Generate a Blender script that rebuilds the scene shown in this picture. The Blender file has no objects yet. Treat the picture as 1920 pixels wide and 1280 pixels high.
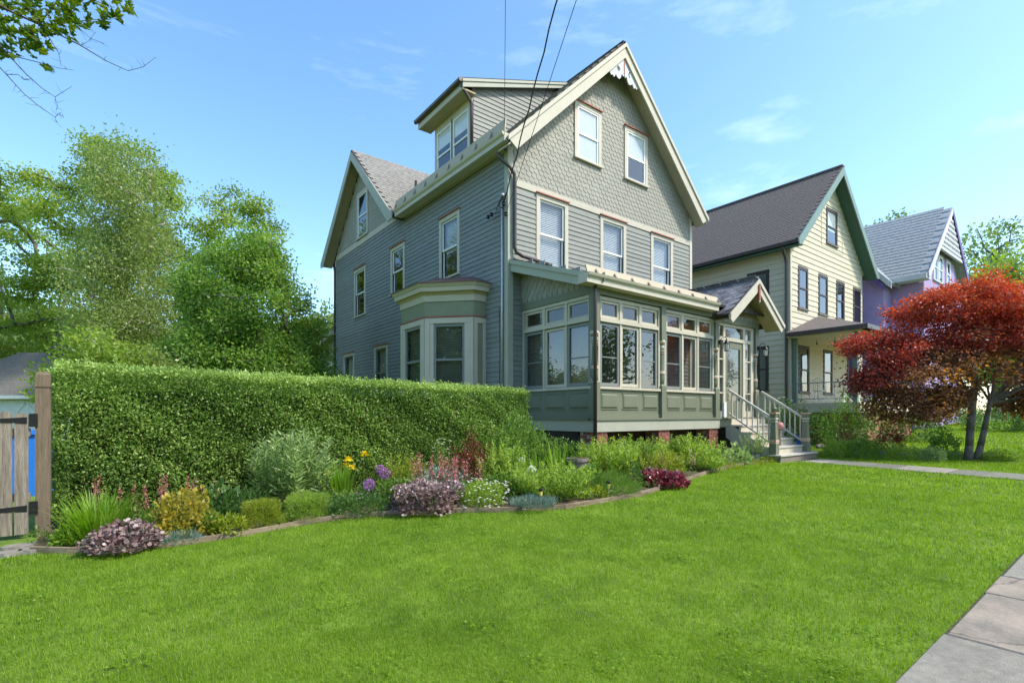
import bpy, math, random
import numpy as np
from mathutils import Matrix, Vector

random.seed(7)
rng = np.random.default_rng(7)
SC = bpy.context.scene
COL = SC.collection

# ------------------------------------------------------------------ camera
# world frame: X runs along the house front (to the right), Y back into the lot,
# z = 0 is the height of the camera's eye; the ground lies about 1.2 to 1.5 m below.
F_PX, CX, HY = 964.8, 960.0, 776.0
CAM_X, CAM_Y = -7.46, -9.78
YAW = math.atan2(964.8, 1246.0)
cam = bpy.data.cameras.new('camera')
cam_o = bpy.data.objects.new('camera', cam)
COL.objects.link(cam_o)
cam_o.location = (CAM_X, CAM_Y, 0)
cam_o.rotation_euler = (math.radians(90), 0, -YAW)
cam.sensor_width = 36
cam.lens = F_PX / 1920 * 36
cam.shift_y = (HY - 640) / 1920
cam.clip_start = 0.05
cam.clip_end = 2000
SC.camera = cam_o

# ------------------------------------------------------------------ sky, sun, exposure
SUN_EL = math.radians(50)
SUN_H = Vector((0.58, -0.81)).normalized()
sun_dir = Vector((SUN_H.x * math.cos(SUN_EL), SUN_H.y * math.cos(SUN_EL), math.sin(SUN_EL)))
world = bpy.data.worlds.new('World')
SC.world = world
world.use_nodes = True
wt = world.node_tree
wt.nodes.clear()


def nd(t, kind, **kw):
    n = t.nodes.new(kind)
    for k, v in kw.items():
        if k in n.inputs:
            n.inputs[k].default_value = v
        else:
            setattr(n, k, v)
    return n


sky = nd(wt, 'ShaderNodeTexSky', sky_type='NISHITA', sun_disc=False)
sky.sun_elevation = SUN_EL
sky.sun_rotation = math.atan2(SUN_H.x, SUN_H.y)
sky.air_density = 1.0
sky.dust_density = 1.0
sky.ozone_density = 1.0
tc = nd(wt, 'ShaderNodeTexCoord')
mp = nd(wt, 'ShaderNodeMapping')
mp.inputs['Scale'].default_value = (1.1, 2.2, 7.0)
mp.inputs['Rotation'].default_value = (0.1, 0.12, 0.5)
nz = nd(wt, 'ShaderNodeTexNoise', Scale=1.5, Detail=7.0, Roughness=0.62)
rp = nd(wt, 'ShaderNodeValToRGB')
rp.color_ramp.elements[0].position = 0.54
rp.color_ramp.elements[0].color = (0, 0, 0, 1)
rp.color_ramp.elements[1].position = 0.78
rp.color_ramp.elements[1].color = (0.18, 0.18, 0.18, 1)
mx = nd(wt, 'ShaderNodeMixRGB')
mx.inputs['Color2'].default_value = (7.6, 8.2, 9.0, 1)
bg = nd(wt, 'ShaderNodeBackground', Strength=0.15)
wo = nd(wt, 'ShaderNodeOutputWorld')
wt.links.new(tc.outputs['Generated'], mp.inputs['Vector'])
wt.links.new(mp.outputs['Vector'], nz.inputs['Vector'])
wt.links.new(nz.outputs['Fac'], rp.inputs['Fac'])
wt.links.new(rp.outputs['Color'], mx.inputs['Fac'])
hsky = nd(wt, 'ShaderNodeHueSaturation', Hue=0.495, Saturation=1.18)
wt.links.new(sky.outputs['Color'], hsky.inputs['Color'])
wt.links.new(hsky.outputs['Color'], mx.inputs['Color1'])
wt.links.new(mx.outputs['Color'], bg.inputs['Color'])
wt.links.new(bg.outputs['Background'], wo.inputs['Surface'])
sl = bpy.data.lights.new('sun', 'SUN')
sl.energy = 2.2
sl.angle = math.radians(5)
sl.color = (1.0, 0.94, 0.83)
so = bpy.data.objects.new('sun', sl)
COL.objects.link(so)
so.rotation_euler = sun_dir.to_track_quat('Z', 'Y').to_euler()
so.location = (20, -20, 30)
SC.view_settings.view_transform = 'Standard'
SC.view_settings.look = 'None'
SC.view_settings.gamma = 1
SC.view_settings.use_curve_mapping = False
SC.view_settings.exposure = 1.28


# ------------------------------------------------------------------ ground height, pixels to ground
def sstep(t):
    t = np.clip(t, 0, 1)
    return t * t * (3 - 2 * t)


def gz(x, y):
    top = -1.18 - 0.22 * sstep((-1 - x) / 7)
    low = -1.50 + 0.25 * sstep((x + 6) / 13)
    t = np.clip((y + 8.84) / 4.84, 0, 1)
    z = low + (top - low) * t
    z = z + 0.12 * sstep((x - 9.9) / 1.2) + 0.62 * sstep((x - 10.8) / 20)
    return z


CF = (math.sin(YAW), math.cos(YAW))
CR = (math.cos(YAW), -math.sin(YAW))


def at_depth(px, depth, py=HY):
    """point on the line of sight of a pixel at a given depth"""
    X = (px - CX) / F_PX * depth
    return (CAM_X + CR[0] * X + CF[0] * depth, CAM_Y + CR[1] * X + CF[1] * depth,
            (HY - py) / F_PX * depth)


def gp(px, py):
    """point where the line of sight of a pixel meets the ground"""
    z = -1.25
    for _ in range(12):
        x, y, _z = at_depth(px, z * F_PX / (HY - py), py)
        z = 0.5 * z + 0.5 * float(gz(x, y))
    return x, y, z


# ------------------------------------------------------------------ materials
def srgb(*c):
    return tuple(((v / 255) / 12.92 if v / 255 <= 0.04045 else ((v / 255 + 0.055) / 1.055) ** 2.4) for v in c)


MATS = {}


def M(name, col, rough=0.65, var=0.12, scale=6.0, bump=0.0, rand=0.0, spec=0.3, stretch=(1, 1, 1), metal=0.0,
      col2=None, bscale=None, dirt=0.0, crack=0.0):
    m = bpy.data.materials.new(name)
    m.use_nodes = True
    t = m.node_tree
    p = t.nodes['Principled BSDF']
    p.inputs['Roughness'].default_value = rough
    p.inputs['Specular IOR Level'].default_value = spec
    p.inputs['Metallic'].default_value = metal
    g = nd(t, 'ShaderNodeNewGeometry')
    mapn = nd(t, 'ShaderNodeMapping')
    mapn.inputs['Scale'].default_value = stretch
    t.links.new(g.outputs['Position'], mapn.inputs['Vector'])
    n = nd(t, 'ShaderNodeTexNoise', Scale=scale, Detail=6.0, Roughness=0.65)
    t.links.new(mapn.outputs['Vector'], n.inputs['Vector'])
    r = nd(t, 'ShaderNodeValToRGB')
    a = [max(0, c * (1 - var)) for c in col]
    b = [min(1, c * (1 + var)) for c in (col2 or col)]
    r.color_ramp.elements[0].position = 0.3
    r.color_ramp.elements[1].position = 0.7
    r.color_ramp.elements[0].color = (*a, 1)
    r.color_ramp.elements[1].color = (*b, 1)
    t.links.new(n.outputs['Fac'], r.inputs['Fac'])
    out = r.outputs['Color']
    if rand:
        oi = nd(t, 'ShaderNodeObjectInfo')
        mr = nd(t, 'ShaderNodeMapRange')
        mr.inputs['To Min'].default_value = 1 - rand
        mr.inputs['To Max'].default_value = 1 + rand
        t.links.new(oi.outputs['Random'], mr.inputs['Value'])
        hs = nd(t, 'ShaderNodeHueSaturation')
        t.links.new(mr.outputs['Result'], hs.inputs['Value'])
        t.links.new(out, hs.inputs['Color'])
        out = hs.outputs['Color']
    if dirt:
        n3 = nd(t, 'ShaderNodeTexNoise', Scale=1.3, Detail=8.0, Roughness=0.7)
        t.links.new(g.outputs['Position'], n3.inputs['Vector'])
        r3 = nd(t, 'ShaderNodeValToRGB')
        r3.color_ramp.elements[0].position = 0.5
        r3.color_ramp.elements[1].position = 0.75
        r3.color_ramp.elements[0].color = (0, 0, 0, 1)
        r3.color_ramp.elements[1].color = (dirt, dirt, dirt, 1)
        t.links.new(n3.outputs['Fac'], r3.inputs['Fac'])
        md = nd(t, 'ShaderNodeMixRGB')
        md.inputs['Color2'].default_value = (0.06, 0.055, 0.04, 1)
        t.links.new(r3.outputs['Color'], md.inputs['Fac'])
        t.links.new(out, md.inputs['Color1'])
        out = md.outputs['Color']
    if crack:
        nw = nd(t, 'ShaderNodeTexNoise', Scale=2.5, Detail=5.0)
        t.links.new(g.outputs['Position'], nw.inputs['Vector'])
        va = nd(t, 'ShaderNodeVectorMath', operation='MULTIPLY_ADD')
        va.inputs[1].default_value = (0.5, 0.5, 0.5)
        t.links.new(nw.outputs['Color'], va.inputs[0])
        t.links.new(g.outputs['Position'], va.inputs[2])
        vo = nd(t, 'ShaderNodeTexVoronoi', feature='DISTANCE_TO_EDGE', Scale=crack)
        t.links.new(va.outputs['Vector'], vo.inputs['Vector'])
        rc_ = nd(t, 'ShaderNodeValToRGB')
        rc_.color_ramp.elements[0].position = 0.004
        rc_.color_ramp.elements[0].color = (0.5, 0.5, 0.5, 1)
        rc_.color_ramp.elements[1].position = 0.008
        rc_.color_ramp.elements[1].color = (0, 0, 0, 1)
        t.links.new(vo.outputs['Distance'], rc_.inputs['Fac'])
        mc_ = nd(t, 'ShaderNodeMixRGB')
        mc_.inputs['Color2'].default_value = (0.05, 0.045, 0.035, 1)
        t.links.new(rc_.outputs['Color'], mc_.inputs['Fac'])
        t.links.new(out, mc_.inputs['Color1'])
        out = mc_.outputs['Color']
    t.links.new(out, p.inputs['Base Color'])
    if bump:
        n2 = nd(t, 'ShaderNodeTexNoise', Scale=bscale or scale * 4, Detail=5.0, Roughness=0.6)
        t.links.new(mapn.outputs['Vector'], n2.inputs['Vector'])
        bn = nd(t, 'ShaderNodeBump', Strength=bump, Distance=0.02)
        t.links.new(n2.outputs['Fac'], bn.inputs['Height'])
        t.links.new(bn.outputs['Normal'], p.inputs['Normal'])
    MATS[name] = m
    return m


def LM(name, cols, trans=0.35, rough=0.45, spec=0.35):
    """leaf: colour picked per leaf by the 'tint' attribute, light passes through"""
    m = bpy.data.materials.new(name)
    m.use_nodes = True
    t = m.node_tree
    p = t.nodes['Principled BSDF']
    out = t.nodes['Material Output']
    p.inputs['Roughness'].default_value = rough
    p.inputs['Specular IOR Level'].default_value = spec
    at = nd(t, 'ShaderNodeAttribute')
    at.attribute_name = 'tint'
    r = nd(t, 'ShaderNodeValToRGB')
    el = r.color_ramp.elements
    while len(el) < len(cols):
        el.new(0.5)
    for i, c in enumerate(cols):
        el[i].position = i / max(1, len(cols) - 1)
        el[i].color = (*c, 1)
    t.links.new(at.outputs['Fac'], r.inputs['Fac'])
    t.links.new(r.outputs['Color'], p.inputs['Base Color'])
    tr = nd(t, 'ShaderNodeBsdfTranslucent')
    hs = nd(t, 'ShaderNodeHueSaturation', Saturation=1.1, Value=1.5)
    t.links.new(r.outputs['Color'], hs.inputs['Color'])
    t.links.new(hs.outputs['Color'], tr.inputs['Color'])
    ms = nd(t, 'ShaderNodeMixShader')
    ms.inputs['Fac'].default_value = trans
    t.links.new(p.outputs['BSDF'], ms.inputs[1])
    t.links.new(tr.outputs['BSDF'], ms.inputs[2])
    t.links.new(ms.outputs['Shader'], out.inputs['Surface'])
    MATS[name] = m
    return m


def glass(name, tint=(0.88, 0.9, 0.9), base=0.06):
    m = bpy.data.materials.new(name)
    m.use_nodes = True
    t = m.node_tree
    t.nodes.remove(t.nodes['Principled BSDF'])
    out = t.nodes['Material Output']
    tr = nd(t, 'ShaderNodeBsdfTransparent')
    tr.inputs['Color'].default_value = (*tint, 1)
    gl = nd(t, 'ShaderNodeBsdfGlossy', Roughness=0.015)
    gl.inputs['Color'].default_value = (0.95, 0.97, 1, 1)
    g = nd(t, 'ShaderNodeNewGeometry')
    nn = nd(t, 'ShaderNodeTexNoise', Scale=1.6, Detail=1.0)
    t.links.new(g.outputs['Position'], nn.inputs['Vector'])
    bp = nd(t, 'ShaderNodeBump', Strength=0.05, Distance=0.05)
    t.links.new(nn.outputs['Fac'], bp.inputs['Height'])
    t.links.new(bp.outputs['Normal'], gl.inputs['Normal'])
    fr = nd(t, 'ShaderNodeFresnel', IOR=1.5)
    mr = nd(t, 'ShaderNodeMapRange')
    mr.inputs['From Min'].default_value = 0.03
    mr.inputs['From Max'].default_value = 0.5
    mr.inputs['To Min'].default_value = base
    mr.inputs['To Max'].default_value = 0.6
    t.links.new(fr.outputs['Fac'], mr.inputs['Value'])
    ms = nd(t, 'ShaderNodeMixShader')
    t.links.new(mr.outputs['Result'], ms.inputs['Fac'])
    t.links.new(tr.outputs['BSDF'], ms.inputs[1])
    t.links.new(gl.outputs['BSDF'], ms.inputs[2])
    t.links.new(ms.outputs['Shader'], out.inputs['Surface'])
    MATS[name] = m
    return m


M('sage', (0.235, 0.24, 0.21), 0.6, 0.09, 2.5, 0.15, rand=0.07, stretch=(1, 1, 4), dirt=0.2)
M('sage_shaded', (0.215, 0.228, 0.215), 0.6, 0.09, 2.5, 0.15, rand=0.07, stretch=(1, 1, 4), dirt=0.2)  # same sage paint, the side wall's bluish shade put into the colour
M('olive', (0.295, 0.283, 0.232), 0.65, 0.07, 3, 0.15, rand=0.07, dirt=0.14)
M('porch_green', (0.165, 0.178, 0.122), 0.5, 0.06, 3, 0.05, dirt=0.10)
M('pale_green', (0.375, 0.38, 0.30), 0.55, 0.05, 3, 0.05, dirt=0.12)
M('bay_green', (0.215, 0.235, 0.15), 0.55, 0.06, 3, 0.05)
M('cream', (0.50, 0.455, 0.355), 0.5, 0.05, 3, 0.06, rand=0.03, dirt=0.10)
M('tan_board', (0.44, 0.37, 0.26), 0.6, 0.06, 3, 0.05, dirt=0.15)
M('white', (0.78, 0.79, 0.78), 0.4, 0.03, 4, 0.0)
M('rail_white', (0.50, 0.47, 0.41), 0.5, 0.04, 4, 0.0)
M('red_trim', (0.32, 0.11, 0.075), 0.5, 0.1, 6, 0.0)
M('pink_trim', (0.52, 0.35, 0.26), 0.5, 0.06, 6, 0.0)
M('soffit', (0.40, 0.33, 0.19), 0.7, 0.1, 4, 0.0, stretch=(1, 6, 1))
M('brown_metal', (0.06, 0.045, 0.04), 0.4, 0.2, 6, 0.0, spec=0.5)
M('black', (0.012, 0.012, 0.013), 0.5, 0.2, 6, 0.0)
M('steel', (0.45, 0.47, 0.48), 0.4, 0.15, 6, 0.0, metal=0.6)
M('slate', (0.13, 0.14, 0.155), 0.6, 0.25, 5, 0.25, rand=0.4, col2=(0.17, 0.165, 0.18))
M('slate_warm', (0.20, 0.19, 0.165), 0.75, 0.25, 7, 0.3, rand=0.2, col2=(0.25, 0.235, 0.205))
M('garage_roof', (0.15, 0.14, 0.125), 0.9, 0.25, 9, 0.3)
M('asphalt_roof', (0.115, 0.095, 0.083), 0.9, 0.35, 30, 0.4, col2=(0.165, 0.138, 0.12))
M('dark_roof', (0.05, 0.045, 0.045), 0.8, 0.25, 6, 0.2)
M('copper_roof', (0.13, 0.075, 0.065), 0.55, 0.25, 4, 0.0)
M('grey_shingle', (0.32, 0.345, 0.355), 0.85, 0.2, 8, 0.3, rand=0.15)
M('brick', (0.26, 0.10, 0.07), 0.85, 0.3, 12, 0.5, rand=0.25)
M('mortar', (0.36, 0.33, 0.29), 0.95, 0.15, 20, 0.4)
M('dark_wood', (0.07, 0.045, 0.03), 0.85, 0.35, 5, 0.3, rand=0.3, stretch=(6, 6, 0.6))
M('old_wood', (0.20, 0.165, 0.125), 0.85, 0.3, 5, 0.6, rand=0.14, stretch=(9, 9, 0.7), col2=(0.27, 0.23, 0.185), dirt=0.25)
M('post_wood', (0.165, 0.125, 0.085), 0.85, 0.3, 5, 0.5, stretch=(9, 9, 0.7))
M('edging', (0.16, 0.118, 0.075), 0.85, 0.25, 4, 0.35, rand=0.12, stretch=(1, 1, 6), col2=(0.25, 0.20, 0.14))
M('soil', (0.055, 0.038, 0.026), 0.95, 0.45, 12, 1.0, col2=(0.12, 0.085, 0.055), bscale=60)
M('turf', (0.08, 0.15, 0.012), 0.9, 0.3, 3, 0.6, col2=(0.13, 0.205, 0.018), bscale=90)
M('far_turf', (0.055, 0.11, 0.018), 0.9, 0.3, 2, 0.4)
M('concrete', (0.29, 0.27, 0.225), 0.9, 0.2, 14, 0.6, rand=0.06, bscale=160, dirt=0.35)
M('flagstone', (0.19, 0.175, 0.145), 0.8, 0.22, 2.2, 0.45, rand=0.15, col2=(0.29, 0.235, 0.18), bscale=22, dirt=0.35, crack=0.45)
M('path_stone', (0.17, 0.17, 0.135), 0.9, 0.2, 5, 0.3, rand=0.12, dirt=0.2)
M('joint', (0.07, 0.06, 0.045), 0.95, 0.3, 20, 0.5)
M('rock', (0.22, 0.20, 0.18), 0.9, 0.3, 6, 0.8, rand=0.2)
M('bark', (0.10, 0.085, 0.07), 0.9, 0.35, 8, 0.8, stretch=(4, 4, 0.8), col2=(0.15, 0.13, 0.11))
M('pale_bark', (0.34, 0.31, 0.26), 0.9, 0.3, 8, 0.5, stretch=(4, 4, 0.8))
M('maple_bark', (0.115, 0.095, 0.08), 0.85, 0.35, 9, 0.8, stretch=(5, 5, 0.7), col2=(0.17, 0.15, 0.13))
M('stem', (0.10, 0.15, 0.04), 0.7, 0.2, 20, 0.0)
M('stem_red', (0.20, 0.06, 0.05), 0.7, 0.2, 20, 0.0)
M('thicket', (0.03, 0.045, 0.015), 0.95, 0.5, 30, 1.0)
M('twig', (0.09, 0.06, 0.04), 0.9, 0.3, 20, 0.0)
M('nb_cream', (0.56, 0.51, 0.375), 0.65, 0.05, 2, 0.1, rand=0.03, stretch=(1, 1, 5), dirt=0.06)
M('nb_teal', (0.16, 0.24, 0.205), 0.5, 0.06, 3, 0.0)
M('nb_teal_dark', (0.07, 0.15, 0.115), 0.6, 0.08, 3, 0.0)
M('nb_frame', (0.055, 0.045, 0.042), 0.5, 0.1, 3, 0.0)
M('nb_sill', (0.16, 0.14, 0.12), 0.6, 0.1, 3, 0.0)
M('purple', (0.37, 0.28, 0.49), 0.65, 0.08, 5, 0.2, rand=0.08)
M('purple_dark', (0.14, 0.09, 0.28), 0.6, 0.08, 5, 0.0)
M('lilac', (0.55, 0.52, 0.62), 0.6, 0.06, 5, 0.0)
M('grey_white', (0.50, 0.51, 0.52), 0.6, 0.05, 5, 0.0)
M('blind', (0.84, 0.85, 0.83), 0.7, 0.04, 2, 0.0)
M('blind_tan', (0.55, 0.52, 0.40), 0.8, 0.1, 2, 0.0)
M('curtain', (0.55, 0.57, 0.56), 0.85, 0.25, 5, 0.0, stretch=(9, 9, 0.3))
M('screen_dark', (0.05, 0.055, 0.06), 0.7, 0.1, 2, 0.0)
M('room', (0.12, 0.10, 0.085), 0.9, 0.15, 2, 0.0)
M('floor_wood', (0.16, 0.09, 0.05), 0.5, 0.2, 4, 0.0, stretch=(1, 8, 1))
M('sash_grey', (0.20, 0.215, 0.20), 0.5, 0.06, 3, 0.0)
M('blue_tarp', (0.02, 0.16, 0.55), 0.35, 0.15, 5, 0.3)
M('garage_white', (0.55, 0.58, 0.57), 0.6, 0.08, 3, 0.0)
M('clay', (0.21, 0.18, 0.15), 0.8, 0.15, 8, 0.2)
M('blue_pot', (0.16, 0.22, 0.25), 0.5, 0.15, 8, 0.0)
M('pink_ball', (0.50, 0.22, 0.22), 0.5, 0.15, 8, 0.0)
M('yellow_lens', (0.75, 0.60, 0.16), 0.4, 0.1, 8, 0.0)
M('lantern_glass', (0.55, 0.56, 0.52), 0.3, 0.1, 8, 0.0)
M('iron_white', (0.66, 0.70, 0.70), 0.5, 0.05, 8, 0.0)
M('iron_grey', (0.26, 0.33, 0.33), 0.5, 0.08, 8, 0.0)
M('pole', (0.13, 0.10, 0.075), 0.9, 0.3, 5, 0.4, stretch=(6, 6, 0.6))
GL = glass('pane')
GLD = glass('pane_dark', (0.5, 0.54, 0.54), 0.09)
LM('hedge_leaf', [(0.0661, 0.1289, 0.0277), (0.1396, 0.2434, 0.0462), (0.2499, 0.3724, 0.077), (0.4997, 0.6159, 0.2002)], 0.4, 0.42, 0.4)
LM('tree_leaf', [(0.1169, 0.189, 0.0303), (0.2063, 0.3037, 0.044), (0.3438, 0.4185, 0.0757)], 0.5)
LM('poplar_leaf', [(0.17, 0.24, 0.06), (0.25, 0.32, 0.085), (0.33, 0.39, 0.13)], 0.5, 0.35, 0.5)
LM('holly_leaf', [(0.0698, 0.1458, 0.0297), (0.1552, 0.277, 0.0475), (0.3105, 0.4374, 0.0817)], 0.5, 0.45, 0.35)
LM('lime_leaf', [(0.132, 0.22, 0.033), (0.209, 0.308, 0.044), (0.319, 0.407, 0.077)], 0.5)
LM('far_leaf', [(0.117, 0.182, 0.0585), (0.169, 0.247, 0.078), (0.234, 0.312, 0.104)], 0.45)
LM('street_leaf', [(0.05, 0.10, 0.012), (0.09, 0.155, 0.018), (0.16, 0.22, 0.02)], 0.5)
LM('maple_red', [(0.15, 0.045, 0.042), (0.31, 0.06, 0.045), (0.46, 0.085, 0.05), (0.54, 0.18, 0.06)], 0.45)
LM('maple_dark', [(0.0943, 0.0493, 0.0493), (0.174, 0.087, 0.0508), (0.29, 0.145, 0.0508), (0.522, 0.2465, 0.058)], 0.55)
LM('grass_blade', [(0.0975, 0.1969, 0.0114), (0.1606, 0.2868, 0.0146), (0.2295, 0.36, 0.0229), (0.3786, 0.4387, 0.0937)], 0.45, 0.5, 0.25)
LM('mid_green', [(0.072, 0.144, 0.024), (0.132, 0.24, 0.0384), (0.216, 0.336, 0.06)], 0.45)
LM('light_green', [(0.1365, 0.231, 0.0315), (0.252, 0.3675, 0.0525), (0.441, 0.546, 0.1365)], 0.5)
LM('yellow_green', [(0.13, 0.19, 0.02), (0.24, 0.30, 0.03), (0.40, 0.42, 0.06)], 0.4)
LM('gold_leaf', [(0.17, 0.19, 0.03), (0.38, 0.33, 0.05), (0.55, 0.38, 0.06)], 0.4)
LM('silver_green', [(0.132, 0.22, 0.066), (0.253, 0.363, 0.121), (0.484, 0.572, 0.275)], 0.4)
LM('blue_green', [(0.09, 0.16, 0.12), (0.17, 0.26, 0.21), (0.25, 0.34, 0.29)], 0.25)
LM('dark_green', [(0.0405, 0.1013, 0.027), (0.081, 0.1688, 0.0405), (0.1485, 0.243, 0.0607)], 0.45)
LM('strap', [(0.099, 0.209, 0.0198), (0.187, 0.33, 0.033), (0.33, 0.473, 0.077)], 0.5)
LM('plum_leaf', [(0.085, 0.04, 0.045), (0.20, 0.115, 0.115), (0.34, 0.25, 0.24), (0.52, 0.45, 0.43)], 0.2, 0.45, 0.4)
LM('wine_leaf', [(0.05, 0.012, 0.02), (0.14, 0.02, 0.035), (0.28, 0.05, 0.06), (0.40, 0.30, 0.31)], 0.25, 0.35, 0.6)
LM('barberry', [(0.06, 0.015, 0.015), (0.15, 0.035, 0.025), (0.27, 0.08, 0.04)], 0.3)
LM('coral_flower', [(0.36, 0.09, 0.10), (0.52, 0.20, 0.18), (0.58, 0.36, 0.30)], 0.3)
LM('pink_flower', [(0.45, 0.14, 0.25), (0.62, 0.30, 0.40), (0.70, 0.50, 0.52)], 0.3)
LM('white_flower', [(0.70, 0.70, 0.62), (0.82, 0.82, 0.76), (0.85, 0.84, 0.80)], 0.2)
LM('yellow_flower', [(0.70, 0.48, 0.01), (0.85, 0.62, 0.02), (0.85, 0.70, 0.06)], 0.25)
LM('allium', [(0.25, 0.10, 0.30), (0.40, 0.18, 0.45), (0.52, 0.30, 0.55)], 0.2)

# ------------------------------------------------------------------ objects
PW = {}


def tag(o, label=None, cat=None, group=None, kind=None):
    if label:
        o['label'] = label
    if cat:
        o['category'] = cat
    if group:
        o['group'] = group
    if kind:
        o['kind'] = kind
    return o


def thing(name, label, cat, loc, group=None):
    o = bpy.data.objects.new(name, None)
    o.empty_display_size = 0.2
    COL.objects.link(o)
    o.location = loc
    PW[o.name] = Matrix.Translation(Vector(loc))
    return tag(o, label, cat, group)


def link(name, me, parent=None, mw=None):
    o = bpy.data.objects.new(name, me)
    COL.objects.link(o)
    mw = mw or Matrix.Identity(4)
    PW[o.name] = mw
    if parent:
        o.parent = parent
        o.matrix_local = PW[parent.name].inverted() @ mw
    else:
        o.matrix_local = mw
    return o


def mesh(name, v, f, mat, tint=None, smooth=False):
    me = bpy.data.meshes.new(name)
    me.from_pydata([tuple(p) for p in v], [], f)
    if mat:
        me.materials.append(MATS[mat] if isinstance(mat, str) else mat)
    if smooth:
        me.polygons.foreach_set('use_smooth', [True] * len(me.polygons))
    me.update()
    return me


def np_mesh(name, V, Fc, mat, tint=None, smooth=False):
    """V (n,3), Fc (m,k) arrays of equal face size"""
    me = bpy.data.meshes.new(name)
    V = np.asarray(V, dtype=np.float32)
    Fc = np.asarray(Fc, dtype=np.int32)
    m, k = Fc.shape
    me.vertices.add(len(V))
    me.vertices.foreach_set('co', V.ravel())
    me.loops.add(m * k)
    me.loops.foreach_set('vertex_index', Fc.ravel())
    me.polygons.add(m)
    me.polygons.foreach_set('loop_start', np.arange(0, m * k, k, dtype=np.int32))
    me.polygons.foreach_set('loop_total', np.full(m, k, dtype=np.int32))
    if smooth:
        me.polygons.foreach_set('use_smooth', np.ones(m, dtype=bool))
    me.materials.append(MATS[mat])
    if tint is not None:
        at = me.attributes.new('tint', 'FLOAT', 'FACE')
        at.data.foreach_set('value', np.asarray(tint, dtype=np.float32))
    me.update(calc_edges=True)
    return me


class Fr:
    """wall frame: u along the wall, n outward, z up"""

    def __init__(s, ox, oy, ux, uy, nx, ny, oz=0.0):
        s.o = Vector((ox, oy, oz))
        s.u = Vector((ux, uy, 0)).normalized()
        s.n = Vector((nx, ny, 0)).normalized()
        s.flip = s.u.cross(s.n).z < 0

    def p(s, u, n, z):
        return s.o + s.u * u + s.n * n + Vector((0, 0, z))

    def mat(s, u, n, z, su=1.0):
        m = Matrix.Identity(4)
        m.col[0] = (*(s.u * su), 0)
        m.col[1] = (*s.n, 0)
        m.col[2] = (0, 0, 1, 0)
        m.col[3] = (*s.p(u, n, z), 1)
        return m


WORLD = Fr(0, 0, 1, 0, 0, 1)


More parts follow.
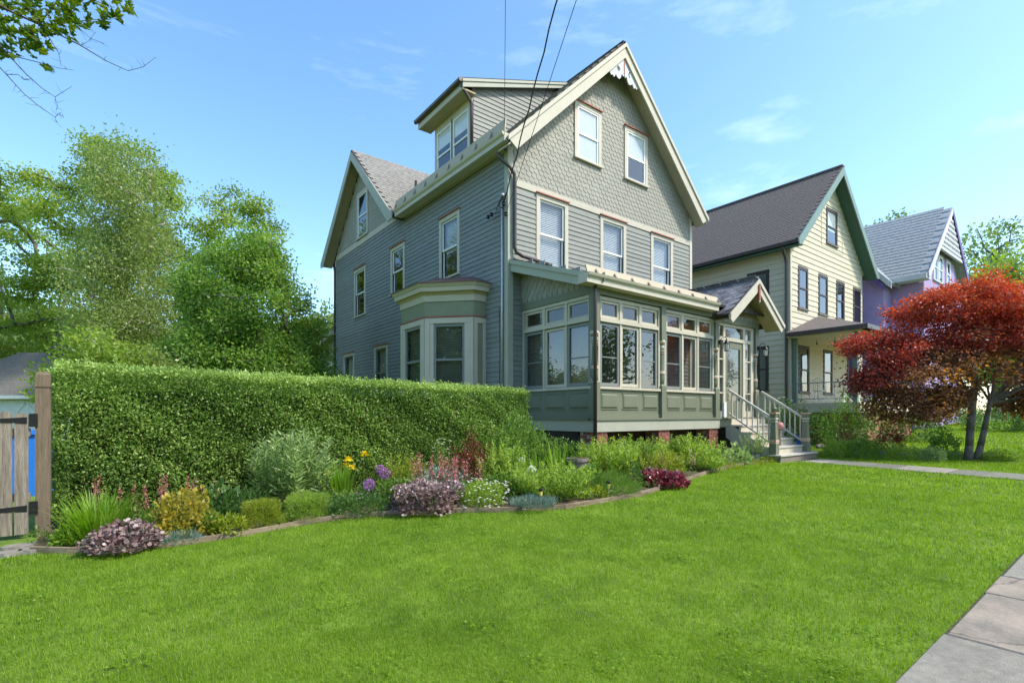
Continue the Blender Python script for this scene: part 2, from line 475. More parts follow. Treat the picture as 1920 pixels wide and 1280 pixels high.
class MB:
    def __init__(s):
        s.v = []
        s.f = []

    def raw(s, v, f):
        k = len(s.v)
        s.v += [tuple(p) for p in v]
        s.f += [tuple(i + k for i in q) for q in f]
        return s

    def box(s, fr, u0, u1, n0, n1, z0, z1):
        v = [fr.p(u, n, z) for z in (z0, z1) for n in (n0, n1) for u in (u0, u1)]
        f = [(0, 2, 3, 1), (4, 5, 7, 6), (0, 1, 5, 4), (2, 6, 7, 3), (0, 4, 6, 2), (1, 3, 7, 5)]
        if fr.flip:
            f = [q[::-1] for q in f]
        return s.raw(v, f)

    def prism(s, fr, pts, n0, n1):
        """polygon in (u, z) extruded along n"""
        k = len(pts)
        v = [fr.p(u, n0, z) for u, z in pts] + [fr.p(u, n1, z) for u, z in pts]
        f = [tuple(range(k)), tuple(range(2 * k - 1, k - 1, -1))]
        f += [(i, i + k, (i + 1) % k + k, (i + 1) % k) for i in range(k)]
        return s.raw(v, f)

    def slab(s, pts, thick):
        """planar polygon given in 3-D, thickened along its normal (downwards)"""
        p = [Vector(q) for q in pts]
        n = (p[1] - p[0]).cross(p[2] - p[0]).normalized()
        if n.z > 0:
            n = -n
        k = len(p)
        v = p + [q + n * thick for q in p]
        f = [tuple(range(k)), tuple(range(2 * k - 1, k - 1, -1))]
        f += [(i, i + k, (i + 1) % k + k, (i + 1) % k) for i in range(k)]
        return s.raw(v, f)

    def beam(s, a, b, w, h, up=(0, 0, 1)):
        """rectangular bar from a to b, w across, h along up"""
        a, b = Vector(a), Vector(b)
        d = (b - a).normalized()
        r = d.cross(Vector(up)).normalized()
        t = r.cross(d).normalized()
        v = [q + r * (w / 2 * i) + t * (h / 2 * j) for q in (a, b) for i, j in ((-1, -1), (1, -1), (1, 1), (-1, 1))]
        return s.raw(v, [(0, 1, 2, 3), (7, 6, 5, 4), (0, 4, 5, 1), (1, 5, 6, 2), (2, 6, 7, 3), (3, 7, 4, 0)])

    def tube(s, pts, r, seg=8):
        pts = [Vector(p) for p in pts]
        rs = r if isinstance(r, (list, tuple)) else [r] * len(pts)
        k = len(s.v)
        for i, p in enumerate(pts):
            d = (pts[min(i + 1, len(pts) - 1)] - pts[max(i - 1, 0)]).normalized()
            a = Vector((0, 0, 1)) if abs(d.z) < 0.9 else Vector((1, 0, 0))
            x = d.cross(a).normalized()
            y = d.cross(x)
            for j in range(seg):
                t = 2 * math.pi * j / seg
                s.v.append(tuple(p + (x * math.cos(t) + y * math.sin(t)) * rs[i]))
        for i in range(len(pts) - 1):
            for j in range(seg):
                a0 = k + i * seg + j
                b0 = k + i * seg + (j + 1) % seg
                s.f.append((a0, b0, b0 + seg, a0 + seg))
        s.f.append(tuple(range(k + seg - 1, k - 1, -1)))
        s.f.append(tuple(range(k + (len(pts) - 1) * seg, k + len(pts) * seg)))
        return s

    def lathe(s, c, prof, seg=12, square=False):
        """profile [(r, z)] about the vertical through c; square gives a four-sided section"""
        k = len(s.v)
        sg = 4 if square else seg
        for r, z in prof:
            for j in range(sg):
                t = 2 * math.pi * (j + 0.5) / sg if square else 2 * math.pi * j / sg
                q = r * (math.sqrt(2) if square else 1)
                s.v.append((c[0] + q * math.cos(t), c[1] + q * math.sin(t), c[2] + z))
        for i in range(len(prof) - 1):
            for j in range(sg):
                a0 = k + i * sg + j
                b0 = k + i * sg + (j + 1) % sg
                s.f.append((a0, b0, b0 + sg, a0 + sg))
        s.f.append(tuple(range(k + sg - 1, k - 1, -1)))
        s.f.append(tuple(range(k + (len(prof) - 1) * sg, k + len(prof) * sg)))
        return s

    def build(s, name, mat, parent=None, smooth=False):
        return link(name, mesh(name, s.v, s.f, mat, smooth=smooth), parent)


def part(name, mat, parent, fr, *b):
    m = MB()
    if 'pane' in name and name != 'panel':
        u0, u1, n0, n1, z0, z1 = b
        q = [fr.p(u0, n1, z0), fr.p(u1, n1, z0), fr.p(u1, n1, z1), fr.p(u0, n1, z1)]
        m.raw(q, [(0, 1, 2, 3)] if fr.flip else [(3, 2, 1, 0)])
    else:
        m.box(fr, *b)
    return m.build(name, mat, parent)


def wall_cells(m, fr, u0, u1, z0, z1, holes, n0, n1):
    """solid wall with rectangular openings"""
    us = sorted({u0, u1, *[min(max(h[i], u0), u1) for h in holes for i in (0, 1)]})
    zs = sorted({z0, z1, *[min(max(h[i], z0), z1) for h in holes for i in (2, 3)]})
    for i in range(len(us) - 1):
        run = None
        for j in range(len(zs) - 1):
            cu, cz = (us[i] + us[i + 1]) / 2, (zs[j] + zs[j + 1]) / 2
            solid = not any(h[0] < cu < h[1] and h[2] < cz < h[3] for h in holes)
            if solid:
                run = (run[0], zs[j + 1]) if run else (zs[j], zs[j + 1])
            if run and (not solid or j == len(zs) - 2):
                m.box(fr, us[i], us[i + 1], n0, n1, run[0], run[1])
                run = None


BOARD = {}


def board_mesh(mat, h, proud):
    key = (mat, h, proud)
    if key not in BOARD:
        t = 0.004
        v = [(x, y, z) for x in (0, 1) for y, z in ((0, 0), (proud, 0), (t, h * 1.08), (0, h * 1.08))]
        f = [(0, 1, 2, 3), (7, 6, 5, 4), (0, 4, 5, 1), (1, 5, 6, 2), (2, 6, 7, 3), (3, 7, 4, 0)]
        BOARD[key] = mesh('clapboard', v, f, mat)
    return BOARD[key]


def clapboards(parent, fr, u0, u1, z0, z1, h, mat, holes=(), proud=0.022, ends=None):
    """one board object for each stretch of each row; ends(z) may narrow the row"""
    me = board_mesh(mat, h, proud)
    n = int(round((z1 - z0) / h))
    for i in range(n):
        z = z0 + i * h
        a, b = (u0, u1) if ends is None else ends(z + h)
        if b - a < 0.06:
            continue
        cuts = sorted([(q[0], q[1]) for q in holes if q[2] < z + h * 0.6 and q[3] > z + h * 0.4])
        segs = []
        p = a
        for c0, c1 in cuts:
            if c0 > p:
                segs.append((p, min(c0, b)))
            p = max(p, c1)
        if p < b:
            segs.append((p, b))
        for s0, s1 in segs:
            if s1 - s0 > 0.03:
                link('clapboard', me, parent, fr.mat(s0, random.uniform(0, 0.003), z + random.uniform(-0.003, 0.003), s1 - s0))


def scale_mesh(name, w, h, mat, rnd=0.45, thick=0.014, point=False):
    """round-bottomed shingle, hung at its top, local x across, y out, z up"""
    pts = [(-w / 2, h), (-w / 2, h * rnd)]
    if point:
        pts += [(-w * 0.22, 0), (w * 0.22, 0)]
    else:
        for i in range(1, 6):
            t = math.pi * i / 6
            pts.append((-w / 2 * math.cos(t), h * rnd * (1 - math.sin(t))))
    pts += [(w / 2, h * rnd), (w / 2, h)]
    k = len(pts)
    front = [(x, thick * (1 - 0.7 * z / h) + 0.004, z) for x, z in pts]
    back = [(x, 0.0, z) for x, z in pts]
    f = [tuple(range(k))] + [(i, (i + 1) % k, (i + 1) % k + k, i + k) for i in range(k)]
    return mesh(name, front + back, f, mat)


def field(o, u, w, n, nu, nw, su, sw, test, jit=0.0):
    """matrices of a field of shingles; o origin, u across, w up the surface, n outward"""
    o, u, w, n = Vector(o), Vector(u), Vector(w), Vector(n)
    out = []
    for j in range(nw):
        off = 0.5 * su if j % 2 else 0.0
        for i in range(-1, nu + 1):
            cu = i * su + off + random.uniform(-jit, jit)
            cw = j * sw + random.uniform(-jit, jit) * 0.7
            if not test(cu, cw + sw * 0.6):
                continue
            m = Matrix.Identity(4)
            m.col[0] = (*u, 0)
            m.col[1] = (*n, 0)
            m.col[2] = (*w, 0)
            m.col[3] = (*(o + u * cu + w * cw), 1)
            out.append(m)
    return out


def place_field(name, me, mats, parent, limit=300, rest='stuff'):
    """the nearest ones as parts, the others as one joined part"""
    c = Vector((CAM_X, CAM_Y, 0))
    mats = sorted(mats, key=lambda m: (m.translation - c).length)
    for m in mats[:limit]:
        link(name, me, parent, m)
    if len(mats) > limit:
        v0 = np.array([tuple(q.co) for q in me.vertices])
        f0 = [tuple(p.vertices) for p in me.polygons]
        V, Fc = [], []
        for m in mats[limit:]:
            a = np.array(m)
            k = len(V) * len(v0)
            V.append(v0 @ a[:3, :3].T + a[:3, 3])
            Fc += [tuple(i + k for i in q) for q in f0]
        o = link(name + '_field', mesh(name + '_field', np.concatenate(V), Fc, me.materials[0]), parent)
        tag(o, kind='stuff')


def window(parent, fr, u0, u1, z0, z1, cas='cream', sash='white', cap='red_trim', inside='room', blind=None,
           cover=1.0, deep=True, cw=0.115, rail=0.5, pane=None, sill='cream', sw=0.045, proud=0.035):
    """double-hung window: casing > sashes, panes, sill, head cap, blind. Returns the wall opening."""
    m = MB()
    m.box(fr, u0, u0 + cw, 0, proud, z0 + 0.05, z1 - cw)
    m.box(fr, u1 - cw, u1, 0, proud, z0 + 0.05, z1 - cw)
    m.box(fr, u0, u1, 0, proud + 0.002, z1 - cw, z1)
    c = m.build('window', cas, parent)
    part('sill', sill, c, fr, u0 - 0.03, u1 + 0.03, 0, proud + 0.04, z0, z0 + 0.05)
    if cap:
        part('head_cap', cap, c, fr, u0 - 0.02, u1 + 0.02, 0, proud + 0.05, z1, z1 + 0.028)
    a, b, lo, hi = u0 + cw, u1 - cw, z0 + 0.05, z1 - cw
    mid = lo + (hi - lo) * rail
    d = -0.035 if deep else 0.012
    for k, (s0, s1, dn) in enumerate(((mid - 0.02, hi, d), (lo, mid + 0.02, d - (0.03 if deep else 0.006)))):
        m = MB()
        m.box(fr, a, a + sw, dn - 0.004, dn + 0.026, s0 + sw, s1 - sw)
        m.box(fr, b - sw, b, dn - 0.004, dn + 0.026, s0 + sw, s1 - sw)
        m.box(fr, a, b, dn - 0.004, dn + 0.028, s1 - sw, s1)
        m.box(fr, a, b, dn - 0.004, dn + 0.028, s0, s0 + sw)
        m.build('sash', sash, c)
        part('pane', pane or 'pane', c, fr, a + sw, b - sw, dn + 0.002, dn + 0.006, s0 + sw, s1 - sw)
    if deep:
        m = MB()
        m.box(fr, a - 0.02, a, -0.16, 0.0, lo, hi)
        m.box(fr, b, b + 0.02, -0.16, 0.0, lo, hi)
        m.box(fr, a, b, -0.16, 0.0, hi, hi + 0.02)
        m.box(fr, a, b, -0.16, -0.002, lo - 0.02, lo)
        m.build('jamb', cas, c)
        if blind:
            zb = hi - (hi - lo) * cover
            mb = MB()
            nsl = max(2, int((hi - zb) / 0.045))
            if blind == 'curtain':
                k = 18
                for i in range(k):
                    w = (b - a) / k
                    mb.box(fr, a + i * w, a + (i + 1) * w, -0.15 - 0.02 * (i % 2), -0.13 - 0.02 * (i % 2), zb, hi)
            else:
                for i in range(nsl):
                    zz = zb + (hi - zb) * i / nsl
                    hh = (hi - zb) / nsl
                    mb.raw([fr.p(a, -0.12, zz), fr.p(b, -0.12, zz), fr.p(b, -0.145, zz + hh * 1.02),
                            fr.p(a, -0.145, zz + hh * 1.02)], [(0, 1, 2, 3)])
            mb.build('curtain' if blind == 'curtain' else 'blind', blind, c)
    else:
        m = MB()
        m.box(fr, a, b, 0.001, 0.003, lo, hi)
        m.build('backing', inside, c)
        if blind:
            part('blind', blind, c, fr, a + 0.01, b - 0.01, 0.0035, 0.0045, hi - (hi - lo) * cover, hi)
    return (a, b, lo, hi)


def cas_hole(q, inset=0.04):
    return (q[0] + inset, q[1] - inset, q[2] + inset * 0.5, q[3] - inset)

# ================================================================== ground, walks, bed
def axis(lo, hi, near, step, grow=1.25):
    a = [near[0]]
    while a[-1] < near[1]:
        a.append(a[-1] + step)
    s = step
    while a[-1] < hi:
        s *= grow
        a.append(min(hi, a[-1] + s))
    s = step
    while a[0] > lo:
        s *= grow
        a.insert(0, max(lo, a[0] - s))
    return np.array(a)


gx = axis(-400, 600, (-14, 24), 0.5)
gy = axis(-200, 700, (-12, 4), 0.4)
GX, GY = np.meshgrid(gx, gy)
V = np.stack([GX, GY, gz(GX, GY)], -1).reshape(-1, 3)
nx = len(gx)
I, J = np.meshgrid(np.arange(nx - 1), np.arange(len(gy) - 1))
k0 = (J * nx + I).ravel()
tag(link('ground', np_mesh('ground', V, np.stack([k0, k0 + 1, k0 + nx + 1, k0 + nx], -1), 'turf', smooth=True)), kind='structure')

LAWN_Y = -8.84


def strip_sheet(name, mat, pts, lift):
    v = [(x, y, float(gz(x, y)) + lift) for x, y in pts]
    return link(name, mesh(name, v, [tuple(range(len(v)))], mat))


def grid_sheet(name, mat, x0, x1, y0, y1, lift, nxs=40, nys=3):
    xs, ys = np.linspace(x0, x1, nxs + 1), np.linspace(y0, y1, nys + 1)
    A, B = np.meshgrid(xs, ys)
    v = np.stack([A, B, gz(A, B) + lift], -1).reshape(-1, 3)
    I2, J2 = np.meshgrid(np.arange(nxs), np.arange(nys))
    k = (J2 * (nxs + 1) + I2).ravel()
    return link(name, np_mesh(name, v, np.stack([k, k + 1, k + nxs + 2, k + nxs + 1], -1), mat))


def slab_piece(name, mat, parent, x0, x1, y0, y1, lift, th=0.05, gap=0.012, tilt=0.004):
    x0, x1, y0, y1 = x0 + gap, x1 - gap, y0 + gap, y1 - gap
    e = 0.008
    v = []
    for dz, ins in ((-th, 0), (-e, 0), (0, e)):
        for x, y in ((x0 + ins, y0 + ins), (x1 - ins, y0 + ins), (x1 - ins, y1 - ins), (x0 + ins, y1 - ins)):
            v.append((x, y, float(gz(x, y)) + lift + dz))
    dzs = [random.uniform(-tilt, tilt) for _ in range(4)]
    v = [(p[0], p[1], p[2] + dzs[i % 4]) for i, p in enumerate(v)]
    f = [(8, 9, 10, 11)] + [(a + i, a + (i + 1) % 4, a + 4 + (i + 1) % 4, a + 4 + i) for a in (0, 4) for i in range(4)]
    return link(name, mesh(name, v, f, mat), parent)


sw = tag(grid_sheet('sidewalk', 'joint', -16, 26, LAWN_Y - 1.75, LAWN_Y + 0.01, 0.006, 60, 3), kind='structure')
x = -15.4
pattern = [1.45, 1.15, 0.62, 1.3, 0.9, 0.75, 1.5, 1.1, 0.8, 1.25]
i = 0
while x < 25:
    w = pattern[i % len(pattern)]
    slab_piece('slab', 'concrete' if i % 5 in (0, 3) else 'flagstone', sw, x, x + w, LAWN_Y - 1.72, LAWN_Y + random.uniform(-0.015, 0.015), 0.026)
    x += w
    i += 1
pth = tag(grid_sheet('path', 'joint', 5.97, 7.23, LAWN_Y, -3.95, 0.004, 3, 14), kind='structure')
y = LAWN_Y + 0.05
i = 0
while y < -4.2:
    h = (0.62, 0.8, 0.5, 0.9)[i % 4]
    slab_piece('slab', 'path_stone' if i % 3 else 'concrete', pth, 5.99, 7.21, y, min(y + h, -3.97), 0.014)
    y += h
    i += 1

edge_px = [(62, 1036), (130, 1038), (230, 1034), (330, 1024), (440, 1008), (560, 985), (650, 972), (740, 966), (850, 961), (960, 959),
           (1060, 954), (1140, 941), (1200, 930), (1262, 911), (1300, 897), (1345, 882), (1400, 871), (1448, 865)]
edge = [gp(*q)[:2] for q in edge_px]


def resample(pts, step):
    out = [Vector(pts[0])]
    for a, b in zip(pts[:-1], pts[1:]):
        a, b = Vector(a), Vector(b)
        n = max(1, int((b - a).length / step))
        out += [a.lerp(b, (i + 1) / n) for i in range(n)]
    return out


back = [(5.3, -2.6), (0.3, -2.6), (0.3, -1.0), (-8.4, -1.0), (-8.55, -1.9)]
strip_pts = resample(edge, 0.35)
BEDPOLY = [tuple(p) for p in strip_pts] + back
# soil: fan of quads from the edging back to the hedge and the porch
bv, bf = [], []
for p in strip_pts:
    yb = -1.0 if p.x < 0.3 else -2.3
    for t in (0, 0.25, 0.5, 0.75, 1.0):
        yy = p.y + (yb - p.y) * t
        lump = 0.05 * math.sin(p.x * 3.1 + t * 9) * math.sin(t * 3.1)
        bv.append((p.x, yy, float(gz(p.x, yy)) + 0.02 + 0.03 * min(1, t * 4) + lump * 0.6))
for i in range(len(strip_pts) - 1):
    for t in range(4):
        a = i * 5 + t
        bf.append((a, a + 5, a + 6, a + 1))
tag(link('soil_bed', mesh('soil_bed', bv, bf, 'soil', smooth=True)), kind='structure')

ed = thing('bed_edging', 'low brown timber edging curving along the flower bed and the lawn', 'edging', (edge[0][0], edge[0][1], float(gz(*edge[0]))))
for a, b in zip(edge[:-1], edge[1:]):
    a, b = Vector(a), Vector(b)
    m = MB()
    d = (b - a).normalized()
    a2, b2 = a - d * 0.012, b + d * 0.004
    za, zb = float(gz(*a)) + 0.005, float(gz(*b)) + 0.005
    m.beam((a2.x, a2.y, za), (b2.x, b2.y, zb), 0.038 + random.uniform(0, 0.006), 0.115 + random.uniform(-0.008, 0.008))
    m.build('board', 'edging', ed)

# ================================================================== the grey-green house
H = thing('grey_green_house', 'tall grey-green clapboard and shingle house with enclosed front porch', 'house', (0, 0, -1.18))
FRO = Fr(0, 0, 1, 0, 0, -1)        # front wall
SID = Fr(0, 0, 0, 1, -1, 0)        # side wall
RGT = Fr(7.55, 0, 0, 1, 1, 0)
BACK = Fr(0, 12.05, 1, 0, 0, 1)
EAVE_Z, RIDGE_Z, MID, WID, DEP = 6.34, 10.33, 3.76, 7.55, 12.05


def roof_z(a):
    return EAVE_Z + (0.32 + min(a, 2 * MID - a)) * (RIDGE_Z - EAVE_Z) / (0.32 + MID)


# windows first, so that the walls know their openings
fh = []
for (u0, u1, z0, cov) in ((0.86, 1.95, 3.72, 1.0), (3.18, 4.27, 3.72, 1.0), (5.42, 6.53, 3.72, 1.0)):
    window(H, FRO, u0, u1, z0, 5.5, blind='blind', cover=cov, rail=0.47)
    fh.append((u0, u1, z0, 5.5))
side_w = [(2.15, 3.25, 3.80, 5.58, 'blind', 0.55), (5.49, 6.55, 3.98, 5.58, None, 1), (8.75, 9.90, 3.72, 5.58, None, 1),
          (6.80, 7.95, 0.55, 2.42, 'curtain', 0.9), (9.88, 11.05, 0.55, 2.42, 'curtain', 1.0)]
sh = []
for (u0, u1, z0, z1, bl, cov) in side_w:
    low = z1 < 3
    window(H, SID, u0, u1, z0, z1, blind=bl, cover=cov, sash='sash_grey' if low else 'white', pane='pane_dark' if not bl else 'pane')
    sh.append((u0, u1, z0, z1))


def opening(q, cw=0.115):
    return (q[0] + cw, q[1] - cw, q[2] + 0.05, q[3] - cw)


m = MB()
wall_cells(m, FRO, 0.0, WID, -1.3, EAVE_Z + 0.3, [opening(q) for q in fh], -0.14, 0.0)
m.prism(FRO, [(0.0, EAVE_Z + 0.3), (WID, EAVE_Z + 0.3), (WID - 0.02, roof_z(0.02) - 0.15), (MID, roof_z(MID) - 0.2), (0.02, roof_z(0.02) - 0.15)], -0.14, 0.0)
m.build('front_wall', 'olive', H)
m = MB()
wall_cells(m, SID, 0.14, DEP - 0.14, -1.3, 6.6, [opening(q) for q in sh], -0.14, 0.0)
m.prism(SID, [(6.0, 6.6), (12.05, 6.6), (9.1, 9.5)], -0.14, 0.0)
m.build('side_wall', 'sage_shaded', H)
part('right_wall', 'sage', H, RGT, 0.14, DEP - 0.14, -0.14, 0, -1.3, 6.6)
m = MB()
m.prism(BACK, [(0, -1.3), (WID, -1.3), (WID, 6.6), (MID, 10.1), (0, 6.6)], -0.14, 0)
m.build('back_wall', 'sage', H)
for z in (-0.25, 2.85, 5.95):
    part('floor', 'floor_wood', H, WORLD, 0.15, WID - 0.15, 0.15, DEP - 0.15, z, z + 0.2)
part('inner_wall', 'room', H, WORLD, 3.6, 3.75, 0.2, DEP - 0.2, -0.04, 8.0)

# clapboards, one object each
clapboards(H, SID, 0.10, 11.97, -0.06, 6.46, 0.1225, 'sage_shaded', [cas_hole(q) for q in sh] + [(0.94, 4.2, -1, 3.10)])
for (u0, u1) in ((0.14, 0.9), (1.91, 3.22), (4.23, 5.46), (6.49, 7.45)):
    clapboards(H, FRO, u0, u1, 3.25, 5.46, 0.1225, 'sage', ())
clapboards(H, FRO, 0.12, 0.46, -0.3, 3.25, 0.1225, 'sage_shaded')
clapboards(H, FRO, 0.5, 7.4, -0.1, 2.6, 0.1225, 'sage', [(2.2, 3.3, -1, 2.1)])

# trim
m = MB()
m.box(SID, -0.02, 0.11, 0, 0.035, -1.2, 6.55)
m.box(FRO, -0.037, 0.12, 0, 0.035, -1.2, 6.4)
m.build('corner_board', 'pale_green', H)
m = MB()
m.box(FRO, 7.44, 7.57, 0, 0.035, -1.2, 6.4)
m.build('corner_board', 'cream', H)
part('corner_board', 'cream', H, SID, 11.96, 12.07, 0, 0.035, -1.2, 6.5)
part('belt_board', 'cream', H, FRO, 0.122, 7.438, 0, 0.03, 5.5, 5.66)
part('belt_board', 'cream', H, SID, 5.35, 11.958, 0, 0.032, 6.44, 6.64)
for u in (0.86, 1.80, 3.18, 4.12, 5.42, 6.38):
    pass
part('door', 'dark_wood', H, FRO, 2.25, 3.2, 0, 0.04, -0.1, 2.05)

# shingles of the front gable
aw = [(2.18, 3.21, 6.78, 8.32), (4.19, 5.24, 6.78, 8.32)]
for k, q in enumerate(aw):
    window(H, FRO, *q, deep=False, blind='blind', cover=1.0 if k == 0 else 0.55, inside='screen_dark', proud=0.05, rail=0.48)
sc = scale_mesh('shingle', 0.152, 0.185, 'olive', 0.34, 0.02)


def in_gable(u, w):
    z = 5.66 + w
    if not (0.13 < u < WID - 0.13) or z > roof_z(u) - 0.22:
        return False
    return not any(q[0] + 0.03 < u < q[1] - 0.03 and q[2] < z < q[3] + 0.02 for q in aw)


place_field('shingle', sc, field(FRO.p(0, 0.0, 5.60), FRO.u, (0, 0, 1), FRO.n, 48, 38, 0.158, 0.122, in_gable, 0.006), H)

# shingles of the side gable
gq = (8.5, 9.58, 6.66, 8.42)
window(H, SID, *gq, deep=False, inside='screen_dark', cap=None, proud=0.05, pane='pane_dark')
part('blind', 'blind', H, SID, 9.2, 9.42, 0.004, 0.005, 6.9, 7.2)
sc2 = scale_mesh('gable_shingle', 0.145, 0.18, 'olive', 0.25, 0.018)


def in_side_gable(u, w):
    z = 6.64 + w
    return abs(u - 9.1) < 2.95 - (z - 6.6) * 1.0 + 0.05 and not (gq[0] < u < gq[1] and gq[2] < z < gq[3])


mt = field(SID.p(0, 0.0, 6.60), SID.u, (0, 0, 1), SID.n, 85, 26, 0.15, 0.122, in_side_gable, 0.004)
place_field('gable_shingle', sc2, mt, H, 0)

# main roof
m = MB()
e0, e1, fb, bb = -0.34, 2 * MID + 0.34, -0.42, DEP + 0.35
sl_m = (RIDGE_Z - EAVE_Z) / (MID - e0)
m.slab([(e0, fb, EAVE_Z), (e0, 5.52, EAVE_Z), (3.2, 9.1, EAVE_Z + (3.2 - e0) * sl_m), (0.0, bb, EAVE_Z - e0 * sl_m), (MID, bb, RIDGE_Z), (MID, fb, RIDGE_Z)], 0.10)
m.slab([(e1, fb, EAVE_Z), (e1, bb, EAVE_Z), (MID, bb, RIDGE_Z), (MID, fb, RIDGE_Z)], 0.10)
roof = m.build('roof', 'dark_roof', H)
mt = []
sv = Vector((MID - e0, 0, RIDGE_Z - EAVE_Z)).normalized()
nv = Vector((-sv.z, 0, sv.x))
slt = scale_mesh('roof_slate', 0.215, 0.24, 'slate_warm', 0.04, 0.014)
place_field('roof_slate', slt, field(Vector((e0, fb + 0.08, EAVE_Z)) + nv * 0.004, (0, 1, 0), sv, nv, 58, 32, 0.222, 0.175,
                                     lambda u, w: 0.04 < u < 5.8 + w * 0.70, 0.004), roof, 0)
part('ridge_cap', 'dark_roof', roof, WORLD, MID - 0.06, MID + 0.06, fb + 0.02, bb, RIDGE_Z - 0.03, RIDGE_Z + 0.02)

# rake boards and soffit of the front gable
RF = Fr(0, -0.42, 1, 0, 0, -1)
for s in (0, 1):
    fx = (lambda a: a) if s == 0 else (lambda a: 2 * MID - a)
    m = MB()
    pts = [(fx(-0.33), EAVE_Z - 0.02), (fx(-0.06), EAVE_Z - 0.20), (fx(MID), roof_z(MID) - 0.46), (fx(MID), roof_z(MID) - 0.08), (fx(-0.33), EAVE_Z + 0.02)]
    m.prism(RF, pts, -0.03, 0.012)
    rb = m.build('rake_board', 'cream', H)
    m = MB()
    m.prism(RF, [(fx(-0.34), EAVE_Z - 0.09), (fx(MID), roof_z(MID) - 0.17), (fx(MID), roof_z(MID) - 0.055), (fx(-0.34), EAVE_Z + 0.03)], 0.0125, 0.05)
    m.build('moulding', 'cream', rb)
    m = MB()
    a, b = (fx(-0.3), EAVE_Z - 0.17), (fx(MID), roof_z(MID) - 0.22)
    m.raw([(a[0], -0.41, a[1]), (b[0], -0.41, b[1]), (b[0], 0.0, b[1]), (a[0], 0.0, a[1]),
           (a[0], -0.41, a[1] + .03), (b[0], -0.41, b[1] + .03), (b[0], 0.0, b[1] + .03), (a[0], 0.0, a[1] + .03)],
          [(0, 1, 2, 3), (7, 6, 5, 4), (0, 4, 5, 1), (1, 5, 6, 2), (2, 6, 7, 3), (3, 7, 4, 0)])
    m.build('soffit', 'cream', H)

# sawn ornament under the apex with a star and a crescent
for s in (-1, 1):
    z0 = roof_z(MID) - 0.47
    sl_ = (RIDGE_Z - EAVE_Z) / (0.34 + MID)
    base = [(0.02, 0.10), (0.86, -0.86 * sl_ + 0.10), (0.74, -0.84), (0.66, -0.80), (0.58, -0.86), (0.48, -0.72), (0.40, -0.80), (0.28, -0.82), (0.20, -0.74),
            (0.16, -0.62), (0.10, -0.60), (0.06, -0.66), (0.02, -0.60)]
    m = MB()
    m.prism(RF, [(MID + s * u * 0.72, z0 + z * 0.78) for u, z in base], -0.055, -0.033)
    orn = m.build('gable_ornament', 'grey_white', H)
    m = MB()
    cx_, cz_ = MID + s * 0.24, z0 - 0.36
    if s < 0:
        star = []
        for i in range(16):
            r = 0.085 if i % 2 == 0 else 0.045
            star.append((cx_ + r * math.sin(i * math.pi / 8), cz_ + r * math.cos(i * math.pi / 8)))
        m.prism(RF, star, -0.0325, -0.030)
        m.build('star_cutout', 'black', orn)
    else:
        out_ = [(cx_ + 0.02 - 0.085 * math.sin(t), cz_ + 0.085 * math.cos(t)) for t in np.linspace(0.35, math.pi - 0.35, 9)]
        inn_ = [(cx_ + 0.05 - 0.075 * math.sin(t), cz_ + 0.075 * math.cos(t)) for t in np.linspace(math.pi - 0.42, 0.42, 9)]
        pts = out_ + inn_
        for i in range(8):
            m.prism(RF, [out_[i], out_[i + 1], inn_[7 - i], inn_[8 - i]], -0.0325, -0.030)
        m.build('crescent_cutout', 'black', orn)
part('ornament_post', 'red_trim', H, RF, MID - 0.015, MID + 0.015, -0.06, -0.02, z0 - 0.42, z0 + 0.02)


# built-up gutter boards with little brackets, on the eaves
def yankee_gutter(fr, u0, u1, nout, zb, zt, nbr, first=0.3):
    m = MB()
    m.prism_along = None
    sec = [(nout - 0.30, zb), (nout - 0.05, zb), (nout - 0.05, zb + 0.10), (nout + 0.0, zb + 0.14), (nout + 0.02, zb + 0.19), (nout - 0.30, zb + 0.19)]
    k = len(sec)
    v = [fr.p(u0, n, z) for n, z in sec] + [fr.p(u1, n, z) for n, z in sec]
    f = [tuple(range(k)), tuple(range(2 * k - 1, k - 1, -1))] + [(i, (i + 1) % k, (i + 1) % k + k, i + k) for i in range(k)]
    m.raw(v, f)
    c = m.build('cornice', 'cream', H)
    m = MB()
    n0, n1 = nout - 0.07, nout - 0.12
    m.raw([fr.p(u, n, z) for u in (u0, u1) for n, z in ((n0, zb + 0.191), (n0 + 0.03, zb + 0.191), (n1 + 0.03, zt), (n1, zt))],
          [(0, 1, 2, 3), (7, 6, 5, 4), (0, 4, 5, 1), (1, 5, 6, 2), (2, 6, 7, 3), (3, 7, 4, 0)])
    m.build('gutter_board', 'tan_board', c)
    for i in range(nbr):
        u = u0 + first + (u1 - u0 - first * 1.2) * i / max(1, nbr - 1)
        m = MB()
        tri = [(n0 + 0.031, zb + 0.192), (n0 + 0.085, zb + 0.192), (n0 + 0.022, zb + 0.192 + (zt - zb - 0.19) * 0.62)]
        v = [fr.p(uu, n, z) for uu in (u - 0.018, u + 0.018) for n, z in tri]
        m.raw(v, [(0, 1, 2), (5, 4, 3), (0, 3, 4, 1), (1, 4, 5, 2), (2, 5, 3, 0)])
        m.build('bracket', 'clay', c)
    return c


yankee_gutter(SID, -0.36, 5.45, 0.44, 6.27, 6.78, 9, 0.5)
part('soffit', 'soffit', H, SID, 0.0, 5.3, 0.04, 0.145, 6.26, 6.268)

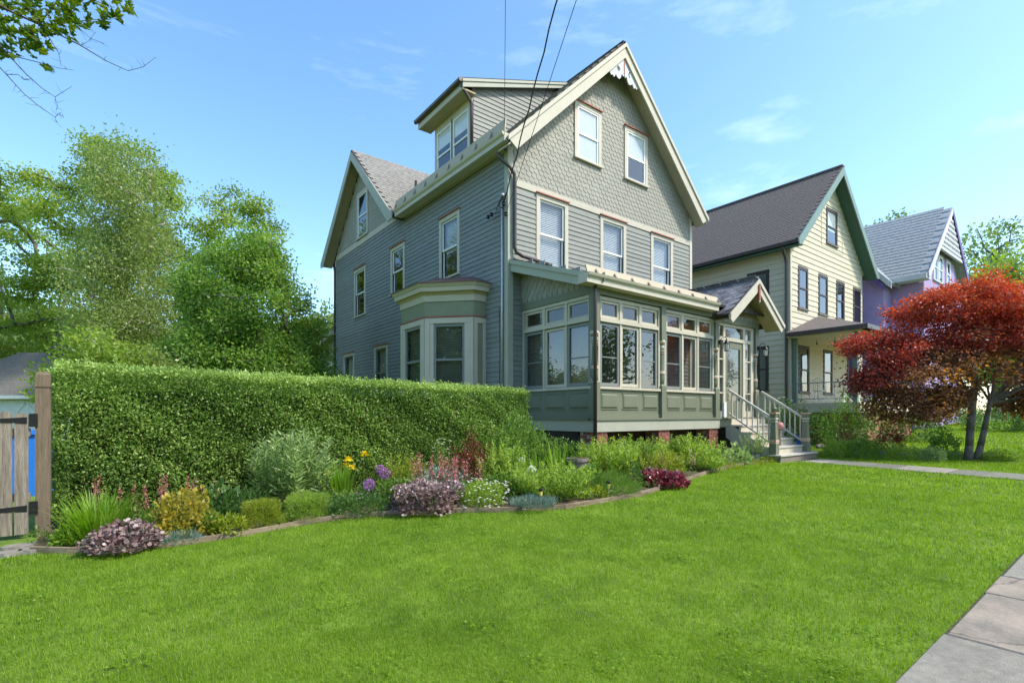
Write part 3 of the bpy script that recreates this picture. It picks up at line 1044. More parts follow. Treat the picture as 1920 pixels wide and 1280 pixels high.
# cross gable on the side wall
XZ, XB = 9.86, 9.1
XE = 6.40
m = MB()
hw = 3.5
m.slab([(-0.45, XB - hw, XE), (-0.45, XB, XZ), (3.6, XB, XZ), (0.3, XB - hw, XE)], 0.09)
m.slab([(-0.45, XB + hw, XE), (-0.45, XB, XZ), (3.6, XB, XZ), (0.3, XB + hw, XE)], 0.09)
xr = m.build('cross_roof', 'dark_roof', H)
sv = Vector((0, hw, XZ - XE)).normalized()
nv = Vector((0, -sv.z, sv.y))
place_field('roof_slate', slt, field(Vector((-0.40, XB - hw, XE)) + nv * 0.004, (1, 0, 0), sv, nv, 20, 28, 0.222, 0.175,
                                     lambda u, w: 0.07 < u < 0.95 + w * 0.68 and w < 4.88, 0.004), xr, 0)
SF = Fr(-0.45, 0, 0, 1, -1, 0)
for s in (-1, 1):
    m = MB()
    m.prism(SF, [(XB + s * (hw + 0.04), XE - 0.16), (XB + s * (hw - 0.25), XE - 0.18), (XB, XZ - 0.38), (XB, XZ - 0.05), (XB + s * (hw + 0.05), XE + 0.01)], -0.03, 0.012)
    m.build('rake_board', 'pale_green', H)
    m = MB()
    y0, y1 = XB + s * (hw - 0.05), XB
    za, zb = XE - 0.13, XZ - 0.14
    m.raw([(-0.44, y0, za), (-0.44, y1, zb), (0.0, y1, zb), (0.0, y0, za), (-0.44, y0, za + .03), (-0.44, y1, zb + .03), (0.0, y1, zb + .03), (0.0, y0, za + .03)],
          [(0, 1, 2, 3), (7, 6, 5, 4), (0, 4, 5, 1), (1, 5, 6, 2), (2, 6, 7, 3), (3, 7, 4, 0)])
    m.build('soffit', 'soffit', H)
m = MB()
m.tube([(1.1, 6.9, 7.4), (1.1, 6.9, 8.35)], 0.05)
m.build('vent_pipe', 'brown_metal', H)

# dormer
DF = Fr(0.12, 0, 0, 1, -1, 0)
d0, d1 = 1.72, 3.72
m = MB()
m.box(DF, d0, d1, -0.1, 0, 6.6, 8.62)
m.build('dormer_wall', 'olive', H)


def dorm_z(a):
    return 8.70 + (a + 0.30) * (10.06 - 8.70) / 3.7


for yy, nn in ((d0, -1), (d1, 1)):
    DC = Fr(0, yy, 1, 0, 0, nn)
    m = MB()
    m.prism(DC, [(0.12, 6.75), (3.5, roof_z(3.5) - 0.1), (3.5, dorm_z(3.5) - 0.12), (0.12, dorm_z(0.12) - 0.12)], -0.08, 0.0)
    m.build('dormer_cheek', 'sage', H)
    if nn < 0:
        def ends(z):
            lo = 0.13
            hi = min(3.4, z - EAVE_Z - 0.32 + 0.02) if z < 10 else 3.4
            if z > dorm_z(0.12) - 0.12:
                lo = (z - 8.72 + 0.12) / ((10.08 - 8.72) / 3.7) - 0.30
            return (lo, hi)
        clapboards(H, DC, 0, 3, 6.9, 9.9, 0.1225, 'sage', ends=ends)
m = MB()
m.slab([(-0.34, d0 - 0.16, 8.72), (-0.34, d1 + 0.34, 8.72), (3.42, d1 + 0.34, 10.08), (3.42, d0 - 0.16, 10.08)], 0.07)
dr = m.build('dormer_roof', 'dark_roof', H)
DR = Fr(0, d0 - 0.16, 1, 0, 0, -1, -0.08)
m = MB()
m.prism(DR, [(-0.30, 8.56), (3.42, 9.96), (3.42, 10.08), (-0.30, 8.72)], -0.02, 0.02)
m.build('rake_board', 'pale_green', dr)
m = MB()
m.prism(DR, [(-0.32, 8.69), (3.42, 10.05), (3.42, 10.11), (-0.32, 8.76)], 0.021, 0.045)
m.build('moulding', 'pale_green', dr)
part('fascia', 'cream', dr, DF, d0 - 0.15, d1 + 0.32, 0.38, 0.415, 8.45, 8.64)
part('soffit', 'soffit', dr, DF, d0 - 0.14, d1 + 0.30, 0.001, 0.38, 8.45, 8.49)
m = MB()
m.tube([(-0.36, d0 - 0.18, 8.66), (-0.36, d1 + 0.36, 8.66)], 0.062, 10)
m.build('gutter', 'brown_metal', dr)
m = MB()
m.tube([(-0.33, d0 - 0.1, 8.70), (-0.31, d0 - 0.1, 8.56), (-0.12, d0 - 0.10, 8.36), (0.02, d0 - 0.07, 8.25), (0.05, d0 - 0.05, 8.1), (0.05, d0 - 0.05, 7.0)], 0.042)
m.build('downspout', 'brown_metal', H, smooth=True)
m = MB()
m.box(DF, d0 - 0.0, d0 + 0.10, 0.0, 0.03, 6.7, 8.52)
m.box(DF, d1 - 0.10, d1, 0.0, 0.03, 6.7, 8.52)
m.box(DF, d0 + 0.10, d1 - 0.10, 0.0, 0.028, 8.30, 8.52)
m.build('dormer_casing', 'cream', H)
part('moulding', 'red_trim', H, DF, d0, d1, 0.0, 0.05, 8.46, 8.50)
for u in (d0 + 0.08, (d0 + d1) / 2 - 0.02):
    window(H, DF, u, u + 0.95, 6.75, 8.32, deep=False, cap=None, inside='screen_dark', blind='blind', cover=0.35, cw=0.08, proud=0.04)

# rear lean-to
RE = Fr(0.05, 0, 0, 1, -1, 0)
m = MB()
m.prism(RE, [(12.06, -1.3), (15.6, -1.3), (15.6, 2.50), (12.06, 3.40)], -3.0, 0)
rear = m.build('rear_wing', 'bay_green', H)
m = MB()
m.prism(RE, [(12.06, 3.34), (15.9, 2.42), (15.9, 2.60), (12.06, 3.54)], -3.2, 0.3)
m.build('rear_roof', 'cream', rear)
part('trim', 'cream', rear, RE, 12.1, 15.6, 0.0, 0.03, 2.05, 2.28)
for u in (12.7, 14.1):
    window(rear, RE, u, u + 1.0, 0.3, 2.0, deep=False, cap=None, inside='screen_dark')

# bay window on the side wall
bp = [(0.0, 0.94), (-0.37, 0.94), (-1.22, 1.88), (-1.22, 3.22), (-0.37, 4.16), (0.0, 4.16)]


def bay_poly(out):
    """bay outline pushed outward"""
    c = Vector((-0.2, 2.55))
    res = []
    q = [Vector(p) for p in bp]
    for i, p in enumerate(q):
        if i == 0:
            res.append(Vector((0.0, p.y - out)))
        elif i == 5:
            res.append(Vector((0.0, p.y + out)))
        else:
            d1_ = (q[i] - q[i - 1]).normalized()
            d2_ = (q[i + 1] - q[i]).normalized()
            n1_ = Vector((-(-d1_.y), -d1_.x)) * -1
            n2_ = Vector((-(-d2_.y), -d2_.x)) * -1
            n1_ = Vector((d1_.y * -1, d1_.x)) if (Vector((d1_.y * -1, d1_.x)).dot(p - c) > 0) else Vector((d1_.y, -d1_.x))
            n2_ = Vector((d2_.y * -1, d2_.x)) if (Vector((d2_.y * -1, d2_.x)).dot(p - c) > 0) else Vector((d2_.y, -d2_.x))
            b_ = (n1_ + n2_)
            b_ = b_ / b_.length
            res.append(p + b_ * (out / max(0.3, b_.dot(n1_))))
    return res


def bay_ring(name, mat, o0, o1, z0, z1, parent):
    """solid layer of the bay: outline at o0 (bottom) and o1 (top)"""
    a, b = bay_poly(o0), bay_poly(o1)
    v = [(p.x, p.y, z0) for p in a] + [(p.x, p.y, z1) for p in b]
    k = 6
    f = [tuple(range(k)), tuple(range(2 * k - 1, k - 1, -1))] + [(i, (i + 1) % k, (i + 1) % k + k, i + k) for i in range(k)]
    return link(name, mesh(name, v, f, mat), parent)


bay = bay_ring('bay_window', 'bay_green', 0, 0, -1.3, 0.30, H)
bay_ring('frieze', 'bay_green', 0.005, 0.005, 2.47, 2.83, bay)
bay_ring('frieze_band', 'cream', 0.03, 0.05, 2.83, 2.98, bay)
bay_ring('soffit', 'soffit', 0.05, 0.10, 2.98, 3.06, bay)
bay_ring('cornice', 'cream', 0.17, 0.19, 3.06, 3.17, bay)
bay_ring('cornice', 'cream', 0.21, 0.26, 3.17, 3.24, bay)
bay_ring('roof', 'copper_roof', 0.28, 0.28, 3.24, 3.265, bay)
bay_ring('roof', 'copper_roof', 0.27, -0.35, 3.265, 3.52, bay)
bay_ring('red_line', 'red_trim', 0.045, 0.045, 2.43, 2.46, bay)
bay_ring('inner_core', 'room', -0.33, -0.33, 0.3, 2.45, bay)
for i in range(5):
    p, q = Vector(bp[i]), Vector(bp[i + 1])
    d = (q - p)
    ln = d.length
    d.normalize()
    n_ = Vector((-d.y, d.x))
    if n_.dot(p - Vector((-0.2, 2.55))) < 0:
        n_ = -n_
    BF = Fr(p.x, p.y, d.x, d.y, n_.x, n_.y)
    m = MB()
    pw = 0.13 if ln > 0.6 else 0.10
    m.box(BF, 0.0, pw, -0.10, 0.03, 0.3, 2.42)
    m.box(BF, ln - pw, ln, -0.10, 0.03, 0.3, 2.42)
    m.box(BF, pw, ln - pw, -0.10, 0.028, 2.28, 2.42)
    cs = m.build('bay_casing', 'cream', bay)
    if ln > 0.6:
        m = MB()
        a_, b_ = pw + 0.12, ln - pw - 0.12
        m.box(BF, pw, pw + 0.10, -0.08, 0.015, 0.3, 2.28)
        m.box(BF, ln - pw - 0.10, ln - pw, -0.08, 0.015, 0.3, 2.28)
        m.build('bay_casing', 'cream', bay)
        m = MB()
        m.box(BF, a_ - 0.02, a_ + 0.04, -0.06, -0.005, 0.3, 2.28)
        m.box(BF, b_ - 0.04, b_ + 0.02, -0.06, -0.005, 0.3, 2.28)
        m.box(BF, a_ + 0.04, b_ - 0.04, -0.06, -0.007, 2.20, 2.28)
        m.box(BF, a_ + 0.04, b_ - 0.04, -0.06, -0.002, 1.34, 1.40)
        m.build('sash', 'sash_grey', bay)
        part('pane', 'pane_dark', bay, BF, a_ + 0.04, b_ - 0.04, -0.04, -0.035, 0.3, 2.20)
        mb = MB()
        for j in range(44):
            zz = 0.3 + j * 0.0435
            mb.raw([BF.p(a_, -0.12, zz), BF.p(b_, -0.12, zz), BF.p(b_, -0.14, zz + 0.04), BF.p(a_, -0.14, zz + 0.04)], [(0, 1, 2, 3)])
        mb.build('blind', 'blind_tan', bay)
    else:
        part('bay_panel', 'bay_green', bay, BF, 0.10, ln - 0.10, -0.10, 0.004, 0.3, 2.28)
m = MB()
m.tube([(0, 0, 0), (0, 0, 0.01)], 0.01)

# downspouts at the corner
m = MB()
m.tube([(-0.30, 0.0, 6.15), (-0.26, -0.02, 6.02), (-0.02, -0.10, 5.86), (0.10, -0.11, 5.72), (0.12, -0.10, 5.5), (0.12, -0.10, 3.98), (0.15, -0.12, 3.87),
        (0.32, -0.14, 3.80), (1.15, -0.16, 3.74)], 0.045)
m.build('downspout', 'brown_metal', H, smooth=True)
m = MB()
m.tube([(-0.10, 11.98, 6.2), (-0.06, 12.0, 6.0), (-0.06, 12.0, -1.2)], 0.05)
m.build('downspout', 'brown_metal', H, smooth=True)

# electric service mast and meter pipe
m = MB()
m.tube([(-0.07, 0.16, -0.2), (-0.07, 0.16, 5.15)], 0.026)
m.tube([(-0.07, 0.16, 5.15), (-0.09, 0.10, 5.26), (-0.14, 0.05, 5.2)], [0.05, 0.06, 0.045])
ms_ = m.build('service_mast', 'steel', H, smooth=True)
for p in ((-0.16, 0.60, 4.85), (-0.17, 0.45, 4.86), (-0.10, -0.04, 4.74), (-0.12, 0.02, 5.0)):
    m = MB()
    m.lathe((p[0], p[1], p[2] - 0.05), [(0.02, 0), (0.045, 0.02), (0.03, 0.05), (0.045, 0.08), (0.02, 0.1)], 8)
    m.build('insulator', 'black', ms_)
m = MB()
m.tube([(-0.05, 0.3, 2.6), (-0.05, 0.27, 1.5), (-0.05, 0.3, 0.2)], 0.007, 5)
m.tube([(-0.14, 0.05, 5.18), (-0.2, 0.12, 4.95), (-0.1, 0.06, 4.9)], 0.012, 5)
m.tube([(-0.14, 0.08, 5.16), (-0.22, 0.2, 4.88), (-0.1, 0.06, 4.95)], 0.012, 5)
m.tube([(-0.1, 0.16, 4.85), (-0.16, 0.4, 4.86), (-0.17, 0.62, 4.85)], 0.010, 5)
m.build('cable', 'black', ms_)

# ------------------------------------------------------------------ enclosed porch
PB = -2.44
PF = Fr(0, PB, 1, 0, 0, -1)             # porch front, post faces at n = 0
PS = Fr(0.37, 0, 0, -1, -1, 0)          # porch side, u towards the street
FLZ = -0.10
part('porch_floor', 'floor_wood', H, WORLD, 0.40, 7.2, PB + 0.06, -0.01, FLZ - 0.06, FLZ - 0.002)
m = MB()
m.box(PF, 0.30, 7.28, -0.10, 0.05, FLZ - 0.03, FLZ + 0.012)
m.box(PS, 0.0, 2.39, -0.1, 0.07, FLZ - 0.03, FLZ + 0.012)
m.build('porch_ledge', 'porch_green', H)
m = MB()
m.box(PF, 0.33, 5.10, -0.06, 0.02, -0.37, FLZ - 0.03)
m.box(PS, 0.0, 2.42, -0.06, 0.038, -0.37, FLZ - 0.03)
m.build('porch_skirt', 'pale_green', H)
part('porch_ceiling', 'olive', H, WORLD, 0.45, 7.1, PB + 0.1, -0.02, 2.56, 2.6)


def turned_post(c, top, half=False):
    """square pedestal, turned shaft, square head"""
    m = MB()
    w = 0.088
    x, y = c
    m.lathe((x, y, 0), [(w + 0.012, FLZ + 0.012), (w + 0.012, 0.09)], square=True)
    m.lathe((x, y, 0), [(w, 0.09), (w, 0.655), (w * 0.8, 0.70)], square=True)
    m.lathe((x, y, 0), [(0.045, 0.69), (0.075, 0.75), (0.085, 0.80), (0.082, 0.93)], 14)
    m.lathe((x, y, 0), [(0.075, 1.00), (0.062, 1.15), (0.055, 1.45), (0.07, 1.50)], 14)
    m.lathe((x, y, 0), [(w * 0.93, 1.72), (w * 0.93, top)], square=True)
    p = m.build('porch_post', 'porch_green', H)
    for z0, z1, r, mt_ in ((0.93, 0.965, 0.095, 'pink_trim'), (0.965, 1.0, 0.085, 'cream'), (1.42, 1.44, 0.075, 'pink_trim'), (1.47, 1.49, 0.08, 'cream'), (1.50, 1.62, 0.072, 'pale_green'),
                           (1.62, 1.65, 0.085, 'red_trim'), (1.65, 1.73, 0.098, 'cream')):
        m = MB()
        m.lathe((x, y, 0), [(r * 0.86, z0), (r, (z0 + z1) / 2), (r * 0.88, z1)], 14)
        m.build('ring', mt_, p, smooth=True)
    part('cap', 'pale_green', p, WORLD, x - w - 0.004, x + w + 0.004, y - w - 0.004, y + w + 0.004, 0.6552, 0.675)
    return p


posts = [0.46, 2.73, 5.02, 7.10]
for px_ in posts:
    turned_post((px_, PB + 0.085), 2.50)


def sun_bay(fr, u0, u1, d, nsash=3, top=2.48):
    """one bay of the porch: panel wall below, sashes, transom lights; d = depth of the wall face"""
    m = MB()
    m.box(fr, u0, u1, d - 0.08, d, FLZ + 0.012, 0.53)
    w = m.build('porch_panel_wall', 'porch_green', H)
    part('baseboard', 'porch_green', w, fr, u0, u1, d, d + 0.022, FLZ + 0.0125, 0.0)
    cols = np.linspace(u0, u1, nsash + 1)
    for a, b in zip(cols[:-1], cols[1:]):
        m = MB()
        a2, b2 = a + 0.085, b - 0.085
        q = [(a2, 0.12, 0.002), (b2, 0.12, 0.002), (b2, 0.44, 0.002), (a2, 0.44, 0.002)]
        i_ = 0.035
        q2 = [(a2 + i_, 0.12 + i_, 0.024), (b2 - i_, 0.12 + i_, 0.024), (b2 - i_, 0.44 - i_, 0.024), (a2 + i_, 0.44 - i_, 0.024)]
        v = [fr.p(u, d + n, z) for u, z, n in q + q2]
        f = [(4, 5, 6, 7)] + [(i, (i + 1) % 4, (i + 1) % 4 + 4, i + 4) for i in range(4)]
        m.raw(v, f)
        m.build('panel', 'porch_green', w)
        for s0, s1, t0, t1 in ((a2 - 0.018, b2 + 0.018, 0.098, 0.116), (a2 - 0.018, b2 + 0.018, 0.444, 0.462)):
            part('moulding', 'porch_green', w, fr, s0, s1, d, d + 0.016, t0, t1)
    part('sill', 'cream', w, fr, u0, u1, d - 0.08, d + 0.05, 0.53, 0.585)
    # frame
    m = MB()
    m.box(fr, u0, u0 + 0.05, d - 0.07, d + 0.012, 0.585, top)
    m.box(fr, u1 - 0.05, u1, d - 0.07, d + 0.012, 0.585, top)
    m.box(fr, u0 + 0.05, u1 - 0.05, d - 0.07, d + 0.011, top - 0.07, top)
    m.box(fr, u0 + 0.05, u1 - 0.05, d - 0.07, d + 0.03, 1.95, 2.03)
    ins = np.linspace(u0 + 0.05, u1 - 0.05, nsash + 1)
    for c in ins[1:-1]:
        m.box(fr, c - 0.025, c + 0.025, d - 0.07, d + 0.012, 0.585, 1.95)
        m.box(fr, c - 0.035, c + 0.035, d - 0.07, d + 0.010, 2.03, top - 0.07)
    fw = m.build('porch_window', 'cream', H)
    for k, (a, b) in enumerate(zip(ins[:-1], ins[1:])):
        grey = k != 1
        a1, b1 = a + 0.027, b - 0.027
        s = 0.055
        m = MB()
        dn = d - 0.03
        z0, z1 = 0.60, 1.93
        m.box(fr, a1, a1 + s, dn - 0.03, dn + 0.02, z0, z1)
        m.box(fr, b1 - s, b1, dn - 0.03, dn + 0.02, z0, z1)
        m.box(fr, a1 + s, b1 - s, dn - 0.03, dn + 0.018, z1 - s, z1)
        m.box(fr, a1 + s, b1 - s, dn - 0.03, dn + 0.018, z0, z0 + s * 1.2)
        if grey:
            m.box(fr, a1 + s, b1 - s, dn - 0.012, dn + 0.01, 1.20, 1.222)
        m.build('sash', 'sash_grey' if grey else 'cream', fw)
        part('pane', 'pane_dark', fw, fr, a1 + s, b1 - s, dn - 0.02, dn - 0.015, z0 + s * 1.2, z1 - s)
        m = MB()
        z0, z1 = 2.04, top - 0.08
        a1, b1 = a + 0.037, b - 0.037
        s = 0.05
        m.box(fr, a1, a1 + s, dn - 0.03, dn + 0.02, z0, z1)
        m.box(fr, b1 - s, b1, dn - 0.03, dn + 0.02, z0, z1)
        m.box(fr, a1 + s, b1 - s, dn - 0.03, dn + 0.018, z1 - s, z1)
        m.box(fr, a1 + s, b1 - s, dn - 0.03, dn + 0.018, z0, z0 + s)
        m.build('transom_sash', 'cream', fw)
        part('transom_pane', 'pane', fw, fr, a1 + s, b1 - s, dn - 0.02, dn - 0.015, z0 + s, z1 - s)
    return fw


sun_bay(PF, 0.55, 2.64, -0.07)
sun_bay(PF, 2.82, 4.93, -0.07)
sb = sun_bay(PS, 0.03, 2.34, -0.05, top=2.50)
# blinds behind the side windows
mb = MB()
for j in range(34):
    zz = 0.60 + j * 0.04
    mb.raw([PS.p(0.1, -0.20, zz), PS.p(2.2, -0.20, zz), PS.p(2.2, -0.225, zz + 0.036), PS.p(0.1, -0.225, zz + 0.036)], [(0, 1, 2, 3)])
mb.build('blind', 'blind_tan', sb)
# head beam
m = MB()
m.box(PF, 0.38, 5.12, -0.16, -0.005, 2.50, 2.72)
m.box(PS, 0.0, 2.29, -0.16, -0.01, 2.505, 2.70)
m.box(PF, 5.12, 7.2, -0.16, -0.002, 2.44, 2.62)
m.build('porch_beam', 'porch_green', H)

# porch roof, side gable with fish-scale shingles, rake
RB0, RZ0, RZ1 = -2.66, 2.80, 3.72
m = MB()
m.slab([(0.02, 0.0, RZ1), (0.02, RB0, RZ0), (7.3, RB0, RZ0), (7.3, 0.0, RZ1)], 0.06)
pr = m.build('porch_roof', 'dark_roof', H)
PR = Fr(0.04, 0, 0, -1, -1, 0)
m = MB()
m.prism(PR, [(0.0, RZ1 - 0.30), (2.30, RZ0 - 0.16), (2.66, RZ0 - 0.02), (0.0, RZ1 - 0.065)], -0.03, 0.015)
m.build('rake_board', 'pale_green', pr)
m = MB()
m.prism(PR, [(0.0, RZ1 - 0.12), (2.66, RZ0 - 0.10), (2.67, RZ0 + 0.0), (0.0, RZ1 - 0.02)], 0.016, 0.05)
m.build('moulding', 'pale_green', pr)
m = MB()
m.prism(PS, [(0.02, 2.70), (2.30, 2.70), (0.02, RZ1 - 0.1)], -0.12, -0.03)
psg = m.build('porch_gable', 'olive', H)
fs = scale_mesh('fish_scale', 0.168, 0.21, 'olive', 0.42, 0.02)
place_field('fish_scale', fs, field(PS.p(0, -0.03, 2.66), PS.u, (0, 0, 1), PS.n, 15, 8, 0.175, 0.135,
                                    lambda u, w: 0.03 < u and 2.66 + w < RZ1 - 0.02 - u * 0.345, 0.004), psg)
yankee_gutter(PF, -0.06, 4.72, 0.26, 2.62, 2.97, 9, 0.25)
m = MB()
m.tube([(0.31, -2.52, 2.63), (0.31, -2.52, 2.5), (0.31, -2.52, -0.95)], 0.038)
m.build('downspout', 'brown_metal', H, smooth=True)

# entry: door, side lights, transoms
EN = -0.07
m = MB()
for u0, u1, z0, z1 in ((5.12, 5.20, FLZ, 2.44), (5.40, 5.50, FLZ, 2.44), (6.42, 6.54, FLZ, 2.44), (6.84, 6.99, FLZ, 2.44)):
    m.box(PF, u0, u1, EN - 0.08, EN + 0.012, z0 + 0.012, z1)
m.box(PF, 5.20, 6.84, EN - 0.08, EN + 0.02, 1.97, 2.06)
m.box(PF, 5.20, 6.84, EN - 0.08, EN + 0.011, 2.36, 2.44)
for z in (0.55, 0.98, 1.45):
    m.box(PF, 5.20, 5.40, EN - 0.05, EN - 0.0, z, z + 0.035)
    m.box(PF, 6.54, 6.84, EN - 0.05, EN - 0.0, z, z + 0.035)
m.box(PF, 5.20, 5.40, EN - 0.06, EN + 0.005, FLZ + 0.012, 0.08)
m.box(PF, 6.54, 6.84, EN - 0.06, EN + 0.005, FLZ + 0.012, 0.08)
en = m.build('entry_frame', 'cream', H)
for u0, u1, z0, z1 in ((5.20, 5.40, 0.08, 1.97), (6.54, 6.84, 0.08, 1.97), (5.20, 5.40, 2.06, 2.36), (5.50, 6.42, 2.06, 2.36), (6.54, 6.84, 2.06, 2.36)):
    part('pane', 'pane', en, PF, u0, u1, EN - 0.04, EN - 0.035, z0, z1)
m = MB()
m.box(PF, 5.50, 5.63, EN - 0.06, EN - 0.01, FLZ + 0.013, 1.96)
m.box(PF, 6.29, 6.42, EN - 0.06, EN - 0.01, FLZ + 0.013, 1.96)
m.box(PF, 5.63, 6.29, EN - 0.06, EN - 0.012, 1.78, 1.96)
m.box(PF, 5.63, 6.29, EN - 0.06, EN - 0.012, FLZ + 0.013, 0.33)
m.box(PF, 5.63, 6.29, EN - 0.05, EN - 0.02, 0.33, 0.36)
dr_ = m.build('entry_door', 'porch_green', H)
part('pane', 'pane', dr_, PF, 5.63, 6.29, EN - 0.04, EN - 0.035, 0.36, 1.78)
m = MB()
m.tube([PF.p(5.57, EN - 0.01, 0.86), PF.p(5.57, EN + 0.05, 0.86), PF.p(5.66, EN + 0.05, 0.86)], 0.014)
m.build('handle', 'steel', dr_)
part('mail_box', 'white', H, PF, 5.36, 5.47, EN + 0.012, EN + 0.06, FLZ + 0.02, 0.32)

# entry gable
GA, GZ, GS = 6.20, 3.62, 0.755
GB = -2.92
m = MB()
hw2 = 1.44
for s in (-1, 1):
    m.slab([(GA, GB, GZ), (GA, 0.0, GZ), (GA + s * hw2, 0.0, GZ - hw2 * GS), (GA + s * hw2, GB, GZ - hw2 * GS)], 0.06)
er = m.build('entry_roof', 'dark_roof', H)
es = scale_mesh('slate', 0.245, 0.29, 'slate', 0.55, 0.016, point=False)
for s in (-1, 1):
    sv = Vector((-s * 1.0, 0, GS)).normalized()
    nv = Vector((s * sv.z, 0, abs(sv.x)))
    org = Vector((GA + s * hw2, GB + 0.03, GZ - hw2 * GS)) + nv * 0.004
    mts = field(org, (0, 1, 0), sv, nv, 12, 12, 0.255, 0.15, lambda u, w: 0.05 < u < 2.85 and w < 1.83, 0.008)
    place_field('slate', es, mts, er, 300 if s < 0 else 0)
part('ridge_cap', 'slate', er, WORLD, GA - 0.05, GA + 0.05, GB, -0.05, GZ, GZ + 0.035)
EG = Fr(0, GB, 1, 0, 0, -1)
for s in (-1, 1):
    m = MB()
    m.prism(EG, [(GA, GZ - 0.33), (GA + s * (hw2 - 0.14), GZ - hw2 * GS - 0.22), (GA + s * (hw2 - 0.02), GZ - hw2 * GS - 0.13), (GA + s * hw2, GZ - hw2 * GS - 0.03), (GA, GZ - 0.03)], -0.03, 0.012)
    rb = m.build('rake_board', 'cream', er)
    m = MB()
    m.prism(EG, [(GA, GZ - 0.12), (GA + s * (hw2 + 0.0), GZ - hw2 * GS - 0.11), (GA + s * (hw2 + 0.02), GZ - hw2 * GS - 0.01), (GA, GZ - 0.01)], 0.013, 0.045)
    m.build('moulding', 'cream', er)
    m = MB()
    za, zb = GZ - hw2 * GS - 0.16, GZ - 0.16
    xa, xb = GA + s * (hw2 - 0.06), GA
    m.raw([(xa, GB + 0.02, za), (xb, GB + 0.02, zb), (xb, PB, zb), (xa, PB, za), (xa, GB + 0.02, za + .02), (xb, GB + 0.02, zb + .02), (xb, PB, zb + .02), (xa, PB, za + .02)],
          [(0, 1, 2, 3), (7, 6, 5, 4), (0, 4, 5, 1), (1, 5, 6, 2), (2, 6, 7, 3), (3, 7, 4, 0)])
    m.build('soffit', 'soffit', er)
part('pendant', 'red_trim', er, EG, GA - 0.035, GA + 0.035, 0.013, 0.05, GZ - 0.58, GZ - 0.17)
m = MB()
m.lathe((GA, GB - 0.03, GZ - 0.66), [(0.01, 0), (0.035, 0.04), (0.02, 0.08)], 8)
m.build('pendant_tip', 'cream', er)
m = MB()
m.prism(PF, [(GA - 1.1, 2.62), (GA + 1.1, 2.62), (GA, 2.62 + 1.1 * GS)], -0.1, -0.02)
eg = m.build('entry_gable', 'olive', H)
place_field('fish_scale', fs, field(PF.p(GA - 1.25, -0.02, 2.585), PF.u, (0, 0, 1), PF.n, 16, 7, 0.165, 0.125,
                                    lambda u, w: abs(u - 1.25) < (0.86 - w) / GS + 0.12, 0.004), eg)


def lantern(x, y, z):
    m = MB()
    m.lathe((x, y + 0.10, z + 0.16), [(0.055, -0.05), (0.055, 0.05)], 10)
    m.tube([(x, y + 0.10, z + 0.18), (x, y + 0.03, z + 0.27), (x, y - 0.07, z + 0.28), (x, y - 0.10, z + 0.22)], 0.009, 6)
    m.lathe((x, y - 0.10, z), [(0.012, 0.23), (0.02, 0.20), (0.075, 0.12), (0.08, 0.10)], 8)
    m.lathe((x, y - 0.10, z), [(0.06, -0.09), (0.06, -0.075)], 8)
    for j in range(6):
        t = j * math.pi / 3
        m.tube([(x + 0.055 * math.cos(t), y - 0.10 + 0.055 * math.sin(t), z - 0.08), (x + 0.07 * math.cos(t), y - 0.10 + 0.07 * math.sin(t), z + 0.10)], 0.006, 4)
    ln = m.build('wall_lantern', 'black', H)
    m = MB()
    m.lathe((x, y - 0.10, z), [(0.048, -0.07), (0.062, 0.10)], 8)
    m.build('lantern_glass', 'lantern_glass', ln)


lantern(5.10, PB - 0.10, 1.72)
lantern(7.16, PB - 0.10, 1.72)

# stairs
ST0, TD, RH = -2.60, 0.26, 0.18
A0, A1 = 5.38, 7.26
m = MB()
for k in range(5):
    pass
SL = Fr(A0, 0, 0, -1, -1, 0)
sp_ = [(2.46, -0.28), (2.46, -0.62), (3.35, -1.2), (3.84, -1.2), (3.84, -1.04), (2.62, -0.30)]
m.prism(Fr(A0, 0, 0, -1, -1, 0), sp_, -0.04, 0.0)
stair = m.build('stairs', 'pale_green', H)
m = MB()
m.prism(Fr(A1 - 0.04, 0, 0, -1, -1, 0), sp_, -0.04, 0.0)
m.build('stringer', 'pale_green', stair)
for k in range(6):
    zt = FLZ - RH * k
    yf = ST0 - TD * k
    w0, w1 = (A0 + 0.04, A1 - 0.04) if k < 5 else (A0 - 0.05, A1 + 0.12)
    if k:
        m = MB()
        m.box(WORLD, w0 - 0.03, w1 + 0.03, yf - 0.03, yf + TD + 0.01, zt - 0.035, zt)
        m.build('tread', 'rail_white', stair)
    if k < 5:
        m = MB()
        m.box(WORLD, w0, w1, yf + 0.0, yf + 0.02, zt - RH + 0.001, zt - (0.035 if k else 0.03))
        m.build('riser', 'cream', stair)
part('bottom_riser', 'clay', stair, WORLD, A0 - 0.05, A1 + 0.12, ST0 - TD * 5, ST0 - TD * 5 + 0.02, -1.25, -1.036)


def newel(x, y, z):
    m = MB()
    m.lathe((x, y, z), [(0.085, 0), (0.085, 0.27)], square=True)
    m.lathe((x, y, z), [(0.075, 0.36), (0.058, 0.80), (0.062, 0.86)], square=True)
    m.lathe((x, y, z), [(0.06, 0.90), (0.075, 1.0)], square=True)
    n_ = m.build('newel_post', 'porch_green', H)
    for z0, z1, r, mt_ in ((0.27, 0.31, 0.088, 'pink_trim'), (0.31, 0.36, 0.092, 'pink_trim'), (0.80, 0.825, 0.07, 'cream'), (0.86, 0.90, 0.075, 'cream'), (1.0, 1.04, 0.095, 'pink_trim')):
        m = MB()
        m.lathe((x, y, z), [(r * 0.9, z0), (r, (z0 + z1) / 2), (r * 0.9, z1)], square=True)
        m.build('ring', mt_, n_)
    m = MB()
    m.lathe((x, y, z), [(0.05, 1.04), (0.05, 1.11), (0.068, 1.12), (0.06, 1.15), (0.025, 1.18), (0.03, 1.20), (0.008, 1.23)], 10)
    m.build('finial', 'porch_green', n_, smooth=True)


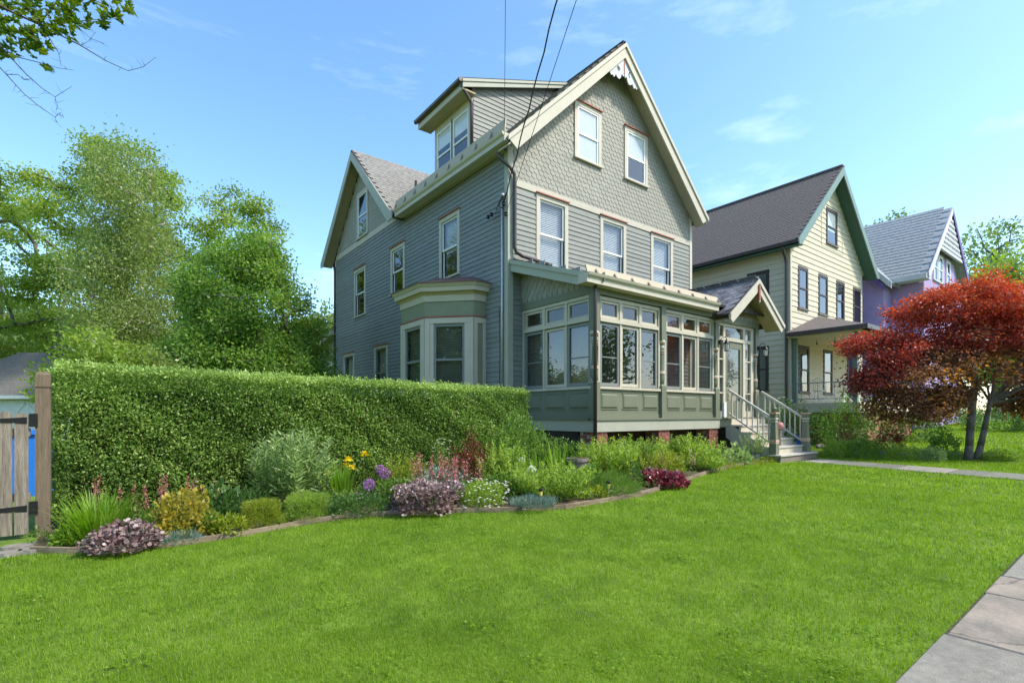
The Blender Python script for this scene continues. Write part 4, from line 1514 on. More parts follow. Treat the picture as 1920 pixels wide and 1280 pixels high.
NY = ST0 - TD * 4 - 0.05
for x, k in ((A0 + 0.07, 0), (A1 - 0.05, 1)):
    newel(x, NY, -1.0)
    top0, top1 = Vector((x - 0.02, PB - 0.07, 0.64)), Vector((x, NY + 0.05, -0.10))
    bot0, bot1 = Vector((x - 0.02, PB - 0.07, 0.02)), Vector((x, NY + 0.05, -0.74))
    m = MB()
    m.beam(top0, top1, 0.06, 0.05)
    hr = m.build('handrail', 'rail_white', H)
    m = MB()
    m.beam(bot0, bot1, 0.05, 0.04)
    m.build('bottom_rail', 'rail_white', hr)
    for i in range(8):
        t = (i + 0.7) / 8.3
        p, q = top0.lerp(top1, t), bot0.lerp(bot1, t)
        m = MB()
        m.beam(p, q, 0.028, 0.028, up=(1, 0, 0))
        m.build('baluster', 'rail_white', hr)

# brick piers and dark boards under the porch
bk = mesh('brick', *(lambda w, d, h, e: ([(x, y, z) for z in (-h, h) for y in (-d, d) for x in (-w, w)],
                                         [(0, 2, 3, 1), (4, 5, 7, 6), (0, 1, 5, 4), (2, 6, 7, 3), (0, 4, 6, 2), (1, 3, 7, 5)]))(0.098, 0.048, 0.029, 0), 'brick')


def pier(x, y, w, z0, z1):
    m = MB()
    m.box(WORLD, x - w / 2 + 0.012, x + w / 2 - 0.012, y - 0.19, y + 0.19, z0, z1)
    p = m.build('brick_pier', 'mortar', H)
    row = 0
    z = z1 - 0.035
    while z > z0:
        off = 0.105 if row % 2 else 0
        xx = x - w / 2 + 0.1 - off
        while xx < x + w / 2 + 0.05:
            a = max(xx - 0.098, x - w / 2)
            b = min(xx + 0.098, x + w / 2)
            if b - a > 0.05:
                mt_ = Matrix.Translation(((a + b) / 2, y - 0.155 + random.uniform(-0.003, 0.003), z)) @ Matrix.Diagonal(((b - a) / 0.196, 1, 1, 1))
                link('brick', bk, p, mt_)
            xx += 0.208
        for k in range(2):
            for sx in (-1, 1):
                mt_ = Matrix.Translation((x + sx * (w / 2 - 0.047), y - 0.005 + k * 0.1 - 0.0, z)) @ Matrix.Rotation(math.pi / 2, 4, 'Z')
                if k == row % 2:
                    link('brick', bk, p, mt_)
        z -= 0.068
        row += 1


pier(0.58, PB + 0.22, 0.44, -1.32, -0.372)
pier(2.76, PB + 0.22, 0.42, -1.32, -0.372)
pier(4.86, PB + 0.22, 0.42, -1.32, -0.372)
m = MB()
m.box(WORLD, 0.45, 7.0, PB + 0.5, PB + 0.52, -1.35, -0.37)
m.box(WORLD, 0.42, 0.44, PB + 0.5, -0.02, -1.35, -0.37)
sk = m.build('under_porch', 'black', H)
x = 0.80
while x < 4.65:
    w = random.uniform(0.085, 0.13)
    if not (2.5 < x < 2.98):
        part('plank', 'dark_wood', sk, WORLD, x, x + w - 0.012, PB + 0.44, PB + 0.462 + random.uniform(0, 0.008), -1.35, -0.372)
    x += w

# ================================================================== the cream neighbour house
NX0, NX1, NYF = 12.27, 19.80, -1.05
NM = (NX0 + NX1) / 2 - 0.45
N = thing('cream_house', 'cream clapboard house with dark brown roof and green gable trim', 'house', (NX0, NYF, float(gz(NX0, NYF))))
NF = Fr(0, NYF, 1, 0, 0, -1)
NS = Fr(NX0, 0, 0, 1, -1, 0)
NE, NRZ = 6.22, 10.02
NM = 15.85


def nroof(a):
    half = NM - 11.84
    return NE + (half - abs(a - NM)) * (NRZ - NE) / half


m = MB()
m.box(NF, NX0, NX1 - 0.4, -0.15, 0, -1.2, 6.4)
m.prism(NF, [(NX0, 6.4), (NX1 - 0.4, 6.4), (NM, nroof(NM) - 0.2)], -0.15, 0)
m.build('front_wall', 'nb_cream', N)
part('side_wall', 'nb_cream', N, NS, NYF + 0.15, 11.0, -0.15, 0, -1.2, 6.3)
nb_f = [(12.88, 13.72, 3.95, 5.58), (14.68, 15.55, 3.95, 5.58), (16.42, 17.28, 3.95, 5.58), (18.26, 19.12, 3.95, 5.58),
        (12.93, 13.83, 0.78, 2.60), (15.14, 16.02, 0.78, 2.60), (17.60, 18.52, 0.55, 2.65), (15.42, 16.52, 6.93, 8.42)]
for q in nb_f:
    window(N, NF, *q, cas='nb_frame', sash='nb_frame', cap=None, inside='screen_dark', deep=False, cw=0.07, sill='nb_sill', sw=0.05, proud=0.04,
           blind='blind' if q[2] > 6 else None, cover=0.6, pane='pane_dark' if q[2] < 6 else 'pane')
nb_s = [(-0.30, 0.56, 3.75, 5.50), (-0.28, 0.20, 0.85, 2.60), (4.0, 4.9, 3.75, 5.5)]
for q in nb_s:
    window(N, NS, *q, cas='nb_frame', sash='nb_frame', cap=None, inside='nb_teal', deep=False, cw=0.07, sill='nb_sill', sw=0.05, proud=0.04)
m = MB()
for s0, s1, z0, z1 in ((14.95, 15.0, 6.80, 8.52), (17.05, 17.10, 6.80, 8.52), (14.95, 17.10, 8.52, 8.57), (14.95, 17.10, 6.74, 6.80)):
    m.box(NF, s0, s1, 0.0, 0.032, z0, z1)
m.build('window_surround', 'nb_cream', N)


def n_ends(z):
    if z < NE + 0.2:
        return (NX0 + 0.08, NX1 - 0.48)
    d = (z - NE) / ((NRZ - NE) / (NM - 11.84))
    return (11.84 + d + 0.12, 2 * NM - 11.84 - d - 0.12)


clapboards(N, NF, 0, 0, -0.7, 9.9, 0.205, 'nb_cream', [cas_hole(q, 0.02) for q in nb_f], 0.026, n_ends)
clapboards(N, NS, NYF + 0.08, 10.9, -0.7, 6.0, 0.205, 'nb_cream', [cas_hole(q, 0.02) for q in nb_s], 0.026)
m = MB()
m.box(NS, NYF - 0.03, NYF + 0.09, 0, 0.032, -0.9, 6.1)
m.box(NF, NX0 - 0.034, NX0 + 0.08, 0, 0.032, -0.9, 6.1)
m.build('corner_board', 'nb_cream', N)
m = MB()
for s in (-1, 1):
    m.slab([(NM + s * (NM - 11.84), NYF - 0.5, NE), (NM, NYF - 0.5, NRZ), (NM, 11.4, NRZ), (NM + s * (NM - 11.84), 11.4, NE)], 0.10)
nr = m.build('roof', 'asphalt_roof', N)
sv = Vector((NM - 11.84, 0, NRZ - NE)).normalized()
nv = Vector((-sv.z, 0, sv.x))
ash = scale_mesh('asphalt_shingle', 0.30, 0.16, 'asphalt_roof', 0.02, 0.012)
place_field('asphalt_shingle', ash, field(Vector((11.84, NYF - 0.48, NE)) + nv * 0.003, (0, 1, 0), sv, nv, 39, 38, 0.305, 0.143, lambda u, w: 0.12 < u < 11.7, 0.003), nr, 0)
part('ridge_cap', 'asphalt_roof', nr, WORLD, NM - 0.12, NM + 0.12, NYF - 0.5, 11.4, NRZ - 0.04, NRZ + 0.03)
NR = Fr(0, NYF - 0.5, 1, 0, 0, -1)
hN = NM - 11.84
for s in (-1, 1):
    m = MB()
    m.prism(NR, [(NM + s * (hN + 0.02), NE - 0.14), (NM + s * (hN - 0.22), NE - 0.14), (NM, NRZ - 0.38), (NM, NRZ - 0.04), (NM + s * (hN + 0.04), NE + 0.02)], -0.03, 0.014)
    m.build('rake_board', 'nb_teal', nr)
    m = MB()
    xa, xb, za, zb = NM + s * (hN - 0.05), NM, NE - 0.14, NRZ - 0.16
    m.raw([(xa, NYF - 0.49, za), (xb, NYF - 0.49, zb), (xb, NYF, zb), (xa, NYF, za), (xa, NYF - 0.49, za + .02), (xb, NYF - 0.49, zb + .02), (xb, NYF, zb + .02), (xa, NYF, za + .02)],
          [(0, 1, 2, 3), (7, 6, 5, 4), (0, 4, 5, 1), (1, 5, 6, 2), (2, 6, 7, 3), (3, 7, 4, 0)])
    m.build('soffit', 'nb_teal_dark', nr)
part('soffit', 'nb_teal_dark', nr, NS, NYF - 0.48, 11.2, 0.0, 0.40, NE - 0.12, NE - 0.09)
part('fascia', 'nb_teal_dark', nr, NS, NYF - 0.50, 11.3, 0.37, 0.40, NE - 0.20, NE - 0.02)
part('gutter', 'brown_metal', nr, NS, NYF - 0.52, 11.3, 0.401, 0.52, NE - 0.10, NE + 0.02)
m = MB()
m.tube([(11.86, NYF + 0.05, 6.12), (11.9, NYF + 0.07, 5.95), (12.12, NYF + 0.1, 5.75), (12.19, NYF + 0.1, 5.6), (12.19, NYF + 0.1, -0.8)], 0.05)
m.build('downspout', 'brown_metal', N)
# its open porch
PX0, PX1, PY1 = 12.05, 18.2, -3.2
ND = 0.40
part('porch_deck', 'nb_cream', N, WORLD, PX0 + 0.25, PX1, PY1 - 0.1, NYF - 0.001, ND - 0.34, ND)
part('porch_base', 'brick', N, WORLD, PX0 + 0.4, PX1 - 0.1, PY1, NYF - 0.05, -1.2, ND - 0.341)
part('porch_ceiling', 'nb_cream', N, WORLD, PX0 - 0.1, PX1 + 0.3, PY1 - 0.2, NYF - 0.03, 2.78, 2.82)
m = MB()
e = [(PX0 - 0.2, PY1 - 0.4), (PX1 + 0.4, PY1 - 0.4), (PX1 + 0.4, NYF - 0.02), (PX0 - 0.2, NYF - 0.02)]
hz0, hz1 = 2.95, 3.85
r0, r1 = (14.55, NYF - 0.02), (PX1 - 1.8, NYF - 0.02)
m.raw([(x_, y_, hz0) for x_, y_ in e] + [(*r0, hz1), (*r1, hz1)] + [(x_, y_, hz0 - 0.05) for x_, y_ in e],
      [(0, 1, 5, 4), (1, 2, 5), (3, 0, 4), (6, 9, 8, 7), (0, 6, 7, 1), (1, 7, 8, 2), (3, 9, 6, 0)])
npr = m.build('porch_roof', 'asphalt_roof', N)
m = MB()
m.box(WORLD, e[0][0] - 0.04, e[0][0] + 0.03, e[0][1], NYF - 0.1, 2.80, 2.94)
m.box(WORLD, e[0][0] - 0.04, e[1][0], e[0][1] - 0.07, e[0][1], 2.80, 2.94)
m.build('gutter', 'brown_metal', npr)
for x_, y_ in ((12.44, NYF - 0.12), (12.44, -3.12), (15.2, -3.12), (17.9, -3.12)):
    m = MB()
    m.box(WORLD, x_ - 0.07, x_ + 0.07, y_ - 0.07, y_ + 0.07, ND, 2.80)
    m.build('porch_post', 'nb_teal', N)
m = MB()
for za in (1.12, 0.55):
    m.tube([(12.44, NYF - 0.2, za), (12.44, -3.05, za)], 0.018, 5)
    m.tube([(12.51, -3.12, za), (15.13, -3.12, za)], 0.018, 5)
rl = m.build('porch_railing', 'iron_grey', N)
for i in range(7):
    yy = NYF - 0.2 - (i + 0.5) * 0.27
    m = MB()
    m.tube([(12.44, yy, 0.55), (12.44, yy, 1.12)], 0.009, 4)
    if i % 2 == 0:
        m.tube([(12.44, yy, 0.55), (12.44, yy - 0.12, 0.47), (12.44, yy - 0.2, 0.42)], 0.008, 4)
    m.build('baluster', 'iron_grey', rl)
for i in range(9):
    xx = 12.7 + i * 0.28
    m = MB()
    m.tube([(xx, -3.12, 0.55), (xx, -3.12, 1.12)], 0.009, 4)
    m.build('baluster', 'iron_grey', rl)
for yy in (-1.6, -2.2, -2.8):
    m = MB()
    m.tube([(13.2, yy, 2.78), (13.2, yy, 2.66)], 0.008, 4)
    m.lathe((13.2, yy, 2.57), [(0.012, 0), (0.03, 0.03), (0.02, 0.07), (0.015, 0.1)], 6)
    m.build('string_light_bulb', 'black', N)

# porch furniture
tb = thing('bistro_table', 'white round wire bistro table on the cream house porch', 'table', (13.6, -2.35, ND))
m = MB()
m.lathe((13.6, -2.35, ND), [(0.36, 0.72), (0.37, 0.73), (0.36, 0.74)], 16)
m.build('table_top', 'iron_white', tb)
for j in range(4):
    t = j * math.pi / 2 + 0.4
    c, s = math.cos(t), math.sin(t)
    m = MB()
    m.tube([(13.6 + 0.3 * c, -2.35 + 0.3 * s, ND + 0.72), (13.6 + 0.08 * c, -2.35 + 0.08 * s, ND + 0.42), (13.6 + 0.07 * c, -2.35 + 0.07 * s, ND + 0.3), (13.6 + 0.3 * c, -2.35 + 0.3 * s, ND + 0.005)], 0.016, 6)
    m.build('leg', 'iron_white', tb)
ch = thing('bistro_chair', 'white wire bistro chair beside the small porch table', 'chair', (13.1, -1.75, ND))
m = MB()
m.lathe((13.1, -1.75, ND), [(0.2, 0.43), (0.21, 0.445), (0.2, 0.46)], 12)
m.build('seat', 'iron_white', ch)
for j in range(4):
    t = j * math.pi / 2 + 0.6
    m = MB()
    m.tube([(13.1 + 0.17 * math.cos(t), -1.75 + 0.17 * math.sin(t), ND + 0.43), (13.1 + 0.21 * math.cos(t), -1.75 + 0.21 * math.sin(t), ND + 0.004)], 0.013, 5)
    m.build('leg', 'iron_white', ch)
m = MB()
m.tube([(12.92, -1.9, ND + 0.45), (12.88, -1.9, ND + 0.85), (12.88, -1.75, ND + 0.93), (12.88, -1.6, ND + 0.85), (12.92, -1.6, ND + 0.45)], 0.013, 6)
for yy in (-1.82, -1.75, -1.68):
    m.tube([(12.91, yy, ND + 0.45), (12.88, yy, ND + 0.9)], 0.007, 4)
m.build('backrest', 'iron_white', ch)

# ================================================================== the purple house
QX, QY = 24.95, -2.75
Q = thing('purple_house', 'purple house with pale grey roof and white lattice gable beyond the maple', 'house', (QX, QY, float(gz(QX, QY))))
QF = Fr(0, QY, 1, 0, 0, -1)
QZ, QE, QH = 10.1, 6.2, 3.98
m = MB()
m.box(QF, QX - 3.3, QX + 3.3, -0.2, 0, -1, 6.0)
m.prism(QF, [(QX - 3.3, 6.0), (QX + 3.3, 6.0), (QX, QZ - 0.35)], -0.2, 0)
m.build('front_wall', 'purple', Q)
QS = Fr(QX - 3.3, 0, 0, 1, -1, 0)
part('side_wall', 'purple', Q, QS, QY + 0.2, 10, -0.2, 0, -1, 6.0)
m = MB()
for s in (-1, 1):
    m.slab([(QX, QY - 0.35, QZ), (QX, 9, QZ), (QX + s * QH, 9, QE), (QX + s * QH, QY - 0.35, QE)], 0.12)
qr = m.build('roof', 'grey_shingle', Q)
sv = Vector((QH, 0, QZ - QE)).normalized()
nv = Vector((-sv.z, 0, sv.x))
gsh = scale_mesh('grey_roof_course', 0.60, 0.30, 'grey_shingle', 0.03, 0.03)
place_field('grey_roof_course', gsh, field(Vector((QX - QH, QY - 0.3, QE)) + nv * 0.003, (0, 1, 0), sv, nv, 20, 21, 0.61, 0.275, lambda u, w: 0.25 < u < 11.2, 0.004), qr, 0)
QR = Fr(0, QY - 0.35, 1, 0, 0, -1)
for s in (-1, 1):
    m = MB()
    m.prism(QR, [(QX + s * (QH + 0.02), QE - 0.12), (QX + s * (QH - 0.2), QE - 0.12), (QX, QZ - 0.32), (QX, QZ), (QX + s * (QH + 0.03), QE + 0.06)], -0.02, 0.012)
    m.build('rake_board', 'lilac' if s < 0 else 'purple_dark', qr)
m = MB()
m.prism(QR, [(QX - 1.75, 7.85), (QX + 1.75, 7.85), (QX, QZ - 0.3)], -0.12, -0.07)
lb = m.build('gable_screen', 'purple_dark', Q)
part('gable_screen_sill', 'grey_white', lb, QR, QX - 2.0, QX + 2.0, -0.14, -0.03, 7.72, 7.86)
for k in range(-7, 8):
    xx = QX + k * 0.24
    zt = QZ - 0.34 - abs(k * 0.24) * 0.98
    if zt > 7.95:
        part('lattice_slat', 'grey_white', lb, QR, xx - 0.055, xx + 0.055, -0.069, -0.05, 7.86, zt)
for k in range(8):
    zz = 8.0 + k * 0.24
    hw_ = (QZ - 0.36 - zz) / 0.98
    if hw_ > 0.1:
        part('lattice_slat', 'grey_white', lb, QR, QX - hw_, QX + hw_, -0.0495, -0.035, zz - 0.055, zz + 0.055)
for u in (QX - 1.9, QX - 1.05, QX + 0.3):
    window(Q, QF, u, u + 0.8, 6.3, 7.7, deep=False, cas='grey_white', cap=None, inside='screen_dark', sill='grey_white')
# its side gable and bow
QG = Fr(QX - 4.3, 0, 0, 1, -1, 0)
m = MB()
m.prism(QG, [(-1.5, -1), (3.9, -1), (3.9, 5.9), (1.2, 9.0), (-1.5, 5.9)], -3, 0)
m.build('side_gable', 'purple', Q)
m = MB()
for s in (-1, 1):
    m.slab([(QX - 4.7, 1.2, 9.5), (QX - 0.8, 1.2, 9.5), (QX - 0.8, 1.2 + s * 3.1, 5.95), (QX - 4.7, 1.2 + s * 3.1, 5.95)], 0.12)
qg = m.build('side_gable_roof', 'grey_shingle', Q)
for s in (-1, 1):
    m = MB()
    m.prism(Fr(QX - 4.7, 0, 0, 1, -1, 0), [(1.2 + s * 3.12, 5.65), (1.2, 9.22), (1.2, 9.52), (1.2 + s * 3.12, 5.95)], -0.02, 0.03)
    m.build('rake_board', 'grey_white', qg)
    m = MB()
    m.prism(Fr(QX - 4.7, 0, 0, 1, -1, 0), [(1.2 + s * 2.85, 5.6), (1.2, 8.9), (1.2, 9.15), (1.2 + s * 2.85, 5.85)], -0.06, -0.021)
    m.build('moulding', 'purple_dark', qg)
part('side_cornice', 'grey_white', Q, QS, QY - 0.3, 0.8, 0.2, 0.85, 6.0, 6.22)
m = MB()
m.lathe((QX - 3.9, -0.6, 0), [(1.3, -1.0), (1.3, 2.9), (1.55, 2.95), (1.6, 3.15)], 10)
m.build('side_bow', 'purple', Q)
m = MB()
m.lathe((QX - 3.9, -0.6, 0), [(1.62, 3.151), (1.62, 3.3), (1.5, 3.35), (0.3, 4.2)], 10)
m.build('bow_roof', 'grey_shingle', Q)

# ================================================================== garage behind the gate
gx_, gy_, _ = at_depth(18, 24)
GGZ = float(gz(gx_, gy_))
G = thing('garage', 'small white garage with grey hip roof and rusty cupola', 'garage', (gx_, gy_, GGZ))
gfr = Fr(gx_, gy_, CR[0], CR[1], -CF[0], -CF[1])
m = MB()
m.box(gfr, -3.4, 2.0, -4.5, 0, GGZ - 0.2, 0.9)
m.build('wall', 'garage_white', G)
m = MB()
e = [(-3.7, 0.3), (2.3, 0.3), (2.3, -4.8), (-3.7, -4.8)]
apx = [(0.5, -2.0), (-1.6, -2.0)]
m.raw([gfr.p(u, n, 0.86) for u, n in e] + [gfr.p(u, n, 3.05) for u, n in apx] + [gfr.p(u, n, 0.78) for u, n in e],
      [(0, 1, 4, 5), (1, 2, 4), (2, 3, 5, 4), (3, 0, 5), (0, 6, 7, 1), (1, 7, 8, 2), (2, 8, 9, 3), (3, 9, 6, 0)])
grf = m.build('roof', 'garage_roof', G)
part('gutter', 'garage_white', grf, gfr, -3.75, 2.35, 0.301, 0.4, 0.70, 0.86)
a_, b_ = gfr.p(-3.7, 0.3, 0.86), gfr.p(-1.6, -2.0, 3.05)
up_ = (gfr.p(0, -2.0, 3.05) - gfr.p(0, 0.3, 0.86)).normalized()
n_ = gfr.u.cross(up_)
if n_.z < 0:
    n_ = -n_
gsm = scale_mesh('garage_shingle', 0.30, 0.20, 'garage_roof', 0.02, 0.012)
place_field('garage_shingle', gsm, field(gfr.p(-3.7, 0.3, 0.86) + n_ * 0.004, gfr.u, up_, n_, 20, 22, 0.305, 0.145,
                                         lambda u, w: w * 0.66 < u < 6.0 - w * 0.55 and w < 3.15, 0.004), grf, 0)
cu = gfr.p(0.55, -2.0, 3.0)
m = MB()
m.box(gfr, 0.35, 0.85, -2.25, -1.75, 2.8, 3.25)
cup = m.build('cupola', 'dark_wood', G)
m = MB()
m.raw([gfr.p(u, n, 3.251) for u, n in ((0.2, -1.6), (1.0, -1.6), (1.0, -2.4), (0.2, -2.4))] + [gfr.p(0.6, -2.0, 3.55)], [(0, 1, 4), (1, 2, 4), (2, 3, 4), (3, 0, 4), (3, 2, 1, 0)])
m.build('cupola_roof', 'copper_roof', cup)
for u0 in (-2.6, -0.2):
    m = MB()
    m.box(gfr, u0, u0 + 2.0, 0, 0.05, GGZ, 0.62)
    dd = m.build('garage_door', 'garage_white', G)
    for s in (0, 1):
        m = MB()
        a1 = gfr.p(u0 + 0.1 + s * 0.95, 0.062, -0.5)
        b1 = gfr.p(u0 + 0.95 + s * 0.95, 0.062, 0.5)
        if s:
            a1.z, b1.z = b1.z, a1.z
        m.beam(a1, b1, 0.02, 0.1)
        m.build('brace', 'garage_white', dd)

# ================================================================== wooden gate and its post
gp0 = gp(82, 1012)
GY_ = -1.78
px0 = at_depth(82, 5.75)
POST = (-8.10, -1.78)
po = thing('gate_post', 'thick weathered brown post at the left end of the hedge', 'post', (POST[0], POST[1], float(gz(*POST))))
zg = float(gz(*POST))
m = MB()
m.box(WORLD, POST[0] - 0.065, POST[0] + 0.065, POST[1] - 0.07, POST[1] + 0.07, zg - 0.2, 0.45)
m.lathe((POST[0], POST[1], 0.45), [(0.064, 0), (0.04, 0.035)], square=True)
m.build('shaft', 'post_wood', po)
part('band', 'post_wood', po, WORLD, POST[0] - 0.073, POST[0] + 0.073, POST[1] - 0.08, POST[1] + 0.08, 0.31, 0.335)
GT = Fr(POST[0] - 0.085, POST[1] - 0.05, -1, 0, 0, -1)
gt = thing('board_gate', 'weathered grey board gate with black strap hinges', 'gate', (POST[0] - 0.6, POST[1], zg))
u = 0.035
for k, (w, zt) in enumerate(((0.115, 0.01), (0.105, 0.03), (0.19, 0.05), (0.17, 0.04), (0.18, 0.05), (0.16, 0.03))):
    k_ = [(u, zg + 0.05), (u + w, zg + 0.05), (u + w, zt - 0.03), (u + w * 0.75, zt), (u + w * 0.2, zt - 0.005), (u, zt - 0.03)]
    m = MB()
    m.prism(GT, k_, 0, 0.024)
    m.build('board', 'old_wood', gt)
    u += w + (0.018 if k != 1 else 0.03)
for z0 in (-0.25, -0.98):
    m = MB()
    m.box(GT, 0.02, u, -0.035, -0.001, z0, z0 + 0.09)
    m.build('rail', 'old_wood', gt)
for z0 in (-0.07, -1.06):
    m = MB()
    m.prism(GT, [(0.045, z0 - 0.035), (0.045, z0 + 0.035), (0.40, z0 + 0.012), (0.42, z0), (0.40, z0 - 0.012)], 0.025, 0.032)
    hg = m.build('hinge', 'black', gt)
    part('hinge_plate', 'black', hg, GT, -0.045, 0.03, 0.026, 0.034, z0 - 0.075, z0 + 0.075)
tx, ty, _ = at_depth(40, 9.0)
bz = float(gz(tx, ty))
bn = thing('blue_bin', 'bright blue plastic bin behind the board gate', 'bin', (tx, ty, bz))
m = MB()
m.box(WORLD, tx - 0.45, tx + 0.45, ty - 0.4, ty + 0.4, bz, bz + 1.05)
m.build('body', 'blue_tarp', bn)
part('lid', 'blue_tarp', bn, WORLD, tx - 0.49, tx + 0.49, ty - 0.45, ty + 0.43, bz + 1.051, bz + 1.12)
for k, (px_, py_, s) in enumerate(((30, 1030, 0.14), (58, 1036, 0.12), (78, 1022, 0.11), (12, 1042, 0.13), (95, 1015, 0.09))):
    x_, y_, z_ = gp(px_, py_)
    v = [(math.cos(t) * s * random.uniform(0.8, 1.2), math.sin(t) * s * 0.7 * random.uniform(0.8, 1.2)) for t in np.linspace(0, 2 * math.pi, 9)[:-1]]
    vv = [(x_ + a, y_ + b, z_ - 0.02) for a, b in v] + [(x_ + a * 0.9, y_ + b * 0.9, z_ + 0.045) for a, b in v]
    f = [tuple(range(8, 16))] + [(i, (i + 1) % 8, (i + 1) % 8 + 8, i + 8) for i in range(8)]
    st = link('stepping_stone', mesh('stepping_stone', vv, f, 'rock'))
    tag(st, ('flat pale stone by the corner of the lawn', 'flat stone at the tip of the timber edging', 'small flat stone beside the gate post',
             'flat stone at the far left picture edge', 'little stone under the gate post')[k], 'stone', 'flat stones by the gate')


# ================================================================== plants: generators
def unit(a):
    return a / np.maximum(1e-9, np.linalg.norm(a, axis=-1, keepdims=True))


def leaves(P, D, L, W, roll=None, mid=0.45, fold=0.0):
    """rhombic leaves: P base points, D directions, L lengths, W widths -> verts, quads"""
    n = len(P)
    D = unit(D)
    R = rng.normal(size=(n, 3)) if roll is None else roll
    S = unit(np.cross(D, R))
    L = np.broadcast_to(L, (n,))[:, None]
    W = np.broadcast_to(W, (n,))[:, None]
    up = np.cross(S, D)
    a = P + D * L * mid + up * W * fold
    V = np.stack([P, a + S * W / 2, P + D * L, a - S * W / 2], 1).reshape(-1, 3)
    return V, np.arange(4 * n).reshape(n, 4)


def round_leaves(P, D, L):
    """rounded, slightly lobed leaves as hexagons"""
    n = len(P)
    D = unit(D)
    S = unit(np.cross(D, rng.normal(size=(n, 3)) * 0.5 + np.array([0, 0, 1.0])))
    L = np.broadcast_to(L, (n,))[:, None]
    up = np.cross(S, D)
    pts = [(0.0, 0.0, 0.0), (0.25, 0.5, 0.05), (0.7, 0.5, -0.03), (1.0, 0.0, -0.08), (0.7, -0.5, -0.03), (0.25, -0.5, 0.05)]
    V = np.stack([P + D * L * a + S * L * b + up * L * c for a, b, c in pts], 1).reshape(-1, 3)
    return V, np.arange(6 * n).reshape(n, 6)


def straps(P, A, L, W, lean, droop, seg=5):
    """arching strap leaves: P base, A azimuth, L length, W width, lean from upright, droop"""
    n = len(P)
    L, W, lean, droop = [np.broadcast_to(q, (n,)) for q in (L, W, lean, droop)]
    H_ = np.stack([np.cos(A), np.sin(A), np.zeros(n)], -1)
    S = np.stack([-np.sin(A), np.cos(A), np.zeros(n)], -1)
    pts = []
    pos = P.copy()
    ang = lean.copy()
    rows = []
    for k in range(seg + 1):
        t = k / seg
        w = (W * (1 - t) ** 0.6 * (0.75 + 0.5 * min(t * 3, 1)))[:, None] * 0.5
        rows.append((pos + S * w, pos - S * w))
        st = (L / seg)[:, None]
        pos = pos + st * (H_ * np.sin(ang)[:, None] + np.array([0, 0, 1.0]) * np.cos(ang)[:, None])
        ang = ang + droop / seg * (0.4 + 1.2 * t)
    V = np.stack([q for r in rows for q in r], 1).reshape(-1, 3)
    m_ = 2 * (seg + 1)
    F_ = []
    for k in range(seg):
        F_.append([2 * k, 2 * k + 1, 2 * k + 3, 2 * k + 2])
    F_ = np.array(F_)
    Fc = (np.arange(n)[:, None, None] * m_ + F_[None]).reshape(-1, 4)
    return V, Fc


def jn(parts):
    """join (V, F) lists of quads"""
    Vs, Fs, k = [], [], 0
    for V_, F_ in parts:
        Vs.append(V_)
        Fs.append(F_ + k)
        k += len(V_)
    return np.concatenate(Vs), np.concatenate(Fs)


def leaf_obj(name, parent, parts, mat, per=1, tint=None, kind=None):
    V_, F_ = jn(parts)
    n = len(F_)
    if tint is None:
        tint = np.repeat(np.clip(rng.normal(0.5, 0.22, size=n // per + 1), 0, 1), per)[:n]
    o = link(name, np_mesh(name, V_, F_, mat, tint), parent)
    if kind:
        tag(o, kind=kind)
    return o


def disc_pts(n, r):
    t = rng.uniform(0, 2 * np.pi, n)
    q = np.sqrt(rng.uniform(0, 1, n)) * r
    return np.stack([q * np.cos(t), q * np.sin(t), np.zeros(n)], -1)


def stems_mesh(parent, pts, r, mat, name='stems'):
    m = MB()
    for p in pts:
        m.tube(p, r, 4)
    return m.build(name, mat, parent)


